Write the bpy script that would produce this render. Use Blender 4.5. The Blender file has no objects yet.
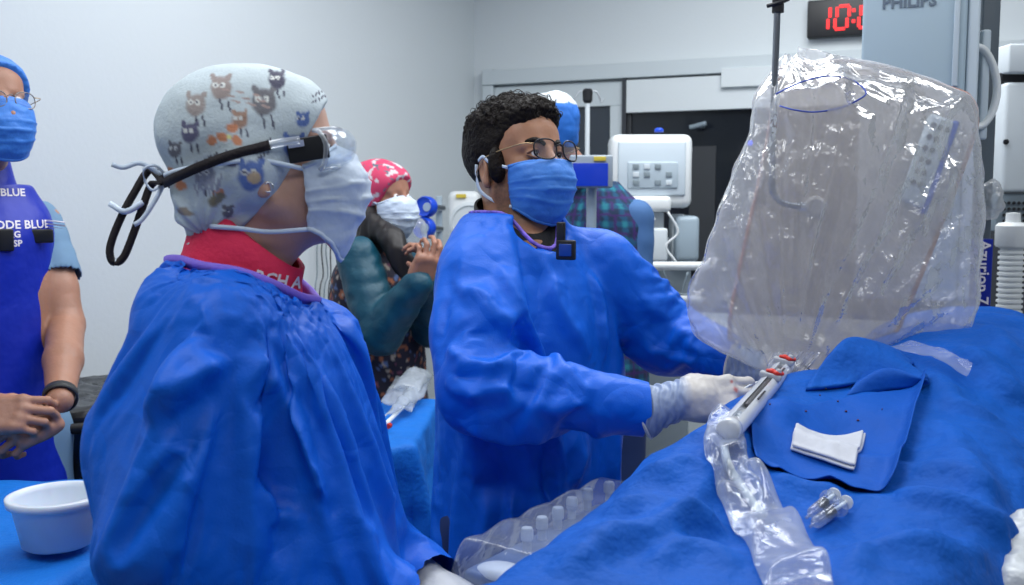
import bpy, bmesh, math, random
import numpy as np
from mathutils import Vector, Matrix
from mathutils.bvhtree import BVHTree

SC = bpy.context.scene
COL = SC.collection
R = math.radians

# ------------------------------------------------------------------ camera
FPX, CX, CY = 1000.0, 512.0, 292.5
CAMZ, PITCH = 1.5, R(5.3)
cam_d = bpy.data.cameras.new('camera')
cam_d.sensor_width = 36.0
cam_d.lens = 36.0 * FPX / 1024.0
cam_d.clip_start = 0.05
cam = bpy.data.objects.new('camera', cam_d)
COL.objects.link(cam)
cam.location = (0, 0, CAMZ)
cam.rotation_euler = (math.pi / 2 - PITCH, 0, 0)
SC.camera = cam
cam_d.dof.use_dof = True
cam_d.dof.focus_distance = 1.75
cam_d.dof.aperture_fstop = 7.0

# ------------------------------------------------------------------ world, lights, exposure
SC.view_settings.view_transform = 'Standard'
SC.view_settings.look = 'None'
SC.view_settings.gamma = 1.0
SC.view_settings.use_curve_mapping = False
SC.view_settings.exposure = 0.75
wd = bpy.data.worlds.new('world')
SC.world = wd
wd.use_nodes = True
wd.node_tree.nodes['Background'].inputs[0].default_value = (0.80, 0.88, 1.0, 1)
wd.node_tree.nodes['Background'].inputs[1].default_value = 0.10


def area_light(name, loc, size, power, color, aim=None, sy=None):
    l = bpy.data.lights.new(name, 'AREA')
    l.energy = power
    l.color = color
    l.size = size
    if sy:
        l.shape = 'RECTANGLE'
        l.size_y = sy
    o = bpy.data.objects.new(name, l)
    COL.objects.link(o)
    o.location = loc
    if aim is not None:
        o.rotation_euler = (Vector(aim) - Vector(loc)).to_track_quat('-Z', 'Y').to_euler()
    return o


CEIL = 3.0
area_light('ceiling_light', (0.9, 3.3, CEIL - 0.06), 1.2, 24, (0.95, 0.98, 1.0), sy=1.2)
area_light('ceiling_light', (0.1, 2.1, CEIL - 0.06), 1.2, 13, (0.95, 0.98, 1.0), sy=0.6)
area_light('ceiling_light', (-0.9, 0.9, CEIL - 0.06), 1.2, 11, (0.95, 0.98, 1.0), sy=0.6)
area_light('ceiling_light', (-0.6, 3.0, CEIL - 0.06), 1.2, 7, (0.95, 0.98, 1.0), sy=0.6)
area_light('ceiling_light', (1.7, 1.2, CEIL - 0.06), 1.2, 12, (0.95, 0.98, 1.0), sy=0.6)
area_light('ceiling_light', (0.2, -0.4, CEIL - 0.06), 1.4, 9, (0.95, 0.98, 1.0), sy=0.8)


def P(px, py, d):
    """world point seen at photo pixel (px, py) at world distance y = d"""
    a = (px - CX) / FPX
    b = (CY - py) / FPX
    x, y, z = a, math.cos(PITCH) + b * math.sin(PITCH), -math.sin(PITCH) + b * math.cos(PITCH)
    s = d / y
    return Vector((x * s, d, CAMZ + z * s))


def Pz(px, py, z):
    """world point seen at the pixel on the horizontal plane at height z"""
    a = (px - CX) / FPX
    b = (CY - py) / FPX
    x, y, zz = a, math.cos(PITCH) + b * math.sin(PITCH), -math.sin(PITCH) + b * math.cos(PITCH)
    s = (z - CAMZ) / zz
    return Vector((x * s, y * s, z))


def proj(V):
    V = np.asarray(V)
    X, Y, Z = V[:, 0], V[:, 1], V[:, 2] - CAMZ
    dep = Y * math.cos(PITCH) - Z * math.sin(PITCH)
    up = Y * math.sin(PITCH) + Z * math.cos(PITCH)
    return CX + FPX * X / dep, CY - FPX * up / dep, dep


# ------------------------------------------------------------------ numpy noise
_rs = np.random.RandomState(7)
_perm = np.concatenate([_rs.permutation(256)] * 3)
_grad = _rs.normal(size=(256, 3))
_grad /= np.linalg.norm(_grad, axis=1)[:, None]


def noise(p):
    p = np.asarray(p, dtype=np.float64)
    i = np.floor(p).astype(np.int64)
    f = p - i
    u = f * f * f * (f * (f * 6 - 15) + 10)
    i &= 255
    out = 0
    for dx in (0, 1):
        for dy in (0, 1):
            for dz in (0, 1):
                h = _perm[_perm[_perm[(i[:, 0] + dx) & 255] + ((i[:, 1] + dy) & 255)] + ((i[:, 2] + dz) & 255)]
                g = _grad[h]
                d = g[:, 0] * (f[:, 0] - dx) + g[:, 1] * (f[:, 1] - dy) + g[:, 2] * (f[:, 2] - dz)
                w = (u[:, 0] if dx else 1 - u[:, 0]) * (u[:, 1] if dy else 1 - u[:, 1]) * (u[:, 2] if dz else 1 - u[:, 2])
                out = out + w * d
    return out


def fbm(p, n=3):
    s, a = 0, 1.0
    for k in range(n):
        s = s + a * noise(p * (2.03 ** k) + 13.7 * k)
        a *= 0.5
    return s


def ridged(p):
    return 1 - 2.2 * np.abs(noise(p))


# ------------------------------------------------------------------ object helpers
def tag(o, label=None, cat=None, group=None, kind=None):
    if label: o['label'] = label
    if cat: o['category'] = cat
    if group: o['group'] = group
    if kind: o['kind'] = kind
    return o


def empty(name, loc, label, cat, group=None):
    o = bpy.data.objects.new(name, None)
    o.empty_display_size = 0.05
    COL.objects.link(o)
    o.location = loc
    return tag(o, label, cat, group)


def link(o, parent=None):
    COL.objects.link(o)
    if parent is not None:
        bpy_update(parent)
        o.parent = parent
        o.matrix_parent_inverse = parent_world(parent).inverted()
    return o


def bpy_update(o):
    pass


def parent_world(o):
    m = Matrix.LocRotScale(o.location, o.rotation_euler, o.scale)
    if o.parent is not None:
        return parent_world(o.parent) @ o.matrix_parent_inverse @ m
    return m


def mesh_np(name, V, Q, mat=None, parent=None, smooth=True, colors=None, origin=None):
    V = np.asarray(V, dtype=np.float64)
    if origin is None:
        origin = V.mean(0) if len(V) else np.zeros(3)
        if len(V): origin = (V.min(0) + V.max(0)) / 2
    origin = np.array(origin, dtype=np.float64)
    me = bpy.data.meshes.new(name)
    if isinstance(Q, np.ndarray):
        n = len(Q)
        k = Q.shape[1]
        me.vertices.add(len(V))
        me.vertices.foreach_set('co', (V - origin).astype(np.float32).ravel())
        me.loops.add(n * k)
        me.loops.foreach_set('vertex_index', Q.astype(np.int32).ravel())
        me.polygons.add(n)
        me.polygons.foreach_set('loop_start', np.arange(0, n * k, k, dtype=np.int32))
        me.update(calc_edges=True)
        me.validate()
    else:
        me.from_pydata([tuple(v) for v in (V - origin)], [], Q)
    if smooth:
        me.polygons.foreach_set('use_smooth', np.ones(len(me.polygons), dtype=bool))
    if colors is not None:
        at = me.color_attributes.new('col', 'FLOAT_COLOR', 'POINT')
        c = np.ones((len(V), 4), dtype=np.float32)
        c[:, :3] = colors
        at.data.foreach_set('color', c.ravel())
    me.update()
    o = bpy.data.objects.new(name, me)
    o.location = Vector(origin)
    if mat: me.materials.append(mat)
    link(o, parent)
    return o


class MB:
    """collects simple shapes into one mesh"""
    def __init__(s):
        s.V, s.F = [], []
        s.smooth = False

    def add(s, V, F):
        n = len(s.V)
        s.V += [Vector(v) for v in V]
        s.F += [tuple(i + n for i in f) for f in F]
        return s

    def box(s, c, size, M=None, bev=0.0):
        bm = bmesh.new()
        bmesh.ops.create_cube(bm, size=1.0)
        for v in bm.verts:
            v.co = Vector((v.co.x * size[0], v.co.y * size[1], v.co.z * size[2]))
        if bev > 0:
            bmesh.ops.bevel(bm, geom=bm.edges[:], offset=bev, segments=3, profile=0.5, affect='EDGES')
        T = Matrix.Translation(Vector(c)) @ (M.to_4x4() if M is not None else Matrix.Identity(4))
        bm.verts.index_update()
        s.add([T @ v.co for v in bm.verts], [[v.index for v in f.verts] for f in bm.faces])
        bm.free()
        return s

    def cyl(s, a, b, r, r2=None, n=24, cap=True):
        a, b = Vector(a), Vector(b)
        r2 = r if r2 is None else r2
        q = (b - a).to_track_quat('Z', 'Y')
        V, F = [], []
        for p, rr in ((a, r), (b, r2)):
            for i in range(n):
                t = 2 * math.pi * i / n
                V.append(p + q @ Vector((rr * math.cos(t), rr * math.sin(t), 0)))
        for i in range(n):
            j = (i + 1) % n
            F.append((i, j, n + j, n + i))
        if cap:
            F.append(tuple(range(n - 1, -1, -1)))
            F.append(tuple(range(n, 2 * n)))
        return s.add(V, F)

    def lathe(s, prof, c, axis=(0, 0, 1), n=40, close=False):
        """prof: list of (r, h) along axis"""
        q = Vector(axis).to_track_quat('Z', 'Y')
        V, F = [], []
        m = len(prof)
        for (r, h) in prof:
            for i in range(n):
                t = 2 * math.pi * i / n
                V.append(Vector(c) + q @ Vector((r * math.cos(t), r * math.sin(t), h)))
        for k in range(m - 1 if not close else m):
            k2 = (k + 1) % m
            for i in range(n):
                j = (i + 1) % n
                F.append((k * n + i, k * n + j, k2 * n + j, k2 * n + i))
        if not close:
            if prof[0][0] > 1e-6: F.append(tuple(range(n - 1, -1, -1)))
            if prof[-1][0] > 1e-6: F.append(tuple((m - 1) * n + i for i in range(n)))
        return s.add(V, F)

    def sweep(s, pts, prof, up=(0, 0, 1), closed=False, scale=None, ups=None):
        """prof: list of (side, up) offsets; pts world path"""
        pts = [Vector(p) for p in pts]
        n = len(pts)
        m = len(prof)
        V, F = [], []
        nrm = Vector(up)
        for i in range(n):
            a = pts[(i - 1) % n] if (closed or i > 0) else pts[i]
            b = pts[(i + 1) % n] if (closed or i < n - 1) else pts[i]
            t = (b - a).normalized()
            if ups is not None: nrm = Vector(ups[i])
            u = nrm - t * nrm.dot(t)
            if u.length < 1e-5:
                u = Vector((0, 1, 0)) - t * t.y
            u.normalize()
            if ups is None: nrm = u
            sd = t.cross(u)
            k = scale[i] if scale else 1.0
            for (x, y) in prof:
                V.append(pts[i] + sd * x * k + u * y * k)
        for i in range(n if closed else n - 1):
            i2 = (i + 1) % n
            for j in range(m):
                j2 = (j + 1) % m
                F.append((i * m + j, i2 * m + j, i2 * m + j2, i * m + j2))
        if not closed:
            F.append(tuple(range(m)))
            F.append(tuple((n - 1) * m + j for j in range(m - 1, -1, -1)))
        return s.add(V, F)

    def tube(s, pts, r, n=10, closed=False, scale=None, smooth_path=0):
        if smooth_path: pts = spline(pts, smooth_path, closed)
        prof = [(r * math.cos(2 * math.pi * i / n), r * math.sin(2 * math.pi * i / n)) for i in range(n)]
        return s.sweep(pts, prof, closed=closed, scale=scale)

    def ribbon(s, pts, w, t, up=(0, 0, 1), ups=None, smooth_path=0, closed=False):
        if smooth_path: pts = spline(pts, smooth_path, closed)
        prof = [(-t / 2, -w / 2), (t / 2, -w / 2), (t / 2, w / 2), (-t / 2, w / 2)]
        return s.sweep(pts, prof, up=up, ups=ups, closed=closed)

    def build(s, name, mat=None, parent=None, smooth=None, bev=0, sub=0, auto=None):
        V = np.array([tuple(v) for v in s.V])
        o = mesh_np(name, V, s.F, mat, parent, smooth=s.smooth if smooth is None else smooth)
        bm = bmesh.new(); bm.from_mesh(o.data)
        bmesh.ops.recalc_face_normals(bm, faces=bm.faces[:])
        bm.to_mesh(o.data); bm.free()
        if auto or (smooth is None and not s.smooth):
            # smooth shading with sharp edges
            sharp_by_angle(o.data, 35)
        if bev:
            m = o.modifiers.new('bevel', 'BEVEL'); m.width = bev; m.segments = 2; m.limit_method = 'ANGLE'
        if sub:
            m = o.modifiers.new('sub', 'SUBSURF'); m.levels = sub; m.render_levels = sub
        return o


def sharp_by_angle(me, deg):
    me.polygons.foreach_set('use_smooth', np.ones(len(me.polygons), dtype=bool))
    bm = bmesh.new(); bm.from_mesh(me)
    for e in bm.edges:
        if len(e.link_faces) == 2:
            e.smooth = e.calc_face_angle(0) < R(deg)
    bm.to_mesh(me); bm.free()


def spline(pts, k=6, closed=False):
    pts = [Vector(p) for p in pts]
    n = len(pts)
    out = []
    rng = range(n if closed else n - 1)
    for i in rng:
        if closed:
            p0, p1, p2, p3 = pts[(i - 1) % n], pts[i], pts[(i + 1) % n], pts[(i + 2) % n]
        else:
            p0 = pts[i - 1] if i > 0 else pts[0] * 2 - pts[1]
            p1, p2 = pts[i], pts[i + 1]
            p3 = pts[i + 2] if i + 2 < n else pts[-1] * 2 - pts[-2]
        for j in range(k):
            t = j / k
            out.append(0.5 * ((2 * p1) + (p2 - p0) * t + (2 * p0 - 5 * p1 + 4 * p2 - p3) * t * t + (3 * p1 - p0 - 3 * p2 + p3) * t ** 3))
    if not closed: out.append(pts[-1])
    return out


# ------------------------------------------------------------------ signed distance modelling
def _axis(lo, hi, h, fines):
    xs = [lo]
    while xs[-1] < hi:
        x = xs[-1]
        s = h
        for (a, b, hf) in fines:
            g = max(a - x, x - b, 0)
            s = min(s, hf + g * 0.25)
        xs.append(x + s)
    return np.array(xs)


class SDF:
    def __init__(s, lo, hi, h, fine=()):
        s.ax = [_axis(lo[i], hi[i], h, [(f[0][i], f[1][i], f[2]) for f in fine]) for i in range(3)]
        s.f = np.full([len(a) for a in s.ax], 0.5, dtype=np.float32)

    def _sub(s, lo, hi):
        sl = []
        for i in range(3):
            a = max(0, np.searchsorted(s.ax[i], lo[i]) - 1)
            b = min(len(s.ax[i]), np.searchsorted(s.ax[i], hi[i]) + 1)
            sl.append(slice(a, max(b, a)))
        return tuple(sl)

    def pts(s, sl):
        return (s.ax[0][sl[0]][:, None, None], s.ax[1][sl[1]][None, :, None], s.ax[2][sl[2]][None, None, :])

    def op(s, fn, lo, hi, k=0.0, mode='u', margin=0.05):
        sl = s._sub(np.array(lo) - margin - k, np.array(hi) + margin + k)
        if any(q.stop - q.start < 1 for q in sl): return s
        X, Y, Z = s.pts(sl)
        d = fn(X, Y, Z).astype(np.float32)
        a = s.f[sl]
        if mode == 'u':
            if k > 0:
                h = np.clip(0.5 + 0.5 * (a - d) / k, 0, 1)
                s.f[sl] = a * (1 - h) + d * h - k * h * (1 - h)
            else:
                s.f[sl] = np.minimum(a, d)
        elif mode == 's':
            d = -d
            if k > 0:
                h = np.clip(0.5 - 0.5 * (a - d) / k, 0, 1)
                s.f[sl] = a * (1 - h) + d * h + k * h * (1 - h)
            else:
                s.f[sl] = np.maximum(a, d)
        elif mode == 'i':
            if k > 0:
                h = np.clip(0.5 - 0.5 * (a - d) / k, 0, 1)
                s.f[sl] = a * (1 - h) + d * h + k * h * (1 - h)
            else:
                s.f[sl] = np.maximum(a, d)
        return s

    def ell(s, c, r, M=None, k=0.0, mode='u'):
        """ellipsoid; c in frame M (4x4) or world"""
        r = np.array(r if hasattr(r, '__len__') else (r, r, r), dtype=float)
        if M is None: M = Matrix.Identity(4)
        C = M @ Vector(c)
        Rm = np.array(M.to_3x3())

        def fn(X, Y, Z):
            x, y, z = X - C.x, Y - C.y, Z - C.z
            l = [Rm[0, i] * x + Rm[1, i] * y + Rm[2, i] * z for i in range(3)]
            k0 = np.sqrt(sum((l[i] / r[i]) ** 2 for i in range(3)))
            k1 = np.sqrt(sum((l[i] / r[i] ** 2) ** 2 for i in range(3))) + 1e-6
            return k0 * (k0 - 1) / k1
        e = np.sqrt(((Rm * r[None, :]) ** 2).sum(1))
        return s.op(fn, np.array(C) - e, np.array(C) + e, k, mode)

    def cone(s, a, b, ra, rb=None, M=None, k=0.0, mode='u'):
        rb = ra if rb is None else rb
        if M is not None: a, b = M @ Vector(a), M @ Vector(b)
        a, b = np.array(a, dtype=float), np.array(b, dtype=float)
        ab = b - a
        L = (ab ** 2).sum() + 1e-12

        def fn(X, Y, Z):
            x, y, z = X - a[0], Y - a[1], Z - a[2]
            t = np.clip((x * ab[0] + y * ab[1] + z * ab[2]) / L, 0, 1)
            return np.sqrt((x - t * ab[0]) ** 2 + (y - t * ab[1]) ** 2 + (z - t * ab[2]) ** 2) - (ra + (rb - ra) * t)
        m = max(ra, rb)
        return s.op(fn, np.minimum(a, b) - m, np.maximum(a, b) + m, k, mode)

    def limb(s, pts, rad, M=None, k=0.02):
        for i in range(len(pts) - 1):
            s.cone(pts[i], pts[i + 1], rad[i], rad[i + 1], M=M, k=k if i == 0 else min(k, 0.012))
        return s

    def box(s, c, half, M=None, rnd=0.01, k=0.0, mode='u'):
        if M is None: M = Matrix.Identity(4)
        C = M @ Vector(c)
        Rm = np.array(M.to_3x3())
        hf = np.array(half) - rnd

        def fn(X, Y, Z):
            x, y, z = X - C.x, Y - C.y, Z - C.z
            q = [np.abs(Rm[0, i] * x + Rm[1, i] * y + Rm[2, i] * z) - hf[i] for i in range(3)]
            out = np.sqrt(sum(np.maximum(v, 0) ** 2 for v in q))
            ins = np.minimum(np.maximum(np.maximum(q[0], q[1]), q[2]), 0)
            return out + ins - rnd
        e = np.abs(Rm) @ np.array(half)
        return s.op(fn, np.array(C) - e, np.array(C) + e, k, mode)

    def stack(s, secs, M, k=0.0, mode='u', p=2.0):
        """secs: (z, cx, cy, rx, ry) in frame M, elliptical loft along local z"""
        secs = sorted(secs)
        A = np.array(secs, dtype=float)
        zz = np.linspace(A[0, 0], A[-1, 0], 200)
        T = np.array([np.interp(zz, A[:, 0], A[:, i]) for i in range(1, 5)])
        ker = np.hanning(31); ker /= ker.sum()
        T = np.array([np.convolve(np.pad(t, 15, mode='edge'), ker, 'valid') for t in T])
        Rm = np.array(M.to_3x3())
        C = M.translation

        def fn(X, Y, Z):
            x, y, z = X - C.x, Y - C.y, Z - C.z
            l = [Rm[0, i] * x + Rm[1, i] * y + Rm[2, i] * z for i in range(3)]
            zc = np.clip(l[2], A[0, 0], A[-1, 0])
            cx, cy, rx, ry = [np.interp(zc, zz, t) for t in T]
            u, v = (l[0] - cx) / rx, (l[1] - cy) / ry
            k0 = (np.abs(u) ** p + np.abs(v) ** p) ** (1 / p) + 1e-6
            k1 = np.sqrt((u / rx) ** 2 + (v / ry) ** 2) + 1e-6
            d = np.where(k0 > 0.4, k0 * (k0 - 1) / k1, -np.minimum(rx, ry) * 0.6)
            dz = np.abs(l[2] - (A[0, 0] + A[-1, 0]) / 2) - (A[-1, 0] - A[0, 0]) / 2
            return np.maximum(d, dz)
        pts = []
        for q in secs:
            for sx in (-1, 1):
                for sy in (-1, 1):
                    pts.append(M @ Vector((q[1] + sx * q[3], q[2] + sy * q[4], q[0])))
        pts = np.array([tuple(v) for v in pts])
        return s.op(fn, pts.min(0), pts.max(0), k, mode)

    def plane(s, c, n, M=None, k=0.0, keep=True):
        """keep the half space where (p-c).n < 0"""
        if M is not None:
            c = M @ Vector(c); n = M.to_3x3() @ Vector(n)
        n = Vector(n).normalized(); c = Vector(c)
        fn = lambda X, Y, Z: (X - c.x) * n.x + (Y - c.y) * n.y + (Z - c.z) * n.z
        return s.op(fn, [a[0] for a in s.ax], [a[-1] for a in s.ax], k, 'i')

    def mesh(s):
        f = s.f
        ax = s.ax
        for i in range(3):  # pad boundary as outside
            sl = [slice(None)] * 3
            sl[i] = 0; f[tuple(sl)] = np.maximum(f[tuple(sl)], 1e-3)
            sl[i] = -1; f[tuple(sl)] = np.maximum(f[tuple(sl)], 1e-3)
        ins = f < 0
        nx, ny, nz = f.shape
        c = np.zeros((nx - 1, ny - 1, nz - 1), dtype=np.int8)
        for dx in (0, 1):
            for dy in (0, 1):
                for dz in (0, 1):
                    c += ins[dx:nx - 1 + dx, dy:ny - 1 + dy, dz:nz - 1 + dz]
        act = (c > 0) & (c < 8)
        I, J, K = np.nonzero(act)
        idx = np.full(act.shape, -1, dtype=np.int64)
        idx[I, J, K] = np.arange(len(I))
        acc = np.zeros((len(I), 3)); cnt = np.zeros(len(I))
        cor = [(a, b, d) for a in (0, 1) for b in (0, 1) for d in (0, 1)]
        for a in cor:
            for axis in range(3):
                if a[axis] == 1: continue
                b = list(a); b[axis] = 1
                fa = f[I + a[0], J + a[1], K + a[2]]; fb = f[I + b[0], J + b[1], K + b[2]]
                m = (fa < 0) != (fb < 0)
                t = np.where(m, fa / np.where(m, fa - fb, 1), 0)
                p = [ax[0][I + a[0]], ax[1][J + a[1]], ax[2][K + a[2]]]
                q = [ax[0][I + b[0]], ax[1][J + b[1]], ax[2][K + b[2]]]
                for w in range(3):
                    acc[:, w] += np.where(m, p[w] + t * (q[w] - p[w]), 0)
                cnt += m
        V = acc / np.maximum(cnt, 1)[:, None]
        Q = []
        for axis in range(3):
            o1, o2 = [(1, 2), (2, 0), (0, 1)][axis]
            sl0 = [slice(None)] * 3; sl1 = [slice(None)] * 3
            sl0[axis] = slice(0, -1); sl1[axis] = slice(1, None)
            A, B = ins[tuple(sl0)], ins[tuple(sl1)]
            E = np.array(np.nonzero(A != B))
            ok = (E[o1] > 0) & (E[o2] > 0) & (E[o1] < f.shape[o1] - 1) & (E[o2] < f.shape[o2] - 1)
            E = E[:, ok]
            out = A[tuple(E)]
            def cell(d1, d2):
                e = E.copy(); e[o1] += d1; e[o2] += d2
                return idx[tuple(e)]
            q = np.stack([cell(-1, -1), cell(0, -1), cell(0, 0), cell(-1, 0)], 1)
            q[~out] = q[~out][:, ::-1]
            Q.append(q)
        Q = np.concatenate(Q)
        Q = Q[(Q >= 0).all(1)]
        return V, Q

    def sample(s, p):
        p = np.asarray(p)
        ix = []; t = []
        for i in range(3):
            a = s.ax[i]
            k = np.clip(np.searchsorted(a, p[:, i]) - 1, 0, len(a) - 2)
            ix.append(k); t.append(np.clip((p[:, i] - a[k]) / (a[k + 1] - a[k]), 0, 1))
        o = 0
        for dx in (0, 1):
            for dy in (0, 1):
                for dz in (0, 1):
                    w = (t[0] if dx else 1 - t[0]) * (t[1] if dy else 1 - t[1]) * (t[2] if dz else 1 - t[2])
                    o = o + w * s.f[ix[0] + dx, ix[1] + dy, ix[2] + dz]
        return o


def normals(V, Q):
    d1 = V[Q[:, 2]] - V[Q[:, 0]]; d2 = V[Q[:, 3]] - V[Q[:, 1]] if Q.shape[1] == 4 else V[Q[:, 2]] - V[Q[:, 1]]
    n = np.cross(d1, d2)
    N = np.zeros_like(V)
    for k in range(Q.shape[1]):
        for a in range(3):
            N[:, a] += np.bincount(Q[:, k], n[:, a], len(V))
    return N / (np.linalg.norm(N, axis=1)[:, None] + 1e-12)


def edges_of(Q):
    E = np.concatenate([Q[:, [i, (i + 1) % Q.shape[1]]] for i in range(Q.shape[1])])
    E.sort(1)
    return np.unique(E, axis=0)


def lap(V, E, n, wt, it=1, fix=None):
    deg = np.bincount(E[:, 0], minlength=n) + np.bincount(E[:, 1], minlength=n)
    deg = np.maximum(deg, 1)[:, None]
    for _ in range(it):
        S = np.zeros_like(V)
        for a in range(V.shape[1]):
            S[:, a] = np.bincount(E[:, 0], V[E[:, 1], a], n) + np.bincount(E[:, 1], V[E[:, 0], a], n)
        D = wt * (S / deg - V)
        if fix is not None: D = D * fix
        V = V + D
    return V


def smooth_mesh(V, Q, it=2, w=0.5):
    E = edges_of(Q)
    for _ in range(it):
        V = lap(V, E, len(V), w)
        V = lap(V, E, len(V), -w * 1.02)
    return V


def buckle(V, Q, strain, lo, hi, it=160, seed=0, soft=0.5, stiff=2, free=None, grav=0.00004, amp=0.004, freq=12.0, goal=None, subs=3, fin=1):
    """let the sheet V buckle: its edges want to be longer by strain(mid, dir); it may leave
    its first place along its normal between lo and hi.  free: 0..1 per vertex (0 pinned)"""
    n = len(V)
    X0 = V.copy()
    N0 = normals(V, Q)
    E = edges_of(Q)
    Dg = np.concatenate([Q[:, [0, 2]], Q[:, [1, 3]]])
    A = np.concatenate([E, Dg])
    a, b = A[:, 0], A[:, 1]
    d = V[b] - V[a]
    L = np.linalg.norm(d, axis=1)
    u = d / (L[:, None] + 1e-12)
    rest = L * (1 + strain((V[a] + V[b]) / 2, u))
    val = (np.bincount(a, minlength=n) + np.bincount(b, minlength=n))
    fr = np.ones(n) if free is None else free
    if goal is not None: X0 = X0 + N0 * goal[:, None]
    X = X0 + N0 * (amp * fbm(V * freq + seed * 17.3, 2) * fr)[:, None]
    lo = lo * np.ones(n) * fr
    hi = hi * np.ones(n) * fr
    w = (1.6 / np.maximum(val, 1))[:, None] * fr[:, None]
    vel = np.zeros_like(X)
    for k in range(it):
        Xp = X
        X = X + vel * 0.9
        X[:, 2] -= grav * fr
        for sub in range(subs):
            d = X[b] - X[a]
            l = np.linalg.norm(d, axis=1) + 1e-12
            c = d * (0.5 * (l - rest) / l)[:, None]
            C = np.zeros_like(X)
            for q in range(3):
                C[:, q] = np.bincount(a, c[:, q], n) - np.bincount(b, c[:, q], n)
            X = X + C * w * 1.0
        D = X - X0
        D = lap(D, E, n, soft, stiff, fix=fr[:, None])
        s = (D * N0).sum(1)
        s2 = np.clip(s, lo, hi)
        T = D - N0 * s[:, None]
        T *= 0.97
        X = X0 + T + N0 * s2[:, None]
        vel = X - Xp
    D = X - X0
    D = lap(D, E, n, 0.5, fin, fix=fr[:, None])
    return X0 + D


def pick(V, N, pts):
    """3-D points on the camera side of V nearest the photo pixels pts"""
    x, y, d = proj(V)
    view = V - np.array([0, 0, CAMZ])
    ff = (N * view).sum(1) < 0
    out = []
    for (px, py) in pts:
        r2 = (x - px) ** 2 + (y - py) ** 2
        r2 = np.where(ff, r2, 1e9)
        near = np.nonzero(r2 < max(r2.min() * 4, 80))[0]
        out.append(V[near[np.argmin(d[near])]])
    return np.array(out)


def crease(V, N, lines):
    """lines: (photo polyline, width m, height m[, skew]): raised (+) or sunk (-) folds on the sheet"""
    H = np.zeros(len(V))
    for ln in lines:
        pts, w, h = ln[:3]
        sharp = ln[3] if len(ln) > 3 else 1.2
        pp = np.array([tuple(p) for p in spline([(a, b, 0) for a, b in pts], 4)])[:, :2]
        C = pick(V, N, pp)
        best = np.full(len(V), 1e9); tt = np.zeros(len(V)); sg = np.zeros(len(V))
        steep = ln[4] if len(ln) > 4 else 0.45
        for i in range(len(C) - 1):
            ab = C[i + 1] - C[i]
            l2 = (ab ** 2).sum() + 1e-9
            t = np.clip(((V - C[i]) @ ab) / l2, 0, 1)
            d = np.linalg.norm(V - C[i] - t[:, None] * ab, axis=1)
            m = d < best
            sd = np.einsum('ij,ij->i', np.cross(N, ab[None, :]), V - C[i])
            best = np.where(m, d, best); tt = np.where(m, (i + t) / (len(C) - 1), tt); sg = np.where(m, sd, sg)
        taper = np.clip(np.minimum(tt, 1 - tt) * 4, 0, 1) ** 0.7
        ww = np.where(sg > 0, w * 3.0, w * 3.0 * steep) * (0.35 + 0.65 * taper)
        H += h * taper * np.maximum(0, 1 - best / ww) ** sharp
    return H


def crumple(V, N, free, amp, freq, seed, n=9, straight=0.7):
    """long straight soft folds: bands of ridges along random directions, fading in and out"""
    rs = np.random.RandomState(seed)
    H = np.zeros(len(V))
    for k in range(n):
        d = rs.normal(size=3); d /= np.linalg.norm(d)
        q = np.cross(d, rs.normal(size=3)); q /= np.linalg.norm(q)
        f = freq * (1 + 0.5 * k / 2)
        u = V @ d * f * 0.35
        v = V @ q * f * 1.6
        w = np.cross(d, q)
        p = np.stack([u, v, V @ w * f * 0.6], 1)
        mask = np.clip(noise(V * freq * 0.6 + 31 * k + seed) * 2.4, 0, 1)
        H += mask * np.abs(noise(p + seed * 3.3)) * amp * 2.6 / (1 + 0.18 * k)
    return V + N * (H * free)[:, None]


# ------------------------------------------------------------------ materials
_mats = {}


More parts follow.
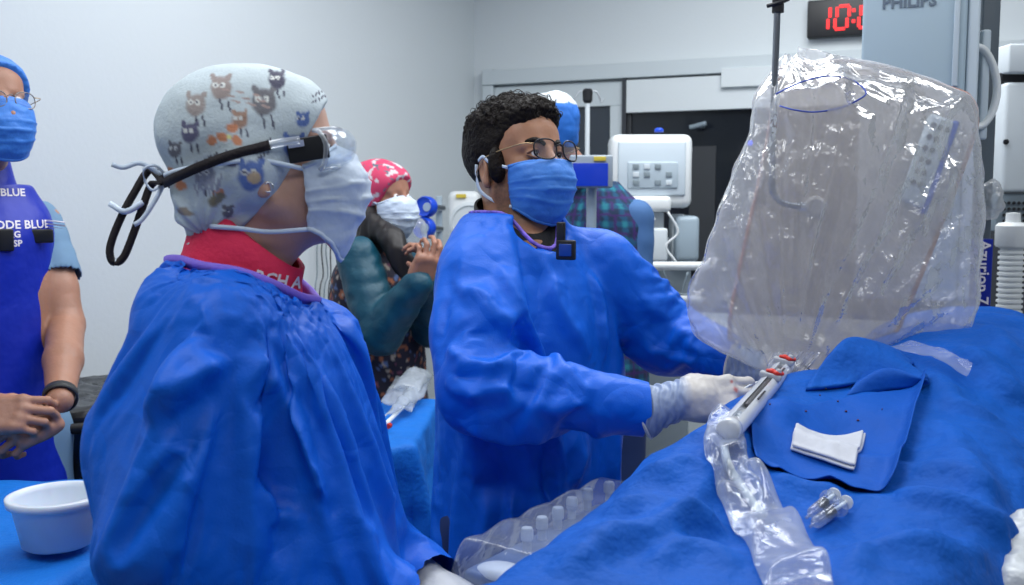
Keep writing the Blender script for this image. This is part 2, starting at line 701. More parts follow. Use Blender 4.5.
def mat(name, col=(0.8, 0.8, 0.8), rough=0.5, metal=0.0, spec=0.5, bump=None, var=0.0, attr=False, emit=None, trans=0.0, alpha=None, sheen=0.0, coat=0.0, sss=0.0, var_scale=8.0, ior=1.45):
    if name in _mats: return _mats[name]
    m = bpy.data.materials.new(name)
    m.use_nodes = True
    nt = m.node_tree
    b = nt.nodes['Principled BSDF']
    b.inputs['Base Color'].default_value = (*col, 1)
    b.inputs['Roughness'].default_value = rough
    b.inputs['Metallic'].default_value = metal
    b.inputs['Specular IOR Level'].default_value = spec
    b.inputs['Transmission Weight'].default_value = trans
    b.inputs['IOR'].default_value = ior
    b.inputs['Sheen Weight'].default_value = sheen
    b.inputs['Coat Weight'].default_value = coat
    if sss:
        b.inputs['Subsurface Weight'].default_value = sss
        b.inputs['Subsurface Radius'].default_value = (0.012, 0.005, 0.003)
    if emit:
        b.inputs['Emission Color'].default_value = (*emit[0], 1)
        b.inputs['Emission Strength'].default_value = emit[1]
    tc = nt.nodes.new('ShaderNodeTexCoord')
    src = None
    if attr:
        a = nt.nodes.new('ShaderNodeVertexColor'); a.layer_name = 'col'
        src = a.outputs['Color']
        nt.links.new(src, b.inputs['Base Color'])
    if var:
        nz = nt.nodes.new('ShaderNodeTexNoise'); nz.inputs['Scale'].default_value = var_scale
        nz.inputs['Detail'].default_value = 5
        nt.links.new(tc.outputs['Object'], nz.inputs['Vector'])
        mr = nt.nodes.new('ShaderNodeMapRange')
        mr.inputs['From Min'].default_value = 0.3; mr.inputs['From Max'].default_value = 0.7
        mr.inputs['To Min'].default_value = 1 - var; mr.inputs['To Max'].default_value = 1 + var
        nt.links.new(nz.outputs['Fac'], mr.inputs['Value'])
        hs = nt.nodes.new('ShaderNodeHueSaturation')
        hs.inputs['Color'].default_value = (*col, 1)
        if src is not None: nt.links.new(src, hs.inputs['Color'])
        nt.links.new(mr.outputs['Result'], hs.inputs['Value'])
        nt.links.new(hs.outputs['Color'], b.inputs['Base Color'])
    prev = None
    for (kind, scale, dist, det) in (bump or []):
        if kind == 'noise':
            t = nt.nodes.new('ShaderNodeTexNoise'); t.inputs['Scale'].default_value = scale
            t.inputs['Detail'].default_value = det; o = t.outputs['Fac']
        elif kind == 'ridge':
            t = nt.nodes.new('ShaderNodeTexNoise'); t.inputs['Scale'].default_value = scale
            t.noise_type = 'RIDGED_MULTIFRACTAL' if hasattr(t, 'noise_type') else t.noise_type
            t.inputs['Detail'].default_value = det; o = t.outputs['Fac']
        elif kind == 'vor':
            t = nt.nodes.new('ShaderNodeTexVoronoi'); t.inputs['Scale'].default_value = scale
            t.feature = 'F1'; o = t.outputs['Distance']
        elif kind == 'facet':
            t = nt.nodes.new('ShaderNodeTexVoronoi'); t.inputs['Scale'].default_value = scale
            t.feature = 'DISTANCE_TO_EDGE'; o = t.outputs['Distance']
        elif kind == 'wave':
            t = nt.nodes.new('ShaderNodeTexWave'); t.inputs['Scale'].default_value = scale
            t.inputs['Distortion'].default_value = det; o = t.outputs['Fac']
        if kind in ('facet', 'vor'):
            w = nt.nodes.new('ShaderNodeTexNoise'); w.inputs['Scale'].default_value = scale * 0.7
            w.inputs['Detail'].default_value = 2
            nt.links.new(tc.outputs['Object'], w.inputs['Vector'])
            mx = nt.nodes.new('ShaderNodeMix'); mx.data_type = 'RGBA'; mx.blend_type = 'ADD'
            mx.inputs['Factor'].default_value = det
            nt.links.new(tc.outputs['Object'], mx.inputs['A'])
            nt.links.new(w.outputs['Color'], mx.inputs['B'])
            nt.links.new(mx.outputs['Result'], t.inputs['Vector'])
        else:
            nt.links.new(tc.outputs['Object'], t.inputs['Vector'])
        bn = nt.nodes.new('ShaderNodeBump'); bn.inputs['Distance'].default_value = dist
        bn.inputs['Strength'].default_value = 1.0
        nt.links.new(o, bn.inputs['Height'])
        if prev: nt.links.new(prev.outputs[0], bn.inputs['Normal'])
        prev = bn
    if prev: nt.links.new(prev.outputs[0], b.inputs['Normal'])
    _mats[name] = m
    return m


def film(name, tint=(0.9, 0.94, 1.0), haze=0.2, edge=0.35, rough=0.12, bump=None, spec=1.0, gloss=0.6):
    """thin clear plastic film: lets light through, glossy, a little milky"""
    if name in _mats: return _mats[name]
    m = mat(name, tint, rough, spec=spec, bump=bump)
    nt = m.node_tree
    b = nt.nodes['Principled BSDF']
    out = nt.nodes['Material Output']
    tr = nt.nodes.new('ShaderNodeBsdfTransparent'); tr.inputs[0].default_value = (*[min(1, 0.5 + 0.5 * t) for t in tint], 1)
    tl = nt.nodes.new('ShaderNodeBsdfTranslucent'); tl.inputs[0].default_value = (*tint, 1)
    df = nt.nodes.new('ShaderNodeMixShader'); df.inputs[0].default_value = 0.5
    nt.links.new(b.outputs[0], df.inputs[1]); nt.links.new(tl.outputs[0], df.inputs[2])
    gl = nt.nodes.new('ShaderNodeBsdfGlossy'); gl.inputs['Roughness'].default_value = rough
    lw = nt.nodes.new('ShaderNodeLayerWeight'); lw.inputs['Blend'].default_value = 0.35
    for s in nt.nodes:
        if s.type == 'BUMP':
            last = s
            nt.links.new(s.outputs[0], gl.inputs['Normal'])
            nt.links.new(s.outputs[0], lw.inputs['Normal'])
    mr = nt.nodes.new('ShaderNodeMapRange')
    mr.inputs['To Min'].default_value = haze; mr.inputs['To Max'].default_value = min(1, haze + edge)
    nt.links.new(lw.outputs['Facing'], mr.inputs['Value'])
    mx = nt.nodes.new('ShaderNodeMixShader')
    nt.links.new(mr.outputs[0], mx.inputs[0])
    nt.links.new(tr.outputs[0], mx.inputs[1]); nt.links.new(df.outputs[0], mx.inputs[2])
    mg = nt.nodes.new('ShaderNodeMixShader')
    fr = nt.nodes.new('ShaderNodeMapRange')
    fr.inputs['To Min'].default_value = 0.05; fr.inputs['To Max'].default_value = gloss
    nt.links.new(lw.outputs['Fresnel'], fr.inputs['Value'])
    nt.links.new(fr.outputs[0], mg.inputs[0])
    nt.links.new(mx.outputs[0], mg.inputs[1]); nt.links.new(gl.outputs[0], mg.inputs[2])
    nt.links.new(mg.outputs[0], out.inputs['Surface'])
    return m



def cloth_sim(V, Q, pin, colliders, frames=30, mass=0.35, tension=25, bend=1.5, shrink=-0.03, thick=0.006, quality=6, air=3.0, selfcol=False, grav=1.0, internal=False, goal=None):
    """drape the sheet V, Q over the colliders [(V, Q)] and return where it comes to rest"""
    sc = bpy.data.scenes.new('sim')
    sc.gravity = (0, 0, -9.81 * grav)
    me = bpy.data.meshes.new('c')
    me.from_pydata([tuple(v) for v in V], [], [tuple(q) for q in Q])
    o = bpy.data.objects.new('c', me)
    sc.collection.objects.link(o)
    vg = o.vertex_groups.new(name='pin')
    lv = np.round(pin * 20).astype(int)
    for k in range(1, 21):
        ids = np.nonzero(lv == k)[0]
        if len(ids): vg.add(ids.tolist(), k / 20.0, 'REPLACE')
    tmp = []
    for (cv, cq) in colliders:
        cm = bpy.data.meshes.new('k')
        cm.from_pydata([tuple(v) for v in cv], [], [tuple(q) for q in cq])
        co = bpy.data.objects.new('k', cm)
        sc.collection.objects.link(co)
        co.modifiers.new('col', 'COLLISION')
        co.collision.thickness_outer = thick
        co.collision.cloth_friction = 8
        tmp.append((co, cm))
    m = o.modifiers.new('cloth', 'CLOTH')
    st = m.settings
    st.quality = quality
    st.mass = mass
    st.tension_stiffness = tension; st.compression_stiffness = tension * 0.6; st.shear_stiffness = tension * 0.4
    st.bending_stiffness = bend
    st.tension_damping = 8; st.compression_damping = 8; st.shear_damping = 6; st.bending_damping = 0.8
    st.air_damping = air
    st.shrink_min = shrink; st.shrink_max = shrink
    st.vertex_group_mass = 'pin'
    st.pin_stiffness = 1.0
    m.collision_settings.distance_min = thick
    m.collision_settings.collision_quality = 3
    m.collision_settings.use_self_collision = selfcol
    m.collision_settings.self_distance_min = 0.004
    m.point_cache.frame_start = 1; m.point_cache.frame_end = frames + 5
    vl = sc.view_layers[0]
    for f in range(1, frames + 1):
        sc.frame_set(f)
    dg = vl.depsgraph
    dg.update()
    ev = o.evaluated_get(dg)
    X = np.zeros(len(V) * 3, dtype=np.float32)
    ev.data.vertices.foreach_get('co', X)
    bpy.data.objects.remove(o); bpy.data.meshes.remove(me)
    for (co, cm) in tmp:
        bpy.data.objects.remove(co); bpy.data.meshes.remove(cm)
    bpy.data.scenes.remove(sc)
    return X.reshape(-1, 3).astype(np.float64)


def submesh(V, Q, keepv):
    """keep only the vertices of the mask (and the faces between them)"""
    k = keepv[Q].all(1)
    Q = Q[k]
    used = np.unique(Q)
    m = np.full(len(V), -1); m[used] = np.arange(len(used))
    return V[used], m[Q]


def bvh_of(o):
    me = o.data
    M = parent_world(o)
    return BVHTree.FromPolygons([M @ v.co for v in me.vertices], [tuple(p.vertices) for p in me.polygons])


def text_mesh(name, txt, c, right, up, size, m, parent=None, target=None, depth=0.001, off=0.0012, bold=0.0, space=1.0, res=2):
    cu = bpy.data.curves.new(name, 'FONT')
    cu.body = txt; cu.size = size; cu.align_x = 'CENTER'; cu.align_y = 'CENTER'
    cu.offset = bold; cu.extrude = 0.0 if target else depth; cu.space_character = space
    cu.resolution_u = res
    to = bpy.data.objects.new(name + '_tmp', cu)
    COL.objects.link(to)
    dg = bpy.context.evaluated_depsgraph_get()
    me = bpy.data.meshes.new_from_object(to.evaluated_get(dg))
    V = [v.co.copy() for v in me.vertices]
    F = [tuple(p.vertices) for p in me.polygons]
    bpy.data.objects.remove(to); bpy.data.curves.remove(cu); bpy.data.meshes.remove(me)
    right = Vector(right).normalized(); up = Vector(up)
    up = (up - right * up.dot(right)).normalized()
    nn = right.cross(up)
    W = [Vector(c) + right * v.x + up * v.y + nn * v.z for v in V]
    if target is not None:
        # finer faces so the lettering follows the cloth
        bm = bmesh.new()
        vs = [bm.verts.new(w) for w in W]
        for f in F:
            try: bm.faces.new([vs[i] for i in f])
            except ValueError: pass
        for _ in range(2):
            ed = [e for e in bm.edges if e.calc_length() > 0.006]
            if ed: bmesh.ops.subdivide_edges(bm, edges=ed, cuts=1)
            bmesh.ops.triangulate(bm, faces=bm.faces[:])
        for v in bm.verts:
            h = target.ray_cast(v.co + nn * 0.15, -nn, 0.4)
            if h[0] is not None: v.co = h[0] + nn * off
        bm.verts.index_update()
        W = [v.co.copy() for v in bm.verts]
        F = [tuple(v.index for v in f.verts) for f in bm.faces]
        bm.free()
    return mesh_np(name, np.array([tuple(w) for w in W]), F, m, parent, smooth=False)
# ------------------------------------------------------------------ room shell
M_wall = mat('wall_paint', (0.66, 0.71, 0.735), 0.55, bump=[('noise', 60, 0.0006, 4)])
M_floor = mat('floor_vinyl', (0.30, 0.32, 0.34), 0.35, var=0.12)
M_ceil = mat('ceiling_tile', (0.75, 0.76, 0.78), 0.8)
M_trim = mat('door_paint', (0.56, 0.62, 0.65), 0.45)
M_seam = mat('dark_seam', (0.035, 0.04, 0.05), 0.6)
M_black = mat('black_plastic', (0.012, 0.013, 0.016), 0.4)
M_white = mat('white_plastic', (0.76, 0.79, 0.80), 0.35)
M_offw = mat('offwhite_plastic', (0.64, 0.69, 0.72), 0.4)
M_lgrey = mat('light_grey_paint', (0.33, 0.41, 0.47), 0.35)
M_grey = mat('grey_paint', (0.20, 0.25, 0.29), 0.4)
M_steel = mat('steel', (0.55, 0.58, 0.62), 0.28, metal=1.0)
M_darkglass = mat('dark_glass', (0.010, 0.013, 0.018), 0.12, spec=0.5)
M_red = mat('red_plastic', (0.65, 0.035, 0.02), 0.3)
M_bluep = mat('blue_plastic', (0.01, 0.07, 0.62), 0.3)

cA = Vector((-0.2, 5.4, 0))                     # room corner
dB = Vector((0.9135, -0.4067, 0))               # along the back wall, to the right
dL = Vector((-0.4067, -0.9135, 0))              # along the left wall, towards the camera
nB = Vector((-0.4067, -0.9135, 0))              # back wall faces this way
nL = Vector((0.9135, -0.4067, 0))
MBk = Matrix((dB, -nB, Vector((0, 0, 1)))).transposed()     # local x along the wall, y into the wall, z up
MLf = Matrix((dL, -nL, Vector((0, 0, 1)))).transposed()


def onB(px, py, off=0.0):
    """point on the back wall (moved off m into the room) behind a photo pixel"""
    r = P(px, py, 1.0) - Vector((0, 0, CAMZ))
    o = cA + nB * off
    t = (o - Vector((0, 0, CAMZ))).dot(nB) / r.dot(nB)
    return Vector((0, 0, CAMZ)) + r * t


def onL(px, py, off=0.0):
    r = P(px, py, 1.0) - Vector((0, 0, CAMZ))
    o = cA + nL * off
    t = (o - Vector((0, 0, CAMZ))).dot(nL) / r.dot(nL)
    return Vector((0, 0, CAMZ)) + r * t


def bpanel(mb, x0, y0, x1, y1, t, off=0.0, bev=0.0):
    """upright box on the back wall spanning the pixels, t thick, standing off m in front of the wall"""
    a, b = onB(x0, (y0 + y1) / 2), onB(x1, (y0 + y1) / 2)
    m = onB((x0 + x1) / 2, y0); n = onB((x0 + x1) / 2, y1)
    c = (a + b) / 2
    c.z = (m.z + n.z) / 2
    w = (b - a).length
    mb.box(c + nB * (off + t / 2), (w, t, abs(m.z - n.z)), MBk, bev)
    return mb


def struct(mb, name, m, **k):
    o = mb.build(name, m, **k)
    o['kind'] = 'structure'
    return o


c = cA + dL * 3.4
struct(MB().box((0, 2.0, -0.05), (9, 9, 0.1)), 'floor', M_floor)
struct(MB().box((0, 2.0, CEIL + 0.05), (9, 9, 0.1)), 'ceiling', M_ceil)
c = cA + dL * 3.3 - nL * 0.05
struct(MB().box((c.x, c.y, 1.5), (6.8, 0.1, 3.0), MLf), 'wall_left', M_wall)
c = cA + dB * 2.45 - nB * 0.05
struct(MB().box((c.x, c.y, 1.5), (5.1, 0.1, 3.0), MBk), 'wall_back', M_wall)
struct(MB().box((4.3, 1.2, 1.5), (0.1, 5.0, 3.0)), 'wall_right', M_wall)
# black dado line low on the left wall
a, b = onL(0, 385), onL(230, 385)
c = (a + b) / 2
struct(MB().box(Vector((c.x, c.y, a.z * 0.5 + b.z * 0.5 - 0.0)) + nL * 0.012, (2.6, 0.024, 0.03), MLf, 0.004), 'trim_1', M_seam)

# door frame assembly on the back wall (left sliding door and dark control window)
f = MB()
bpanel(f, 487, 70, 497, 640, 0.05)
aL, aR = onB(487, 72), onB(1100, 72)
zt = aL.z
def hband(mb, x0, x1, z0, z1, t, off=0.0, bev=0.0):
    a, b = onB(x0, 200), onB(x1, 200)
    c = (a + b) / 2
    c.z = (z0 + z1) / 2
    mb.box(c + nB * (off + t / 2), ((b - a).length, t, z1 - z0), MBk, bev)
    return mb
hband(f, 487, 1120, zt - 0.075, zt, 0.06)
struct(f, 'trim_2', M_trim, bev=0.003)
# sliding door leaf
d = MB()
z1 = zt - 0.085
hband(d, 497, 624, z1 - 0.12, z1, 0.03)
hband(d, 497, 540, 0.02, z1 - 0.12, 0.03)
hband(d, 611, 624, 0.02, z1 - 0.12, 0.03)
hband(d, 540, 611, 0.02, 0.95, 0.03)
struct(d, 'door_1', M_trim, bev=0.003)
g = MB(); hband(g, 540, 611, 0.95, z1 - 0.12, 0.012)
o = struct(g, 'window_1', mat('door_glass', (0.035, 0.045, 0.06), 0.25))
s = MB(); hband(s, 624, 628, 0.0, z1 + 0.01, 0.05)
struct(s, 'trim_3', M_seam)
s = MB(); hband(s, 628, 1000, z1 - 0.16, z1, 0.05); hband(s, 722, 1000, z1 - 0.06, z1 + 0.03, 0.075)
struct(s, 'trim_4', M_wall, bev=0.003)
# dark control-room glass with framed posts
g = MB(); hband(g, 628, 1000, 0.95, z1 - 0.16, 0.015)
struct(g, 'window_2', M_darkglass)
s = MB(); hband(s, 628, 632, 0.95, z1 - 0.16, 0.03); hband(s, 690, 716, 1.2, z1 - 0.33, 0.022)
struct(s, 'trim_5', mat('window_dark_frame', (0.03, 0.034, 0.04), 0.5), bev=0.002)
s = MB(); hband(s, 628, 1000, 0.0, 0.95, 0.03)
struct(s, 'trim_6', M_trim)
# right-hand wall cabinets beyond the C-arm
s = MB(); hband(s, 985, 1120, 1.0, z1 - 0.07, 0.03)
struct(s, 'door_2', M_seam)

# small lit spots: blurry handle and blue lamp in the dark window
h = MB(); q = onB(700, 126, 0.09); h.smooth = True
h.tube([q + dB * -0.05 + Vector((0, 0, -0.006)), q + dB * -0.02, q + dB * 0.03 + Vector((0, 0, 0.012))], 0.012, smooth_path=4)
h.cyl(q + nB * -0.075, q, 0.009)
tag(h.build('door_lever', M_grey), 'small grey lever handle on the dark window behind the white monitor', 'handle')
h = MB(); q = onB(750, 143, 0.02); h.smooth = True
h.lathe([(0, 0.012), (0.009, 0.010), (0.013, 0.002), (0.013, -0.005)], q, nB, 16)
tag(h.build('indicator_lamp', mat('blue_led', (0.0, 0.03, 0.6), 0.3, emit=((0.0, 0.04, 1.0), 1.0))), 'tiny round blue indicator light on the dark window', 'light')

# clock
q0, q1 = onB(809, 2, 0.02), onB(872, 39, 0.02)
cc = (onB(809, 20, 0.0) + onB(872, 20, 0.0)) / 2
cz0, cz1 = onB(809, 3).z, onB(809, 40).z
clk = empty('digital_clock', cc + nB * 0.03, 'black digital wall clock with red numerals high on the back wall', 'clock')
w = (onB(872, 20) - onB(809, 20)).length
cc.z = (cz0 + cz1) / 2
MB().box(cc + nB * 0.03, (w, 0.055, cz0 - cz1), MBk, 0.006).build('clock_case', M_black, clk)
M_digit = mat('red_led', (0.3, 0.005, 0.005), 0.4, emit=((1.0, 0.012, 0.015), 1.1))
dg = MB()
def seg_digit(mb, px, segs, hgt=0.1, wd=0.052, th=0.013):
    o = onB(px, 20, 0.06); o.z = cc.z - 0.002
    S = {'a': (0, 1, 1), 'g': (0, 0, 1), 'd': (0, -1, 1), 'f': (-1, .5, 0), 'b': (1, .5, 0), 'e': (-1, -.5, 0), 'c': (1, -.5, 0)}
    for k in segs:
        x, z, hz = S[k]
        p = o + dB * (x * wd / 2 + z * 0.008) + Vector((0, 0, z * hgt / 2))
        mb.box(p, (wd - th * 0.7, 0.003, th) if hz else (th, 0.003, hgt / 2 - th * 0.5), MBk)
seg_digit(dg, 823, 'bc'); seg_digit(dg, 842, 'abcdef'); seg_digit(dg, 866, 'abcdef')
for dz in (-0.022, 0.026):
    o = onB(853.5, 20, 0.06); o.z = cc.z + dz
    dg.box(o, (0.014, 0.003, 0.014), MBk)
dg.build('digits', M_digit, clk)
# ------------------------------------------------------------------ people
M_gown = mat('gown_cloth', (0.002, 0.112, 0.62), 0.48, spec=0.28, sheen=0.0,
             bump=[('noise', 13, 0.009, 2), ('facet', 8, 0.007, 0.35), ('noise', 300, 0.0004, 2)], var=0.05, var_scale=5)
M_maskw = mat('mask_white', (0.56, 0.65, 0.77), 0.6, bump=[('noise', 25, 0.004, 3)], sheen=0.1)
M_maskb = mat('mask_blue', (0.05, 0.22, 0.68), 0.55, bump=[('noise', 30, 0.004, 3)])
M_tie = mat('mask_tie', (0.62, 0.72, 0.85), 0.6)
M_glove = mat('glove_latex', (0.50, 0.52, 0.55), 0.42, bump=[('noise', 90, 0.0012, 3)])
M_eyew = mat('eye_white', (0.75, 0.72, 0.70), 0.25)
M_iris = mat('eye_iris', (0.02, 0.01, 0.006), 0.15)
M_clear = film('clear_lens', (0.9, 0.95, 1.0), haze=0.03, edge=0.22, rough=0.05, gloss=0.22)


def skin(name, col, **k):
    return mat(name, col, 0.45, sss=0.12, bump=[('noise', 120, 0.0006, 3)], var=0.10, var_scale=14, **k)


def headframe(c, yaw, pitch=0, roll=0):
    """x = person's right, y = face direction, z = up; yaw 0 faces +X of the room"""
    return Matrix.Translation(Vector(c)) @ Matrix.Rotation(R(yaw - 90), 4, 'Z') @ Matrix.Rotation(R(pitch), 4, 'X') @ Matrix.Rotation(R(roll), 4, 'Y')


def yawframe(c, yaw):
    return Matrix.Translation(Vector(c)) @ Matrix.Rotation(R(yaw - 90), 4, 'Z')


def head_sdf(s, H, neck_to, rn=0.056, female=False):
    k = 0.02
    s.ell((0, -0.012, 0.032), (0.076, 0.098, 0.086), H)
    s.ell((0, 0.032, -0.035), (0.060, 0.060, 0.080), H, k)
    for sx in (-1, 1):
        s.cone((sx * 0.050, 0.005, -0.055), (sx * 0.012, 0.070, -0.098), 0.021, 0.018, H, 0.022)
        s.ell((sx * 0.040, 0.058, -0.035), (0.022, 0.022, 0.026), H, 0.02)
        s.cone((sx * 0.014, 0.084, 0.020), (sx * 0.046, 0.070, 0.018), 0.0085, 0.0075, H, 0.012)
    s.ell((0, 0.078, -0.098), (0.020, 0.016, 0.016), H, 0.02)
    s.ell((0, 0.055, 0.045), (0.058, 0.036, 0.045), H, 0.02)
    for sx in (-1, 1):
        s.ell((sx * 0.032, 0.098, 0.0), (0.018, 0.016, 0.013), H, 0.010, 's')
        s.ell((sx * 0.032, 0.0765, 0.001), (0.0150, 0.0125, 0.0128), H, 0.003)
    s.cone((0, 0.090, 0.006), (0, 0.114, -0.036), 0.0085, 0.0115, H, 0.012)
    for sx in (-1, 1):
        s.ell((sx * 0.012, 0.102, -0.040), (0.009, 0.011, 0.008), H, 0.008)
    s.ell((0, 0.092, -0.068), (0.024, 0.012, 0.012), H, 0.012)
    # ears
    for sx in (-1, 1):
        E = H @ Matrix.Translation((sx * 0.0775, -0.010, -0.018)) @ Matrix.Rotation(sx * R(-22), 4, 'Z') @ Matrix.Rotation(R(10), 4, 'X')
        s.ell((0, 0, 0.002), (0.007, 0.018, 0.030), E, 0.006)
        s.ell((sx * 0.0065, 0.003, 0.006), (0.0055, 0.010, 0.018), E, 0.004, 's')
        s.ell((0, 0.004, -0.024), (0.006, 0.009, 0.010), E, 0.006)
    a = H @ Vector((0, -0.025, -0.055))
    b = Vector(neck_to)
    s.cone(a, b, rn * 0.95, rn, k=0.03)
    s.cone(H @ Vector((0, 0.02, -0.085)), b + (a - b) * 0.15 + (H.to_3x3() @ Vector((0, 0.02, 0))), 0.036, 0.03, k=0.03)


def eyes(H, body, gaze=(0, 1, 0)):
    for sx in (-1, 1):
        e = MB(); e.smooth = True
        c = H @ Vector((sx * 0.032, 0.0765, 0.001))
        g = (H.to_3x3() @ Vector((gaze[0], gaze[1], gaze[2]))).normalized()
        c = c + g * 0.0022
        n = 12
        e.lathe([(0.0118 * math.sin(math.pi * i / n), -0.0118 * math.cos(math.pi * i / n)) for i in range(n + 1)], c, g, 20)
        eo = e.build('eye', M_eyew, body)
        e = MB(); e.smooth = True
        e.lathe([(0, 0.0124), (0.003, 0.0123), (0.0057, 0.0108)], c, g, 16)
        e.build('iris', M_iris, eo)


def surgical_mask(H, m, parent, ptop=0.006, out=0.0, wrinkles=1.0, seed=0, side_y=0.012, halfw=0.074, name='face_mask', ties=None, droop=0.0):
    nu, nv = 61, 41
    V = np.zeros((nu * nv, 3))
    vc = np.array([0, .12, .3, .5, .7, .88, 1.0])
    yc = np.array([.098, .120, .130 + out, .129 + out, .118 + out, .104 + out, .088])
    zc = np.array([ptop, -.012, -.040, -.068, -.096, -.118, -.132 - droop])
    for i in range(nu):
        u = -1 + 2 * i / (nu - 1)
        th = u * math.pi / 2
        for j in range(nv):
            v = j / (nv - 1)
            yy, zz = np.interp(v, vc, yc), np.interp(v, vc, zc)
            zs = -0.018 - 0.078 * v
            w = math.cos(th) ** 0.85
            wz = math.cos(th) ** 1.3
            hw = halfw - 0.010 * v + 0.004 * math.sin(math.pi * v)
            x = hw * math.copysign(abs(math.sin(th)) ** 0.9, u)
            y = side_y - 0.008 * v + (yy - side_y) * w
            z = zs * (1 - wz) + zz * wz
            pl = 0
            for q in (0.36, 0.52, 0.68):
                dd = v - q - 0.04 * u * u
                pl += 0.0045 * math.exp(-abs(dd) * 34) * (1 if dd > 0 else 0.25)
            n = Vector((math.sin(th), math.cos(th), 0))
            p = Vector((x, y, z)) + n * pl * (0.4 + 0.6 * math.cos(th))
            V[j * nu + i] = p
    V += (0.0035 * wrinkles * fbm(V * np.array([22, 22, 40]) + seed * 9.1, 3))[:, None] * np.array([0.4, 1, 0.3])
    Q = np.array([(j * nu + i, j * nu + i + 1, (j + 1) * nu + i + 1, (j + 1) * nu + i) for j in range(nv - 1) for i in range(nu - 1)])
    A = np.array(H)
    W = V @ A[:3, :3].T + A[:3, 3]
    o = mesh_np(name, W, Q, m, parent)
    md = o.modifiers.new('thick', 'SOLIDIFY'); md.thickness = 0.0015; md.offset = 0
    # hem
    for j in (0, nv - 1):
        hb = MB(); hb.smooth = True
        pts = [Vector(W[j * nu + i]) for i in range(0, nu, 2)]
        hb.ribbon(pts, 0.006, 0.0028, up=H.to_3x3() @ Vector((0, 0, 1)))
        hb.build('hem', m, o)
    if ties is not None:
        for path in ties:
            t = MB(); t.smooth = True
            pts = [H @ Vector(p) for p in path]
            ups = [H.to_3x3() @ Vector((0, 0, 1)) for p in spline(pts, 6)]
            t.ribbon(pts, 0.006 if len(path) < 6 or abs(path[0][0]) > 0.03 else 0.0038, 0.0010, ups=ups, smooth_path=6)
            t.build('tie', M_tie, o)
    return o, W, (nu, nv)


def cap_sdf(H, h=0.003, puff=0.008, front=((0, 0.088, 0.062), (0.0, 0.95, -0.25)), extra=(), low=-0.09):
    c = np.array(H.translation)
    s = SDF(c - 0.22, c + 0.22, h)
    s.ell((0, -0.012, 0.032), (0.076 + puff, 0.098 + puff, 0.086 + puff), H)
    s.ell((0, 0.050, 0.045), (0.060 + puff, 0.040 + puff, 0.047 + puff), H, 0.02)
    s.ell((0, -0.035, -0.03), (0.062 + puff, 0.066 + puff, 0.065 + puff), H, 0.03)
    for (cc, rr, kk) in extra:
        s.ell(cc, rr, H, kk)
    return s


def body_legs(s, hip_c, yaw, z_hip):
    """two plain trouser-covered legs down to shoes"""
    F = yawframe((hip_c[0], hip_c[1], 0), yaw)
    for sx in (-1, 1):
        s.limb([(sx * 0.09, 0, z_hip), (sx * 0.10, 0.015, 0.50), (sx * 0.10, 0.0, 0.09)], [0.090, 0.062, 0.042], F)
        s.cone((sx * 0.10, -0.03, 0.042), (sx * 0.11, 0.15, 0.036), 0.040, 0.036, F, 0.02)


def trousers(c, yaw, z_hip, m, parent):
    F = yawframe((c[0], c[1], 0), yaw)
    s = SDF((c[0] - 0.3, c[1] - 0.3, 0.02), (c[0] + 0.3, c[1] + 0.3, z_hip + 0.06), 0.014)
    s.ell((0, 0, z_hip - 0.02), (0.17, 0.12, 0.09), F)
    for sx in (-1, 1):
        s.limb([(sx * 0.09, 0, z_hip), (sx * 0.10, 0.012, 0.50), (sx * 0.10, -0.005, 0.08)], [0.105, 0.082, 0.066], F, 0.03)
    V, Q = s.mesh(); V = smooth_mesh(V, Q, 1)
    V = V + normals(V, Q) * (0.008 * noise(V * np.array([14, 14, 9])))[:, None]
    mesh_np('trousers', V, Q, m, parent)
    for sx in (-1, 1):
        q = SDF(np.array(F @ Vector((sx * 0.1, 0.05, 0.05))) - 0.17, np.array(F @ Vector((sx * 0.1, 0.05, 0.05))) + 0.17, 0.011)
        q.limb([(sx * 0.10, -0.03, 0.052), (sx * 0.11, 0.15, 0.045)], [0.050, 0.044], F)
        q.plane((0, 0, 0.002), (0, 0, -1))
        V, Q = q.mesh()
        mesh_np('shoe', V, Q, M_black, parent)


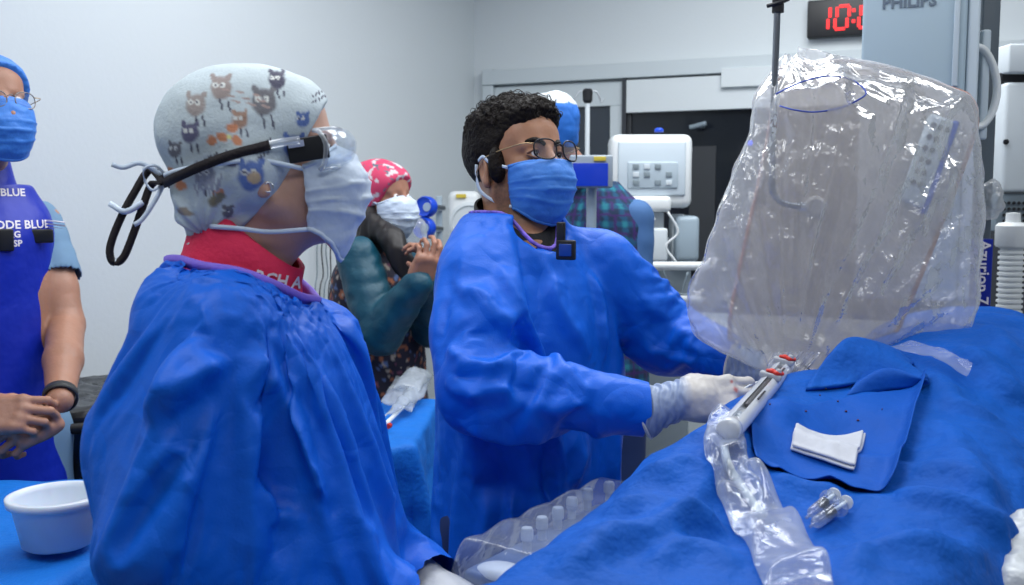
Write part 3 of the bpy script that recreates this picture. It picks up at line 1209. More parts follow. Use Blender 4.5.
def hand(s, Hm, sx, curl=(20, 25, 30, 35), thumb=(35, 20), scale=1.0, spread=4, k=0.006, fr=1.0, base=(10, 10, 12, 16)):
    """hand in frame Hm: wrist at the origin, fingers along +y, back of the hand +z, thumb on side sx (+x or -x)"""
    sc = scale
    L = [(0.042, 0.026, 0.020), (0.046, 0.029, 0.021), (0.043, 0.027, 0.020), (0.034, 0.021, 0.018)]
    X = [0.030, 0.0105, -0.010, -0.029]
    Y = [0.086, 0.091, 0.086, 0.078]
    rad = [0.0095, 0.0098, 0.0093, 0.0083]
    s.box((0, 0.048 * sc, 0), (0.040 * sc, 0.048 * sc, 0.0145 * sc * fr), Hm, rnd=0.0135 * sc, k=0.012)
    s.ell((sx * 0.026 * sc, 0.030 * sc, -0.008 * sc), (0.020 * sc, 0.032 * sc, 0.016 * sc), Hm, 0.012)
    s.ell((-sx * 0.026 * sc, 0.036 * sc, -0.006 * sc), (0.016 * sc, 0.036 * sc, 0.013 * sc), Hm, 0.012)
    for i in range(4):
        p = Vector((sx * X[i] * sc, Y[i] * sc, 0.001))
        ang = -R(base[i])
        sp = -sx * R(spread) * (1.5 - i)
        s.ell(p + Vector((0, -0.004, 0.003)), 0.0115 * sc, Hm, 0.008)
        for q in range(3):
            dvec = Vector((math.sin(-sp) * math.cos(ang), math.cos(ang) * math.cos(sp), math.sin(ang)))
            e = p + dvec * L[i][q] * sc
            r0 = rad[i] * sc * fr * (1 - 0.10 * q); r1 = rad[i] * sc * fr * (1 - 0.10 * (q + 1))
            s.cone(p, e, r0, r1, Hm, k if q == 0 else 0.003)
            p = e
            ang -= R(curl[i] * (1.1 if q == 0 else 0.8))
    # thumb from the side of the palm near its base
    p = Vector((sx * 0.030 * sc, 0.022 * sc, -0.006 * sc))
    a0 = R(thumb[0]); dn = R(thumb[1])
    for q, (l, r0, r1) in enumerate(((0.040, 0.0135, 0.0115), (0.031, 0.0112, 0.0100), (0.024, 0.0098, 0.0082))):
        dvec = Vector((sx * math.sin(a0) * math.cos(dn), math.cos(a0) * math.cos(dn), -math.sin(dn)))
        e = p + dvec * l * sc
        s.cone(p, e, r0 * sc * fr, r1 * sc * fr, Hm, 0.008 if q == 0 else 0.003)
        p = e
        a0 -= R(16); dn += R(6)


def handframe(wrist, direction, back):
    y = Vector(direction).normalized()
    z = Vector(back); z = (z - y * z.dot(y)).normalized()
    x = y.cross(z)
    M = Matrix((x, y, z)).transposed().to_4x4()
    M.translation = Vector(wrist)
    return M


def glasses_rim(H, parent, kind, m_rim, m_lens, w=0.052, h=0.040, gap=0.018, y=0.112, zc=-0.002, tilt=0, r=0.0022, temple_z=-0.004):
    root = None
    for sx in (-1, 1):
        cx = sx * (gap / 2 + w / 2)
        pts = []
        for i in range(28):
            t = 2 * math.pi * i / 28
            ex = 2.6
            x = math.copysign(abs(math.cos(t)) ** (2 / ex), math.cos(t)) * w / 2
            z = math.copysign(abs(math.sin(t)) ** (2 / ex), math.sin(t)) * h / 2
            pts.append(H @ Vector((cx + x, y - abs(cx + x) ** 2 * 3.5, zc + z)))
        if root is None:
            mb = MB(); mb.smooth = True
            mb.tube(pts, r, 8, closed=True)
            root = (mb, [])
        else:
            root[0].tube(pts, r, 8, closed=True)
        root[1].append(pts)
    mb = root[0]
    mb.tube([H @ Vector((-gap / 2, y - 0.001, zc + 0.006)), H @ Vector((0, y + 0.002, zc + 0.010)), H @ Vector((gap / 2, y - 0.001, zc + 0.006))], r * 0.9, 8, smooth_path=4)
    fr = mb.build(kind, m_rim, parent)
    for pts in root[1]:
        c = sum(pts, Vector()) / len(pts)
        ln = MB(); ln.smooth = True
        ln.add([c + H.to_3x3() @ Vector((0, 0.0012, 0))] + pts, [(0, i + 1, (i + 1) % len(pts) + 1) for i in range(len(pts))])
        ln.build('lens', m_lens, fr)
    for sx in (-1, 1):
        x0 = gap / 2 + w
        t = MB(); t.smooth = True
        yy = y - x0 ** 2 * 3.5
        t.tube([H @ Vector((sx * x0, yy, zc + 0.010)), H @ Vector((sx * 0.078, yy - 0.012, zc + 0.010)), H @ Vector((sx * 0.081, 0.03, temple_z + 0.008)), H @ Vector((sx * 0.083, -0.005, temple_z)), H @ Vector((sx * 0.080, -0.03, temple_z - 0.02))], r * 0.75, 8, smooth_path=5)
        t.build('temple', mat('gold_temple', (0.55, 0.38, 0.2), 0.35, metal=0.8) if m_rim.name != 'clear_lens' else m_rim, fr)
    return fr


def strain_fn(base=0.03, aniso=()):
    """aniso: (axis vector, amount, centre, radius)"""
    def fn(mid, u):
        e = np.full(len(mid), base)
        for (ax, amt, c, r) in aniso:
            a = np.array(Vector(ax).normalized())
            w = 1.0 if c is None else np.exp(-((mid - np.array(c)) ** 2).sum(1) / r ** 2)
            e = e + amt * w * (u @ a) ** 2
        return e
    return fn



def drape_gown(g, kb, nb, Nk, rhole, rpin, cuffs, lines, body, gain=1.25, frames=20, shrink=-0.03, bend=20, mass=0.22, m=None, name='surgical_gown', binding=None):
    V, Q = g.mesh()
    V = smooth_mesh(V, Q, 2)
    axn = (Nk - nb).normalized()
    rel = V - np.array(nb)
    al = rel @ np.array(axn)
    rad = np.linalg.norm(rel - al[:, None] * np.array(axn), axis=1)
    keep = ~((rad < rhole) & (al > -0.07)) & (V[:, 2] > 0.37)
    for (w_, el_) in cuffs:
        dd = np.array((w_ - el_).normalized())
        keep &= ~(((V - np.array(w_)) @ dd > 0.0) & (np.linalg.norm(V - np.array(w_), axis=1) < 0.075))
    V, Q = submesh(V, Q, keep)
    nkd = np.linalg.norm(V - np.array(nb), axis=1)
    pin = np.clip(1.15 - (nkd - rpin) / 0.03, 0, 1)
    for w_, _ in cuffs:
        pin = np.maximum(pin, np.clip(1 - (np.linalg.norm(V - np.array(w_), axis=1) - 0.06) / 0.03, 0, 1))
    KV, KQ = kb.mesh()
    N = normals(V, Q)
    V = V + N * (gain * crease(V, N, lines) * (1 - pin))[:, None]
    X = cloth_sim(V, Q, pin, [(KV, KQ)], frames=frames, bend=bend, shrink=shrink, tension=40, mass=mass)
    X = smooth_mesh(X, Q, 1, 0.3)
    go = mesh_np(name, X, Q, m or M_gown, body)
    go.modifiers.new('s', 'SUBSURF').render_levels = 1; go.modifiers['s'].levels = 1
    # bound neck edge follows the cloth's own rim
    ax_n = np.array(axn)
    rl = X - np.array(nb); al2 = rl @ ax_n
    pr_ = rl - al2[:, None] * ax_n; rd2 = np.linalg.norm(pr_, axis=1)
    near = (al2 > -0.09) & (rd2 < rhole + 0.05) & (rd2 > rhole - 0.02)
    u_ = np.array(axn.orthogonal().normalized()); v_ = np.cross(ax_n, u_)
    an_ = np.arctan2(pr_ @ v_, pr_ @ u_)
    rim = []
    for k in range(40):
        a0_ = -math.pi + (k + 0.5) * math.pi / 20
        d_ = np.abs((an_ - a0_ + math.pi) % (2 * math.pi) - math.pi)
        c_ = np.nonzero(near & (d_ < 0.12))[0]
        sc_ = X[c_][:, 2] - 0.9 * np.abs(rd2[c_] - rhole)
        b_ = c_[np.argsort(-sc_)[:4]]
        rim.append(X[b_].mean(0))
    rim = np.array(rim)
    for _ in range(3): rim = rim * 0.5 + 0.25 * np.roll(rim, 1, 0) + 0.25 * np.roll(rim, -1, 0)
    rim = [Vector(p) for p in rim]
    if binding is not None:
        bd = MB(); bd.smooth = True
        bd.ribbon([p + Vector((0, 0, 0.002)) for p in rim], binding[1], 0.006, closed=True)
        bd.build('neck_binding', binding[0], go)
    return go


# ================================================================== woman in the patterned cap (nearest)
def build_woman():
    H = headframe(P(262, 160, 1.33), 12, 9, 0)
    nb = P(241, 280, 1.33)
    T = yawframe((P(262, 300, 1.33).x, 1.33, 0), 8)
    sh_r = P(206, 330, 1.17); el_r = P(160, 548, 1.12); wr_r = P(400, 612, 1.22)
    sh_l = P(330, 330, 1.47); el_l = P(352, 530, 1.50); wr_l = P(436, 590, 1.36)
    c = np.array(H.translation)
    # body
    s = SDF((-0.75, 0.95, 0.0), (0.0, 1.75, 1.72), 0.014, fine=[(c - 0.13, c + 0.13, 0.0032)])
    head_sdf(s, H, nb, 0.052)
    s.stack([(0.80, 0, 0, .14, .10), (1.0, 0, 0, .15, .11), (1.2, 0, 0, .16, .11), (1.30, 0, 0, .15, .09), (1.35, 0, -.02, .10, .065), (1.38, 0, -.02, .06, .05)], T, 0.03)
    for (a, b, d, q) in ((sh_r, el_r, wr_r, 1), (sh_l, el_l, wr_l, -1)):
        s.limb([a + Vector((0.02 if q > 0 else -0.015, 0.06 * q, -0.025)), b, d], [0.044, 0.038, 0.027], k=0.02)
    body_legs(s, (T.translation.x, 1.33), 8, 0.85)
    V, Q = s.mesh(); V = smooth_mesh(V, Q, 1)
    body = mesh_np('person', V, Q, skin('skin_light', (0.60, 0.35, 0.26)), origin=(T.translation.x, 1.33, 0))
    tag(body, 'person in blue gown with animal print scrub cap and pink collar, nearest the camera', 'person')
    eyes(H, body)
    trousers((T.translation.x, 1.33), 8, 0.85, mat('scrub_navy', (0.01, 0.03, 0.12), 0.8), body)

    # gown
    g = SDF((-0.82, 0.88, 0.34), (0.06, 1.80, 1.46), 0.0095)
    g.stack([(0.35, 0, 0, .26, .23), (0.8, 0, 0, .235, .205), (1.0, 0, 0.0, .215, .18), (1.12, 0, 0, .205, .165), (1.22, 0, 0, .20, .150),
             (1.30, 0, -0.0, .195, .125), (1.345, 0, -.018, .165, .105), (1.385, 0, -.03, .125, .095), (1.41, 0, -.035, .10, .08)], T, 0.0)
    g.limb([sh_r + Vector((0.01, 0.05, -0.01)), sh_r * 0.5 + el_r * 0.5 + Vector((-0.012, 0, 0)), el_r, wr_r], [0.070, 0.082, 0.088, 0.060], k=0.07)
    g.limb([sh_l + Vector((-0.02, -0.06, -0.01)), sh_l * 0.5 + el_l * 0.5, el_l, wr_l], [0.050, 0.064, 0.072, 0.048], k=0.05)
    g.ell(P(130, 440, 1.2), (0.055, 0.07, 0.095), k=0.07)
    g.ell(P(168, 318, 1.26), (0.045, 0.08, 0.06), k=0.05)
    g.ell(P(352, 365, 1.42), (0.030, 0.045, 0.060), k=0.05)
    g.ell(P(330, 440, 1.33), (0.05, 0.09, 0.14), k=0.05)
    Nk = H @ Vector((0, -0.02, -0.06))
    g.cone(nb + Vector((0, 0, -0.045)), nb + (Nk - nb) * 1.5, 0.088, 0.086, mode='s')
    g.ell(nb + Vector((0.064, 0, -0.004)), (0.062, 0.097, 0.058), k=0.01, mode='s')
    g.ell(nb + Vector((0.025, -0.095, 0.005)), (0.085, 0.045, 0.034), k=0.015, mode='s')
    lines = [
        ([(186, 272), (186, 340), (190, 408)], 0.004, 0.004, 1.2, 1.0),
        ([(88, 452), (120, 440), (155, 424), (188, 409)], 0.026, 0.022, 1.3, 0.25),
        ([(186, 408), (230, 424), (276, 436)], 0.026, 0.026, 1.3, 0.22),
        ([(306, 560), (306, 500), (292, 462), (262, 432)], 0.020, 0.030, 1.4, 0.30),
        ([(240, 330), (262, 372), (300, 392), (334, 396)], 0.020, 0.016, 1.3, 0.35),
        ([(276, 440), (304, 418), (330, 396)], 0.012, 0.014, 1.2, 0.6),
        ([(334, 394), (356, 440), (392, 500), (410, 540)], 0.018, 0.018, 1.3, 0.4),
        ([(322, 410), (352, 470), (356, 560)], 0.020, -0.016, 1.3, 0.8),
        ([(232, 520), (268, 545), (300, 552)], 0.012, 0.012, 1.3, 0.4),
        ([(96, 470), (135, 505), (150, 560)], 0.014, 0.010, 1.3, 0.5),
        ([(300, 300), (345, 335), (372, 400)], 0.018, -0.008, 1.4, 1.0),
    ]
    kb = SDF((-0.75, 0.95, 0.3), (0.0, 1.75, 1.5), 0.018)
    kb.stack([(0.33, 0, 0, .16, .14), (0.80, 0, 0, .17, .13), (1.0, 0, 0, .16, .13), (1.2, 0, 0, .17, .125), (1.30, 0, 0, .165, .10), (1.36, 0, -.02, .12, .08), (1.39, 0, -.02, .09, .07)], T, 0.0)
    kb.limb([sh_r + Vector((0.01, 0.03, -0.005)), el_r, wr_r], [0.060, 0.062, 0.042], k=0.05)
    kb.ell(P(128, 450, 1.2), (0.045, 0.05, 0.07), k=0.06)
    kb.ell(P(172, 318, 1.26), (0.035, 0.07, 0.05), k=0.05)
    kb.limb([sh_l + Vector((-0.01, -0.03, -0.01)), el_l, wr_l], [0.050, 0.045, 0.036], k=0.03)
    go = drape_gown(g, kb, nb, Nk, 0.094, 0.095, ((wr_r, el_r), (wr_l, el_l)), lines, body, gain=1.7,
                    binding=(mat('purple_binding', (0.20, 0.13, 0.62), 0.7, bump=[('noise', 200, 0.001, 2)]), 0.013))
    # pink turtleneck collar
    Cf = Matrix.Translation(nb) @ (Nk - nb).to_track_quat('Z', 'Y').to_matrix().to_4x4()
    axis = (Nk - nb).normalized()
    def ring(z, r, tx, ty, n=56, wav=0.0, ph=0):
        out = []
        c0 = nb + axis * z
        for i in range(n):
            t = 2 * math.pi * i / n
            v = Vector((math.cos(t), math.sin(t), 0)) * r * (1 + wav * math.sin(3 * t + ph))
            out.append(c0 + v + Vector((0, 0, tx * math.cos(t) + ty * math.sin(t))))
        return out
    rows = [ring(-0.045, 0.086, -0.03, 0), ring(-0.018, 0.083, -0.03, 0, wav=.02), ring(0.010, 0.077, -0.030, 0, wav=.02), ring(0.038, 0.071, -0.042, 0, wav=.02), ring(0.072, 0.068, -0.056, 0, wav=.02), ring(0.074, 0.062, -0.056, 0)]
    n = 56
    CV = [v for r_ in rows for v in r_]
    CF = [(j * n + i, j * n + (i + 1) % n, (j + 1) * n + (i + 1) % n, (j + 1) * n + i) for j in range(len(rows) - 1) for i in range(n)]
    cb = MB(); cb.smooth = True; cb.add(CV, CF)
    M_pink = mat('pink_knit', (0.72, 0.022, 0.085), 0.75, bump=[('noise', 180, 0.0012, 3), ('noise', 14, 0.006, 2)])
    col = cb.build('collar', M_pink, body)
    md = col.modifiers.new('t', 'SOLIDIFY'); md.thickness = 0.003
    col['label'] = 'pink turtleneck collar'
    bv = bvh_of(col)
    pc = P(281, 284, 1.26)
    text_mesh('lettering', 'RCH A', pc, (1, 0.35, -0.30), (0.25, 0, 1), 0.022, mat('white_print', (0.8, 0.75, 0.8), 0.6), col, bv, off=0.0028, bold=0.0006)
    # scrub cap with printed animals
    cs = cap_sdf(H, 0.0026, 0.0085, extra=[((0.0, -0.075, -0.050), (0.052, 0.045, 0.042), 0.03), ((0.012, -0.095, -0.098), (0.020, 0.018, 0.018), 0.008),
                                           ((0.0, -0.04, 0.05), (0.076, 0.087, 0.072), 0.02),
                                           ((0.066, -0.012, -0.012), (0.024, 0.032, 0.045), 0.02), ((-0.066, -0.012, -0.012), (0.024, 0.032, 0.045), 0.02)])
    cs.plane((0, 0.092, 0.058), (0, 0.80, -0.60), H)
    cs.plane((0, 0.0, -0.058), (0, 0.50, -0.86), H)
    V, Q = cs.mesh(); V = smooth_mesh(V, Q, 1)
    Hi = np.array(H.inverted())
    L = V @ Hi[:3, :3].T + Hi[:3, 3]
    # soft gathers running to the back knot
    N = normals(V, Q)
    kn = np.array([0.0, -0.085, -0.085])
    dv = L - kn; ang = np.arctan2(dv[:, 2], dv[:, 1]); rr = np.linalg.norm(dv, axis=1)
    V = V + N * ((0.0035 * np.sin(ang * 13 + 3 * noise(L * 14)) * np.exp(-rr / 0.075)) + 0.003 * fbm(L * 20, 2))[:, None]
    col3 = np.tile(np.array([0.52, 0.60, 0.64]), (len(V), 1))
    x2, y2, dd = proj(V)
    near = L[:, 0] > 0.01
    def blob(px, py, rx, ry, rot, c, soft=0.25, wob=0.15):
        a = R(rot)
        dx, dy = x2 - px, y2 - py
        u = (dx * math.cos(a) + dy * math.sin(a)) / rx; v = (-dx * math.sin(a) + dy * math.cos(a)) / ry
        d = np.sqrt(u * u + v * v) + wob * noise(L * 120)
        w = np.clip((1 + soft / 2 - d) / soft, 0, 1) * near
        col3[:] = col3 * (1 - w[:, None]) + np.array(c) * w[:, None]
    gr, dk, orr, bl = (0.16, 0.16, 0.18), (0.05, 0.05, 0.09), (0.62, 0.26, 0.14), (0.10, 0.17, 0.42)
    def owl(px, py, s_, c_, rot=0, legs=True):
        blob(px, py, 11 * s_, 12.5 * s_, rot, c_)
        for q in (-1, 1):
            blob(px + q * 8 * s_, py - 11 * s_, 3 * s_, 5 * s_, rot + q * 25, c_)
            blob(px + q * 3.8 * s_ - 2, py - 3 * s_, 2.9 * s_, 2.9 * s_, 0, (0.7, 0.72, 0.7), wob=0)
            blob(px + q * 3.8 * s_ - 2, py - 3 * s_, 1.1 * s_, 1.1 * s_, 0, dk, wob=0)
            if legs: blob(px + q * 4 * s_ + 4, py + 18 * s_, 1.0, 7 * s_, -12, dk)
    owl(264, 102, 1.1, gr); owl(221, 88, 0.95, (0.30, 0.25, 0.24), 10); owl(196, 105, 0.9, (0.33, 0.29, 0.28), 20)
    owl(277, 80, 0.75, dk, -25); owl(251, 176, 1.2, bl, 5, False); owl(294, 147, 0.95, bl, 0, False)
    owl(205, 175, 0.9, (0.25, 0.27, 0.33), 0); owl(190, 133, 0.8, (0.12, 0.12, 0.2), 15)
    blob(254, 178, 7, 6, 0, (0.50, 0.38, 0.25))
    owl(228, 212, 0.5, gr, 30, False); owl(240, 120, 0.7, (0.38, 0.24, 0.18), -10); owl(303, 120, 0.6, bl, 10, False); owl(175, 150, 0.6, gr, 10); owl(232, 160, 0.6, (0.12, 0.12, 0.2), 10, False)
    for (px, py) in ((222, 137), (232, 128), (237, 141), (212, 140), (176, 178), (181, 186), (219, 193), (170, 172)):
        blob(px, py, 6, 4.5, px * 7 % 90, orr, wob=0.5)
    blob(229, 137, 3, 3, 0, (0.7, 0.7, 0.3)); blob(216, 200, 12, 5, -35, (0.22, 0.20, 0.14), wob=0.7); blob(185, 212, 8, 4, 20, (0.30, 0.26, 0.22), wob=0.6)
    for (px, py, k_) in ((258, 146, 14), (313, 96, 10), (205, 160, 9), (300, 170, 8)):   # scribbled words
        for i in range(k_):
            blob(px + (i % 5) * 3.1, py - (i % 5) * 1.6 + (i // 5) * 6, 0.9, 2.2, (i * 53) % 90 - 30, dk, wob=0)
    for i in range(9):
        blob(226 + i * 5, 90 + (i % 3) * 5 + i * .8, 5, 1.0, 12, (0.40, 0.30, 0.28), wob=0)
        blob(196 + i * 3, 182 + (i % 2) * 4, 1.2, 10, 10, (0.30, 0.33, 0.42), wob=0)
    cap = mesh_np('scrub_cap', V, Q, mat('cap_print', (0.6, 0.66, 0.7), 0.75, attr=True, bump=[('noise', 250, 0.0008, 2)]), body, colors=col3)
    # mask
    side = 0.022
    mk, W, (nu, nv) = surgical_mask(H, M_maskw, body, ptop=0.004, out=0.006, wrinkles=1.6, seed=5, side_y=0.052, halfw=0.073, droop=0.016,
                  ties=[[(0.071, 0.052, -0.022), (0.088, 0.0, -0.004), (0.086, -0.05, 0.000), (0.060, -0.098, 0.000), (0.02, -0.122, -0.002), (0.0, -0.124, -0.004)],
                        [(0.062, 0.046, -0.098), (0.066, -0.005, -0.093), (0.068, -0.040, -0.083), (0.055, -0.075, -0.075), (0.0, -0.09, -0.075)],
                        [(0, -0.122, -0.004), (0.008, -0.132, 0.012), (0.010, -0.147, 0.010), (0.0, -0.150, -0.004), (0.008, -0.142, -0.018), (0.004, -0.128, -0.012)],
                        [(0, -0.124, -0.006), (0.010, -0.140, -0.030), (0.012, -0.160, -0.052), (0.012, -0.172, -0.058)],
                        [(0, -0.126, -0.002), (0.004, -0.150, 0.018), (0.004, -0.172, 0.016), (0.006, -0.185, 0.022)]])
    # goggles: clear shell with dark side window and strap
    gm = MB(); gm.smooth = True
    zt, zb = 0.020, -0.030
    path = []
    for i in range(25):
        t = -1 + 2 * i / 24
        path.append(Vector((0.084 * math.sin(t * 1.50), 0.070 + 0.046 * math.cos(t * 1.50) ** 0.8, 0.004)))
    n = len(path)
    GV, GF = [], []
    for j, (dz, dy) in enumerate(((zb, -0.004), (zb * 0.8, 0.001), (zb * 0.3, 0.004), (0, 0.005), (zt * 0.4, 0.004), (zt * 0.85, 0.001), (zt, -0.004))):
        for p in path: GV.append(H @ (p + Vector((0, dy, dz)) + Vector((p.x, p.y - 0.04, 0)).normalized() * dy))
    GF = [(j * n + i, j * n + i + 1, (j + 1) * n + i + 1, (j + 1) * n + i) for j in range(6) for i in range(n - 1)]
    gm.add(GV, GF)
    sg = gm.build('safety_glasses', M_clear, body)
    md = sg.modifiers.new('t', 'SOLIDIFY'); md.thickness = 0.0025
    rm = MB(); rm.smooth = True
    rm.tube([GV[i] for i in range(n)], 0.0022, 8); rm.tube([GV[6 * n + i] for i in range(n)], 0.0022, 8)
    for i in (0, n - 1):
        rm.tube([GV[j * n + i] for j in range(7)], 0.003, 8)
    rm.build('rim', film('clear_rim', (0.85, 0.9, 0.95), 0.35, 0.5, 0.08), sg)
    for sx in (1, -1):
        w = MB()
        Gf = H @ Matrix.Translation((sx * 0.0785, 0.060, 0.002)) @ Matrix.Rotation(sx * R(-14), 4, 'Z')
        w.box(Gf @ Vector((0, 0, 0)), (0.005, 0.052, 0.030), Gf.to_3x3(), 0.002)
        wo = w.build('side_window', M_black, sg)
        if sx > 0:
            MB().box(Gf @ Vector((0.0035, -0.013, 0.008)), (0.0015, 0.020, 0.008), Gf.to_3x3()).build('sticker', mat('pale_sticker', (0.45, 0.5, 0.65), 0.5), wo)
            gp = Gf @ Vector((0.001, -0.045, 0.010))
    for sx in (1, -1):
        st = MB(); st.smooth = True
        st.ribbon([H @ Vector(p) for p in ((sx * 0.082, 0.052, 0.014), (sx * 0.087, 0.03, 0.014), (sx * 0.089, 0.0, 0.012))], 0.010, 0.002, smooth_path=5, up=H.to_3x3() @ Vector((0, 0, 1)))
        st.build('temple', film('clear_rim', (0.85, 0.9, 0.95), 0.35, 0.5, 0.08), sg)
    st = MB(); st.smooth = True
    path = [(0.0875, 0.015, 0.013), (0.0885, -0.03, 0.008), (0.082, -0.07, 0.0), (0.055, -0.105, -0.008), (0.02, -0.125, -0.012)]
    st.ribbon([H @ Vector(p) for p in path], 0.012, 0.004, smooth_path=6, up=H.to_3x3() @ Vector((0, 0, 1)))
    st.ribbon([H @ Vector((-a, b, c_)) for (a, b, c_) in path], 0.012, 0.004, smooth_path=6, up=H.to_3x3() @ Vector((0, 0, 1)))
    lp = [P(165, 152, 1.335), P(150, 170, 1.33), P(133, 195, 1.33), P(119, 222, 1.33), P(110, 248, 1.33), P(113, 262, 1.33), P(123, 258, 1.33), P(133, 235, 1.33), P(143, 206, 1.33), P(152, 184, 1.33), P(166, 155, 1.34)]
    dep = H @ Vector((0.02, -0.125, -0.012))
    lp = [dep] + lp[1:-1] + [dep]
    view = Vector((-.15, 1, 0.0))
    st.ribbon(lp, 0.0095, 0.004, smooth_path=6, ups=[Vector((0.2, 1, 0.0)).cross(Vector((0, 0, 1))) for _ in spline(lp, 6)])
    st.build('strap', mat('black_strap', (0.012, 0.008, 0.010), 0.8, bump=[('noise', 300, 0.001, 2)]), sg)
    cl = MB(); cl.smooth = True
    pc = P(127, 207, 1.33)
    cl.tube([pc + Vector((-0.022, 0, 0.004)), pc + Vector((0.0, -0.006, -0.006)), pc + Vector((0.022, 0, 0.006))], 0.004, 8, smooth_path=4)
    cl.build('strap_slider', M_tie, sg)
    # ear ring stud, visible glove tip
    e = MB(); e.smooth = True
    ec = H @ Vector((0.084, 0.004, -0.038))
    e.tube([ec + H.to_3x3() @ Vector((0.002, 0.006 * math.cos(t), 0.006 * math.sin(t))) for t in np.linspace(0, 6.28, 14)[:-1]], 0.0012, 6, closed=True)
    e.build('earring', M_steel, body)
    for (w_, el_, sx) in ((wr_r, el_r, 1), (wr_l, el_l, -1)):
        hs = SDF(np.array(w_) - 0.22, np.array(w_) + 0.22, 0.0045)
        F = handframe(w_, (w_ - el_) + Vector((0, 0, 0.02)), (0, 0, 1))
        hand(hs, F, -sx, curl=(28, 30, 32, 34), fr=1.05)
        hs.cone(w_ + (el_ - w_).normalized() * 0.09, w_ + (w_ - el_).normalized() * 0.02, 0.036, 0.028, k=0.02)
        V, Q = hs.mesh(); V = smooth_mesh(V, Q, 1)
        mesh_np('glove', V, Q, M_glove, body)
    return body

W_body = build_woman()
# ================================================================== man with dark hair and glasses (centre)
def hair_sdf(H, extra=(), h=0.0028, puff=0.010):
    c = np.array(H.translation)
    s = SDF(c - 0.19, c + 0.19, h)
    s.ell((0, -0.016, 0.036), (0.078 + puff, 0.100 + puff, 0.088 + puff), H)
    for (cc, rr, kk) in extra: s.ell(cc, rr, H, kk)
    return s


def clip_collar(name, nb, axis, r0, r1, z0, z1, m, parent, tx=0.0, ty=0.0, n=48):
    cb = MB(); cb.smooth = True
    rows = []
    for (z, r) in ((z0, r0), (z0 * .6 + z1 * .4, r0 * .5 + r1 * .5), (z1 - 0.004, r1), (z1, r1 - 0.002), (z1 - 0.002, r1 - 0.006)):
        c0 = nb + axis * z
        rows.append([c0 + Vector((math.cos(t), math.sin(t), 0)) * r + Vector((0, 0, tx * math.cos(t) + ty * math.sin(t))) for t in [2 * math.pi * i / n for i in range(n)]])
    CV = [v for r_ in rows for v in r_]
    CF = [(j * n + i, j * n + (i + 1) % n, (j + 1) * n + (i + 1) % n, (j + 1) * n + i) for j in range(len(rows) - 1) for i in range(n)]
    cb.add(CV, CF)
    return cb.build(name, m, parent)


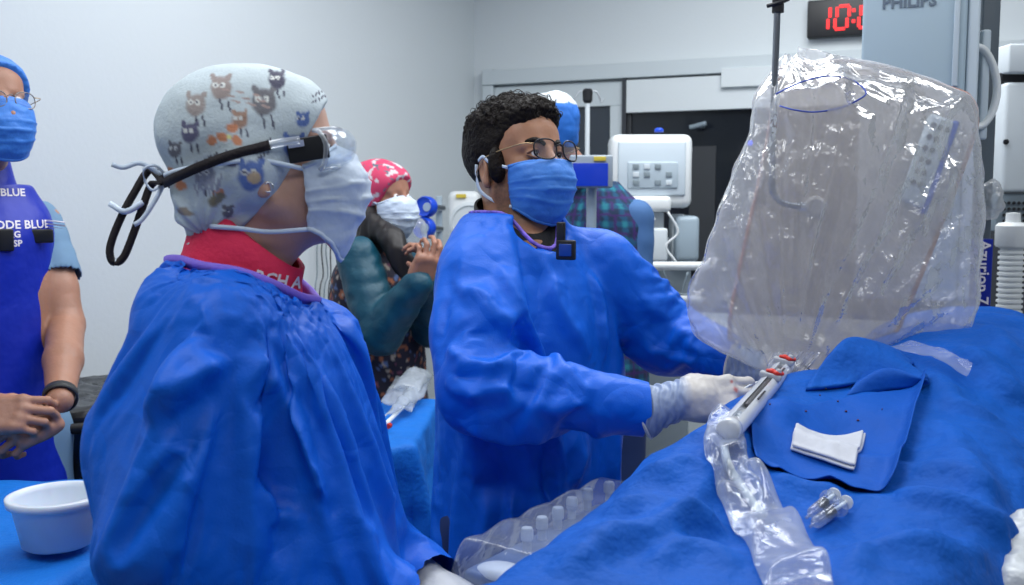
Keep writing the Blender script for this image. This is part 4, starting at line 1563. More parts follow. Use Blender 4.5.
def build_man():
    H = headframe(P(516, 164, 1.985), -46, 9, -2)
    nb = P(517, 234, 1.95)
    Tc = P(524, 300, 1.93)
    T = yawframe((Tc.x, 1.93, 0), -42)
    sh_r = P(466, 272, 1.80); el_r = P(474, 380, 1.69); wr_r = P(648, 410, 1.70)
    sh_l = P(612, 262, 2.03); el_l = P(668, 330, 2.03); wr_l = P(742, 366, 1.90)
    c = np.array(H.translation)
    s = SDF((-0.35, 1.45, 0.0), (0.65, 2.3, 1.78), 0.014, fine=[(c - 0.125, c + 0.125, 0.0027)])
    head_sdf(s, H, nb, 0.058)
    s.stack([(0.85, 0, 0, .16, .10), (1.0, 0, 0, .155, .11), (1.2, 0, 0, .175, .12), (1.33, 0, 0, .175, .10), (1.39, 0, -.01, .12, .07), (1.42, 0, -.01, .07, .055)], T, 0.03)
    for (a, b, d) in ((sh_r, el_r, wr_r), (sh_l, el_l, wr_l)):
        m_ = (Vector((Tc.x, 1.93, a.z)) - a) * 0.12
        s.limb([a + m_ + Vector((0, 0, -0.01)), b, d], [0.052, 0.043, 0.028], k=0.02)
    body_legs(s, (T.translation.x, 1.93), -42, 0.88)
    V, Q = s.mesh(); V = smooth_mesh(V, Q, 1)
    # stubble: a darker beard shade that belongs to the skin
    Hi = np.array(H.inverted())
    L = V @ Hi[:3, :3].T + Hi[:3, 3]
    base = np.array([0.42, 0.205, 0.118])
    colr = np.tile(base, (len(V), 1))
    jaw = np.clip((-0.030 - L[:, 2] + 0.25 * np.clip(L[:, 1] - 0.01, -.05, .05)) / 0.03, 0, 1) * np.clip((L[:, 2] + 0.135) / 0.02, 0, 1) * np.clip((L[:, 1] + 0.005) / 0.02, 0, 1)
    side = np.clip((0.020 - np.abs(L[:, 1] - 0.022)) / 0.012, 0, 1) * np.clip((0.01 - L[:, 2]) / 0.02, 0, 1) * (np.abs(L[:, 0]) > 0.05) * np.clip((L[:, 2] + 0.12) / 0.02, 0, 1)
    w = np.clip(jaw * 0.75 + side * 0.55, 0, 0.8) * (0.75 + 0.5 * noise(L * 260))
    colr = colr * (1 - w[:, None]) + np.array([0.055, 0.030, 0.022]) * w[:, None]
    body = mesh_np('person', V, Q, skin('skin_tan', (0.36, 0.17, 0.10), attr=True), origin=(T.translation.x, 1.93, 0), colors=colr)
    tag(body, 'dark-haired person with glasses and blue mask, in blue gown, reaching to the draped patient', 'person')
    eyes(H, body, (0.12, 1, 0.12))
    trousers((T.translation.x, 1.93), -42, 0.88, mat('scrub_navy', (0.01, 0.03, 0.12), 0.8), body)
    for sx in (-1, 1):     # lids and brows
        lid = MB(); lid.smooth = True
        for (z, dz) in ((0.0085, 0.004), (-0.0075, -0.003)):
            lid.tube([H @ Vector((sx * (0.032 + x), 0.0900 - abs(x) ** 2 * 40, 0.001 + z * (1 - (x / 0.017) ** 2))) for x in np.linspace(-0.016, 0.016, 9)], 0.0022, 8)
        lid.build('eyelid', skin('skin_lid', (0.22, 0.10, 0.06)), body)
        br = MB(); br.smooth = True
        pts = [H @ Vector((sx * x, y, z)) for (x, y, z) in ((0.013, 0.0955, 0.019), (0.022, 0.0945, 0.025), (0.034, 0.089, 0.028), (0.046, 0.079, 0.0255), (0.054, 0.070, 0.019))]
        pr = [(0.0035 * math.cos(t) * 0.7, 0.0045 * math.sin(t)) for t in np.linspace(0, 2 * math.pi, 9)[:-1]]
        sp = spline(pts, 4)
        br.sweep(sp, pr, up=H.to_3x3() @ Vector((0, 0, 1)), scale=[0.7 + 0.5 * math.sin(math.pi * min(1, 0.15 + i / len(sp))) for i in range(len(sp))])
        br.build('eyebrow', mat('hair_dark', (0.008, 0.005, 0.004), 0.6, spec=0.2, bump=[('noise', 180, 0.003, 3)]), body)
    # hair: short sides, curly top
    hs = hair_sdf(H, [((0, 0.02, 0.082), (0.066, 0.070, 0.036), 0.02), ((0, 0.062, 0.080), (0.056, 0.036, 0.032), 0.015), ((0, -0.03, 0.074), (0.070, 0.065, 0.045), 0.02)], puff=0.005)
    hs.plane((0, 0.078, 0.064), (0, 0.93, -0.36), H, k=0.008)
    hs.op(lambda X, Y, Z: _loc(H, X, Y, Z, (0, 0.85, -0.53), (0, 0.012, 0.0)), c - 0.15, c + 0.15, 0.006, 'i')
    hs.ell((0.075, 0.024, -0.012), (0.020, 0.012, 0.034), H, 0.004); hs.ell((-0.075, 0.024, -0.012), (0.020, 0.012, 0.034), H, 0.004)
    hs.plane((0, -0.05, -0.070), (0, 0.1, -1), H, k=0.006)
    hs.ell((0.085, -0.012, -0.020), (0.020, 0.022, 0.036), H, 0.003, 's'); hs.ell((-0.085, -0.012, -0.020), (0.020, 0.022, 0.036), H, 0.003, 's')
    hs.ell((0, 0.1, -0.03), (0.09, 0.070, 0.083), H, 0.003, 's')
    V, Q = hs.mesh()
    L = V @ Hi[:3, :3].T + Hi[:3, 3]
    N = normals(V, Q)
    top = np.clip((L[:, 2] - 0.055) / 0.04, 0, 1)
    bump_ = (0.2 + 0.8 * top) * (0.012 * np.abs(noise(L * 62)) + 0.007 * noise(L * 130) + 0.010 * noise(L * 28))
    V = V + N * bump_[:, None]
    M_hair = mat('hair_dark', (0.012, 0.008, 0.007), 0.55, spec=0.25)
    hair = mesh_np('hair', V, Q, M_hair, body)
    rs = random.Random(4)
    M_curl = mat('hair_curl', (0.012, 0.007, 0.006), 0.5, spec=0.25)
    cu = MB(); cu.smooth = True
    tree = bvh_of(hair)
    for i in range(420):
        th = rs.uniform(-2.9, 2.9); el = rs.uniform(0.25, 1.5)
        dv = Vector((math.sin(th) * math.cos(el), math.cos(th) * math.cos(el), math.sin(el)))
        o = H @ (Vector((0, 0.0, 0.05)) + dv * 0.25)
        hit = tree.ray_cast(o, (H.to_3x3() @ -dv))
        if hit[0] is None: continue
        p, n = hit[0], hit[1]
        t1 = n.cross(Vector((rs.uniform(-1, 1), rs.uniform(-1, 1), rs.uniform(-1, 1)))).normalized(); t2 = n.cross(t1)
        rr = rs.uniform(0.004, 0.0095) * (0.75 + 0.5 * math.sin(el)); a0 = rs.uniform(0, 6.28); tot = rs.uniform(2.5, 5.5)
        pts = []
        for k in range(9):
            a = a0 + tot * k / 8
            pts.append(p + n * (rs.uniform(-0.0002, 0.0002) + 0.0005 + rr * 0.55 * math.sin(math.pi * k / 8)) + t1 * rr * math.cos(a) + t2 * rr * math.sin(a) * 0.8)
        cu.tube(pts, 0.00095, 4, scale=[1 - 0.8 * abs(k - 3) / 6 for k in range(9)])
    cu.build('curls', M_curl, hair)

    g = SDF((-0.36, 1.42, 0.34), (0.56, 2.32, 1.50), 0.010)
    g.stack([(0.35, 0, 0, .26, .22), (0.8, 0, 0, .235, .195), (1.0, 0, 0.0, .215, .175), (1.12, 0, 0, .21, .165), (1.25, 0, 0, .215, .155),
             (1.33, 0, -0.0, .212, .14), (1.395, 0, -.012, .185, .12), (1.435, 0, -.02, .135, .10), (1.475, 0, -.035, .095, .085)], T, 0.0)
    g.limb([sh_r + Vector((0.02, 0.03, 0)), sh_r * 0.5 + el_r * 0.5 + Vector((-0.004, 0, 0)), el_r, wr_r], [0.068, 0.074, 0.068, 0.048], k=0.05)
    g.limb([sh_l + Vector((-0.02, -0.02, 0)), sh_l * 0.5 + el_l * 0.5, el_l, wr_l], [0.076, 0.076, 0.070, 0.044], k=0.05)
    Nk = H @ Vector((0, -0.02, -0.06))
    g.cone(nb + Vector((0, 0, -0.05)), nb + (Nk - nb) * 1.6, 0.072, 0.078, mode='s')
    g.ell(nb + Vector((0.045, -0.060, 0.01)), (0.07, 0.07, 0.040), k=0.01, mode='s')
    lines = [
        ([(446, 268), (476, 284), (500, 306), (512, 326)], 0.020, 0.016, 1.3, 0.4),
        ([(500, 250), (512, 290), (545, 340), (600, 388)], 0.024, 0.016, 1.3, 0.4),
        ([(436, 330), (470, 350), (520, 356), (570, 372)], 0.022, 0.022, 1.3, 0.3),
        ([(434, 372), (470, 384), (500, 376), (520, 360)], 0.016, 0.016, 1.3, 0.4),
        ([(450, 415), (500, 428), (560, 436)], 0.016, 0.014, 1.3, 0.4),
        ([(470, 300), (462, 340), (446, 380)], 0.014, -0.010, 1.3, 0.8),
        ([(520, 400), (570, 405), (620, 400)], 0.012, 0.010, 1.3, 0.5),
        ([(540, 384), (580, 392), (628, 410)], 0.010, -0.008, 1.3, 0.8),
        ([(560, 262), (572, 300), (606, 350)], 0.018, 0.010, 1.3, 0.5),
        ([(604, 262), (612, 300), (618, 350)], 0.014, 0.012, 1.3, 0.4),
        ([(650, 280), (672, 318), (700, 352)], 0.012, 0.010, 1.3, 0.5),
        ([(640, 320), (676, 350), (720, 372)], 0.012, -0.010, 1.3, 0.6),
        ([(440, 466), (480, 478), (540, 480), (620, 470)], 0.012, -0.012, 1.2, 1.0),
        ([(500, 486), (500, 530), (504, 585)], 0.014, 0.012, 1.3, 0.6),
        ([(470, 486), (466, 530), (462, 585)], 0.016, 0.012, 1.3, 0.6),
        ([(545, 440), (552, 470), (570, 500)], 0.016, -0.010, 1.3, 0.6),
        ([(600, 430), (590, 460), (560, 520)], 0.014, 0.010, 1.3, 0.6),
        ([(490, 215), (462, 240), (445, 275)], 0.006, 0.004, 1.2, 1.0),
    ]
    kb = SDF((-0.36, 1.42, 0.3), (0.56, 2.32, 1.5), 0.018)
    kb.stack([(0.33, 0, 0, .18, .15), (0.80, 0, 0, .18, .14), (1.0, 0, 0, .17, .135), (1.2, 0, 0, .18, .13), (1.33, 0, 0, .175, .11), (1.395, 0, -.02, .125, .085), (1.425, 0, -.02, .085, .065)], T, 0.0)
    kb.limb([sh_r + Vector((0.02, 0.03, -0.005)), el_r, wr_r], [0.058, 0.056, 0.036], k=0.05)
    kb.limb([sh_l + Vector((-0.02, -0.02, -0.005)), el_l, wr_l], [0.056, 0.052, 0.034], k=0.05)
    go = drape_gown(g, kb, nb, Nk, 0.080, 0.086, ((wr_r, el_r), (wr_l, el_l)), lines, body, gain=1.6, binding=(mat('pink_binding', (0.22, 0.14, 0.62), 0.7, var=0.5, var_scale=90), 0.006))
    # black lead collar, pink dotted binding, black dosimeter clip
    ax_ = (Nk - nb).normalized()
    M_blackc = mat('black_cloth', (0.010, 0.010, 0.012), 0.7, bump=[('noise', 120, 0.001, 3)])
    clip_collar('collar', nb, ax_, 0.090, 0.079, -0.045, 0.050, M_blackc, body, tx=-0.016, ty=0.026)
    cl = MB()
    q = P(566, 250, 1.80)
    cm = Matrix.Rotation(R(-25), 3, 'Z')
    cl.box(q, (0.036, 0.012, 0.036), cm, 0.003)
    cl.box(q + Vector((-0.009, 0.004, 0.030)), (0.016, 0.008, 0.040), cm, 0.002)
    dz = cl.build('dosimeter', M_black, body)
    MB().box(q + cm @ Vector((0.001, -0.0068, 0.0)), (0.024, 0.002, 0.022), cm, 0.001).build('badge', mat('badge_blue', (0.01, 0.06, 0.32), 0.3), dz)
    surgical_mask(H, M_maskb, body, ptop=-0.012, out=0.002, wrinkles=1.3, seed=2, side_y=0.048, halfw=0.069,
                  ties=[[(0.068, 0.047, -0.020), (0.081, 0.012, -0.004), (0.083, -0.004, 0.010), (0.078, -0.024, 0.006)],
                        [(0.058, 0.042, -0.094), (0.067, 0.004, -0.078), (0.078, -0.022, -0.055), (0.080, -0.030, -0.030), (0.078, -0.030, 0.0)]])
    glasses_rim(H, body, 'eyeglasses', mat('gunmetal_rim', (0.03, 0.03, 0.035), 0.3, metal=0.7), M_clear, w=0.049, h=0.038, y=0.121, zc=0.005, r=0.0016, temple_z=0.004)
    # gloves
    for (w_, el_, sx, fy, fz, sc, curl, th) in (
            (P(683, 398, 1.69), wr_r, -1, (1, 0.10, -0.02), (-0.1, -0.86, 0.5), 0.98, (46, 52, 54, 58), (22, 44)),
            (P(764, 372, 1.87), wr_l, 1, (1, -0.30, -0.10), (0.1, -0.35, 0.9), 0.88, (44, 50, 54, 56), (30, 40))):
        hsd = SDF(np.array(w_) - 0.15, np.array(w_) + 0.16, 0.0021)
        F = handframe(w_, fy, fz)
        hand(hsd, F, sx, curl=curl, thumb=th, scale=sc, fr=1.08, spread=3, base=(14, 16, 20, 26))
        hsd.cone(F @ Vector((0, 0.03, 0)), w_, 0.030, 0.029, k=0.012)
        d_ = (Vector(el_) - w_)
        hsd.cone(w_, w_ + d_ * 0.45, 0.029, 0.034, k=0.012)
        hsd.cone(w_ + d_ * 0.45, el_ + d_.normalized() * 0.012, 0.034, 0.0480, k=0.01)
        hsd.plane(el_ + d_.normalized() * 0.012, d_)
        V, Q = hsd.mesh(); V = smooth_mesh(V, Q, 1)
        Fi = np.array(F.inverted()); Lh = V @ Fi[:3, :3].T + Fi[:3, 3]
        N = normals(V, Q)
        cuffz = np.clip((0.01 - Lh[:, 1]) / 0.02, 0, 1)
        V = V + N * (cuffz * 0.0016 * np.sin(Lh[:, 1] * 420 + 5 * noise(Lh * 40)) + 0.0012 * noise(Lh * 90))[:, None]
        # stretched cuff shows the blue sleeve under the latex; a few red spots near the knuckles
        cc = np.array([0.56, 0.53, 0.50])[None, :] * (1 - cuffz[:, None]) + np.array([0.30, 0.37, 0.52]) * cuffz[:, None]
        rd = np.zeros(len(V))
        for (a_, b_, r_) in ((-0.010, 0.090, 0.005), (0.004, 0.095, 0.0035), (-0.024, 0.084, 0.003), (0.016, 0.112, 0.003)):
            rd = np.maximum(rd, np.clip(1.4 - np.hypot(Lh[:, 0] - a_, Lh[:, 1] - b_) / r_ + 0.4 * noise(Lh * 300), 0, 1) * (Lh[:, 2] > 0))
        cc = cc * (1 - 0.8 * rd[:, None]) + np.array([0.5, 0.04, 0.03]) * 0.8 * rd[:, None]
        gl = mesh_np('glove', V, Q, mat('glove_latex_tinted', (0.5, 0.5, 0.5), 0.42, attr=True, bump=[('noise', 90, 0.0010, 3)]), body, colors=cc)
        ring = MB(); ring.smooth = True
        e_ = Vector(el_) + d_.normalized() * 0.011; dn = d_.normalized()
        u_ = dn.orthogonal().normalized(); v_ = dn.cross(u_)
        ring.tube([e_ + (u_ * math.cos(t) + v_ * math.sin(t)) * 0.0470 for t in np.linspace(0, 2 * math.pi, 31)[:-1]], 0.0028, 8, closed=True)
        ring.build('cuff_bead', mat('glove_bead', (0.66, 0.64, 0.60), 0.4), gl)
    return body


def _loc(H, X, Y, Z, n, c):
    c = H @ Vector(c); n = (H.to_3x3() @ Vector(n)).normalized()
    # keep behind the plane unless high on the head
    zc = H @ Vector((0, 0, 0.052)); zn = (H.to_3x3() @ Vector((0, 0, 1))).normalized()
    d = (X - c.x) * n.x + (Y - c.y) * n.y + (Z - c.z) * n.z
    up = (X - zc.x) * zn.x + (Y - zc.y) * zn.y + (Z - zc.z) * zn.z
    return np.minimum(d, -up)


man_body = build_man()
# ================================================================== people further back
def bare_hand(s, wrist, d, back, sx, curl, thumb=(30, 40), sc=1.0, base=(16, 18, 22, 28)):
    hand(s, handframe(wrist, d, back), sx, curl=curl, thumb=thumb, scale=sc, base=base)


def build_left_man():
    D = 2.28
    H = headframe(P(-14, 108, D), -38, 8, 0)
    nb = P(-24, 174, D + 0.03)
    Tc = P(-26, 250, D + 0.03)
    T = yawframe((Tc.x, Tc.y, 0), -58)
    sh_l = P(38, 224, 2.44); el_l = P(66, 325, 2.36); wr_l = P(60, 400, 2.10)
    sh_r = P(-84, 208, 2.14); el_r = P(-100, 335, 2.02); wr_r = P(-22, 414, 2.0)
    c = np.array(H.translation); hc = np.array(P(36, 420, 2.03))
    s = SDF((-1.62, 1.75, 0.0), (-0.72, 2.65, 1.90), 0.016, fine=[(c - 0.12, c + 0.12, 0.0042), (hc - (0.13, 0.10, 0.07), hc + (0.10, 0.10, 0.06), 0.0034)])
    head_sdf(s, H, nb, 0.060)
    s.stack([(0.90, 0, 0, .17, .12), (1.1, 0, 0, .17, .125), (1.3, 0, 0, .18, .125), (1.43, 0, 0, .17, .09), (1.48, 0, -.01, .12, .07), (1.51, 0, -.01, .07, .055)], T, 0.03)
    for (a, b, d) in ((sh_r, el_r, wr_r), (sh_l, el_l, wr_l)):
        s.limb([a, b * 0.65 + a * 0.35, b, b * 0.5 + d * 0.5, d], [0.056, 0.050, 0.042, 0.042, 0.028], k=0.02)
    bare_hand(s, wr_r, (1, 0.12, -0.03), (0.1, -0.8, 0.5), -1, (55, 60, 62, 62), (30, 40), 1.0)
    bare_hand(s, wr_l + Vector((0, -0.02, -0.02)), (-0.72, -0.55, -0.42), (0.35, -0.75, 0.6), 1, (50, 56, 60, 60), (15, 45), 1.0)
    body_legs(s, (Tc.x, Tc.y), -58, 0.95)
    V, Q = s.mesh(); V = smooth_mesh(V, Q, 1)
    body = mesh_np('person', V, Q, skin('skin_ruddy', (0.40, 0.20, 0.13)), origin=(Tc.x, Tc.y, 0))
    trousers((Tc.x, Tc.y), -58, 0.95, mat('scrub_greyblue', (0.16, 0.28, 0.42), 0.8), body)
    tag(body, 'person in dark blue lead apron with clasped bare hands, standing at the left edge', 'person')
    eyes(H, body)
    cs = cap_sdf(H, 0.005, 0.012)
    cs.plane((0, 0.075, 0.062), (0, 0.80, -0.60), H)
    cs.plane((0, 0, -0.02), (0, 0.1, -1), H)
    V, Q = cs.mesh(); V = smooth_mesh(V, Q, 1); V = V + normals(V, Q) * (0.004 * fbm(V * 30, 2))[:, None]
    mesh_np('scrub_cap', V, Q, M_maskb, body)
    surgical_mask(H, M_maskb, body, ptop=0.004, wrinkles=1.8, seed=8, side_y=0.034, halfw=0.076, ties=[[(0.068, 0.034, -0.022), (0.082, 0.0, 0.0), (0.080, -0.04, 0.01)], [(-0.068, 0.034, -0.022), (-0.082, 0.0, 0.0), (-0.080, -0.04, 0.01)]])
    glasses_rim(H, body, 'eyeglasses', mat('thin_rim', (0.25, 0.22, 0.2), 0.3, metal=0.7), M_clear, w=0.050, h=0.036, y=0.119, zc=-0.004, r=0.0012)
    # scrub shirt sleeves and apron
    s = SDF((-1.62, 1.75, 1.1), (-0.72, 2.65, 1.62), 0.008)
    s.stack([(1.12, 0, -.01, .14, .11), (1.32, 0, -.01, .15, .11), (1.42, 0, -.01, .15, .09), (1.48, 0, -.01, .10, .06)], T)
    for (a, b, sx) in ((sh_r, el_r, 1), (sh_l, el_l, -1)):
        e = a * 0.45 + b * 0.55
        s.limb([a + Vector((0, 0, 0.0)), e], [0.056, 0.066], k=0.05)
    V, Q = s.mesh(); V = smooth_mesh(V, Q, 1)
    keep = np.ones(len(V), bool)
    for (a, b) in ((sh_r, el_r), (sh_l, el_l)):
        e = a * 0.45 + b * 0.55; dd = np.array((e - a).normalized())
        keep &= ~(((V - np.array(e)) @ dd > 0.004) & (np.linalg.norm(V - np.array(e), axis=1) < 0.1))
    V, Q = submesh(V, Q, keep)
    N = normals(V, Q)
    V = V + N * (0.012 * np.abs(noise(V * 11)) + 0.004 * noise(V * 30))[:, None]
    o = mesh_np('scrub_shirt', V, Q, mat('scrub_greyblue', (0.16, 0.28, 0.42), 0.8, bump=[('noise', 60, 0.002, 3)]), body)
    md = o.modifiers.new('t', 'SOLIDIFY'); md.thickness = 0.003
    a_ = SDF((-1.62, 1.75, 0.5), (-0.72, 2.65, 1.62), 0.0075)
    a_.stack([(0.52, 0, 0.01, .19, .15), (0.95, 0, 0.01, .175, .14), (1.15, 0, 0, .165, .135), (1.32, 0, 0, .165, .135), (1.43, 0, 0, .175, .13), (1.485, 0, -.01, .16, .11), (1.535, 0, -.01, .12, .085)], T)
    a_.cone(nb + Vector((0, 0, -0.03)), nb + Vector((0, 0, 0.12)), 0.062, 0.075, mode='s')
    V, Q = a_.mesh(); V = smooth_mesh(V, Q, 2); N = normals(V, Q)
    V = V + N * (0.006 * noise(V * 9) + 0.003 * np.abs(noise(V * np.array([22, 22, 8]))))[:, None]
    M_apron = mat('lead_apron_blue', (0.004, 0.022, 0.40), 0.45, bump=[('noise', 25, 0.003, 2)])
    ap = mesh_np('lead_apron', V, Q, M_apron, body)
    ap.modifiers.new('s', 'SUBSURF').render_levels = 1
    bv = bvh_of(ap)
    Mw = mat('white_print', (0.8, 0.75, 0.8), 0.6)
    fw = T.to_3x3() @ Vector((0, 1, 0)); rt = Vector((0, 0, 1)).cross(-fw) * -1
    rt = fw.cross(Vector((0, 0, 1))) * -1
    text_mesh('lettering', 'CODE BLUE', P(30, 227, 2.1), rt, (0, 0, 1), 0.026, Mw, ap, bv, bold=0.0006)
    text_mesh('lettering', 'CODE BLUE', P(4, 192, 2.1), rt, (0, 0, 1), 0.024, Mw, ap, bv, bold=0.0006)
    text_mesh('lettering', 'RG\nVSP', P(24, 242, 2.1), rt, (0, 0, 1), 0.020, Mw, ap, bv, bold=0.0006)
    clip_collar('thyroid_collar', nb, Vector((0, 0, 1)), 0.088, 0.070, -0.05, 0.035, M_apron, body, tx=0, ty=0.02)
    clip_collar('collar_lining', nb, Vector((0, 0, 1)), 0.072, 0.068, -0.02, 0.042, M_black, body, tx=0, ty=0.02)
    b = MB()
    for (px, py, w, h) in ((40, 236, 0.055, 0.032), (6, 240, 0.030, 0.050)):
        h_ = bv.ray_cast(P(px, py, 1.5), (P(px, py, 2.5) - P(px, py, 1.5)).normalized())
        if h_[0] is not None:
            M3 = Matrix((rt, -fw, Vector((0, 0, 1)))).transposed()
            MB().box(h_[0] + fw * 0.006, (w, 0.014, h), M3, 0.004).build('buckle', M_black, ap)
    w_ = MB(); w_.smooth = True
    dd = (wr_l - el_l).normalized(); wc = wr_l - dd * 0.012
    u_ = dd.orthogonal().normalized(); v_ = dd.cross(u_)
    w_.ribbon([wc + (u_ * math.cos(t) + v_ * math.sin(t)) * 0.034 for t in np.linspace(0, 2 * math.pi, 25)[:-1]], 0.020, 0.004, up=dd, closed=True)
    wo = w_.build('wristwatch', mat('watch_band', (0.03, 0.032, 0.035), 0.5), body)
    return body


def build_far_woman():
    D = 3.25
    H = headframe(P(381, 199, D), -30, 4, 0)
    nb = P(380, 240, D + 0.02); Tc = P(376, 300, D + 0.04)
    T = yawframe((Tc.x, Tc.y, 0), -22)
    sh_r = P(356, 258, 3.10); el_r = P(380, 332, 3.02); wr_r = P(418, 284, 2.92)
    sh_l = P(398, 256, 3.36); el_l = P(432, 326, 3.22); wr_l = P(428, 284, 3.0)
    c = np.array(H.translation); hc = np.array(P(425, 268, 2.95))
    s = SDF((-0.85, 2.7, 0.0), (0.0, 3.65, 1.72), 0.02, fine=[(c - 0.12, c + 0.12, 0.006), (hc - 0.07, hc + 0.08, 0.005)])
    head_sdf(s, H, nb, 0.050)
    s.stack([(0.8, 0, 0, .15, .10), (1.0, 0, 0, .14, .11), (1.2, 0, 0, .15, .11), (1.28, 0, 0, .15, .09), (1.335, 0, -.01, .10, .065), (1.36, 0, -.01, .06, .05)], T, 0.03)
    for (a, b, d) in ((sh_r, el_r, wr_r), (sh_l, el_l, wr_l)):
        s.limb([a, b, d], [0.045, 0.038, 0.026], k=0.02)
    bare_hand(s, wr_r, (0.35, -0.1, 0.9), (0.5, -0.8, 0), 1, (40, 45, 50, 50), (25, 30), 0.95)
    bare_hand(s, wr_l, (-0.1, -0.25, 0.9), (0.9, 0.3, 0), -1, (45, 50, 50, 50), (25, 30), 0.95)
    body_legs(s, (Tc.x, Tc.y), -22, 0.85)
    V, Q = s.mesh(); V = smooth_mesh(V, Q, 1)
    body = mesh_np('person', V, Q, skin('skin_warm', (0.36, 0.17, 0.11)), origin=(Tc.x, Tc.y, 0))
    trousers((Tc.x, Tc.y), -22, 0.85, M_black, body)
    tag(body, 'person in pink patterned cap, floral vest and teal sleeves, hands clasped before the chest', 'person')
    eyes(H, body)
    cs = cap_sdf(H, 0.005, 0.013, extra=[((0, -0.05, 0.03), (0.09, 0.085, 0.085), 0.02)])
    cs.plane((0, 0.088, 0.050), (0, 0.80, -0.60), H); cs.plane((0, 0, -0.03), (0, 0.35, -0.93), H)
    V, Q = cs.mesh(); V = smooth_mesh(V, Q, 1)
    n1 = noise(V * 42 + 3); n2 = noise(V * 60 + 50)
    cc = np.tile(np.array([0.62, 0.05, 0.13]), (len(V), 1))
    cc[n1 > 0.22] = (0.62, 0.55, 0.58); cc[(n2 > 0.30)] = (0.10, 0.14, 0.18)
    mesh_np('scrub_cap', V, Q, mat('pink_print', (.6, .1, .1), 0.75, attr=True), body, colors=cc)
    hs = SDF(c - (0.2, 0.2, 0.30), c + 0.2, 0.006)
    hs.ell((0, -0.025, -0.04), (0.074, 0.085, 0.075), H)
    hs.limb([H @ Vector((0.05, -0.03, -0.05)), P(392, 240, 3.11), P(402, 262, 3.06), P(412, 290, 3.02)], [0.040, 0.040, 0.034, 0.018], k=0.03)
    hs.limb([H @ Vector((-0.03, -0.07, -0.05)), P(372, 240, 3.2)], [0.05, 0.05], k=0.03)
    hs.ell((0, 0.085, -0.04), (0.085, 0.082, 0.11), H, 0.01, 's')
    V, Q = hs.mesh(); V = V + normals(V, Q) * (0.006 * noise(V * np.array([60, 60, 12])))[:, None]
    mesh_np('hair', V, Q, mat('hair_black', (0.008, 0.006, 0.007), 0.5), body)
    surgical_mask(H, M_maskw, body, ptop=0.002, wrinkles=1.6, seed=4, side_y=0.040, halfw=0.074, ties=[[(0.068, 0.040, -0.022), (0.084, 0.0, 0.008), (0.084, -0.05, 0.02)], [(0.060, 0.034, -0.095), (0.074, -0.01, -0.09), (0.07, -0.06, -0.08)]])
    v = SDF((-0.85, 2.7, 0.55), (0.0, 3.65, 1.45), 0.009)
    v.stack([(0.60, 0, 0, .20, .17), (0.9, 0, 0, .19, .16), (1.1, 0, 0, .175, .145), (1.25, 0, 0, .175, .135), (1.32, 0, -.005, .14, .10), (1.365, 0, -.01, .09, .075)], T, 0.0)
    v.cone(nb + Vector((0, 0, -0.02)), nb + Vector((0, 0, 0.12)), 0.052, 0.070, mode='s')
    V, Q = v.mesh(); V = smooth_mesh(V, Q, 2)
    V = V + normals(V, Q) * (0.008 * noise(V * 12) + 0.004 * noise(V * 26))[:, None]
    cc = np.tile(np.array([0.020, 0.018, 0.035]), (len(V), 1))
    for k, (thr, fr, cl_) in enumerate(((0.26, 46, (0.40, 0.14, 0.07)), (0.30, 52, (0.10, 0.16, 0.34)), (0.34, 60, (0.42, 0.36, 0.30)), (0.32, 50, (0.16, 0.05, 0.10)))):
        cc[noise(V * fr + 91 * k) > thr] = cl_
    mesh_np('vest', V, Q, mat('floral_vest', (.1, .1, .1), 0.8, attr=True), body, colors=cc)
    v = SDF((-0.85, 2.7, 0.9), (0.05, 3.65, 1.45), 0.0085)
    v.limb([sh_r + Vector((0.005, 0.0, 0.0)), el_r, wr_r], [0.066, 0.070, 0.044], k=0.03)
    v.limb([sh_l + Vector((-0.01, 0, 0)), el_l, wr_l], [0.062, 0.066, 0.042], k=0.03)
    V, Q = v.mesh(); V = smooth_mesh(V, Q, 2)
    V = V + normals(V, Q) * (0.012 * np.abs(noise(V * np.array([12, 12, 20]))) + 0.004 * noise(V * 30))[:, None]
    o = mesh_np('sleeves', V, Q, mat('teal_cloth', (0.003, 0.062, 0.10), 0.5, bump=[('noise', 40, 0.003, 2)]), body)
    o['label'] = 'teal long sleeves'
    return body


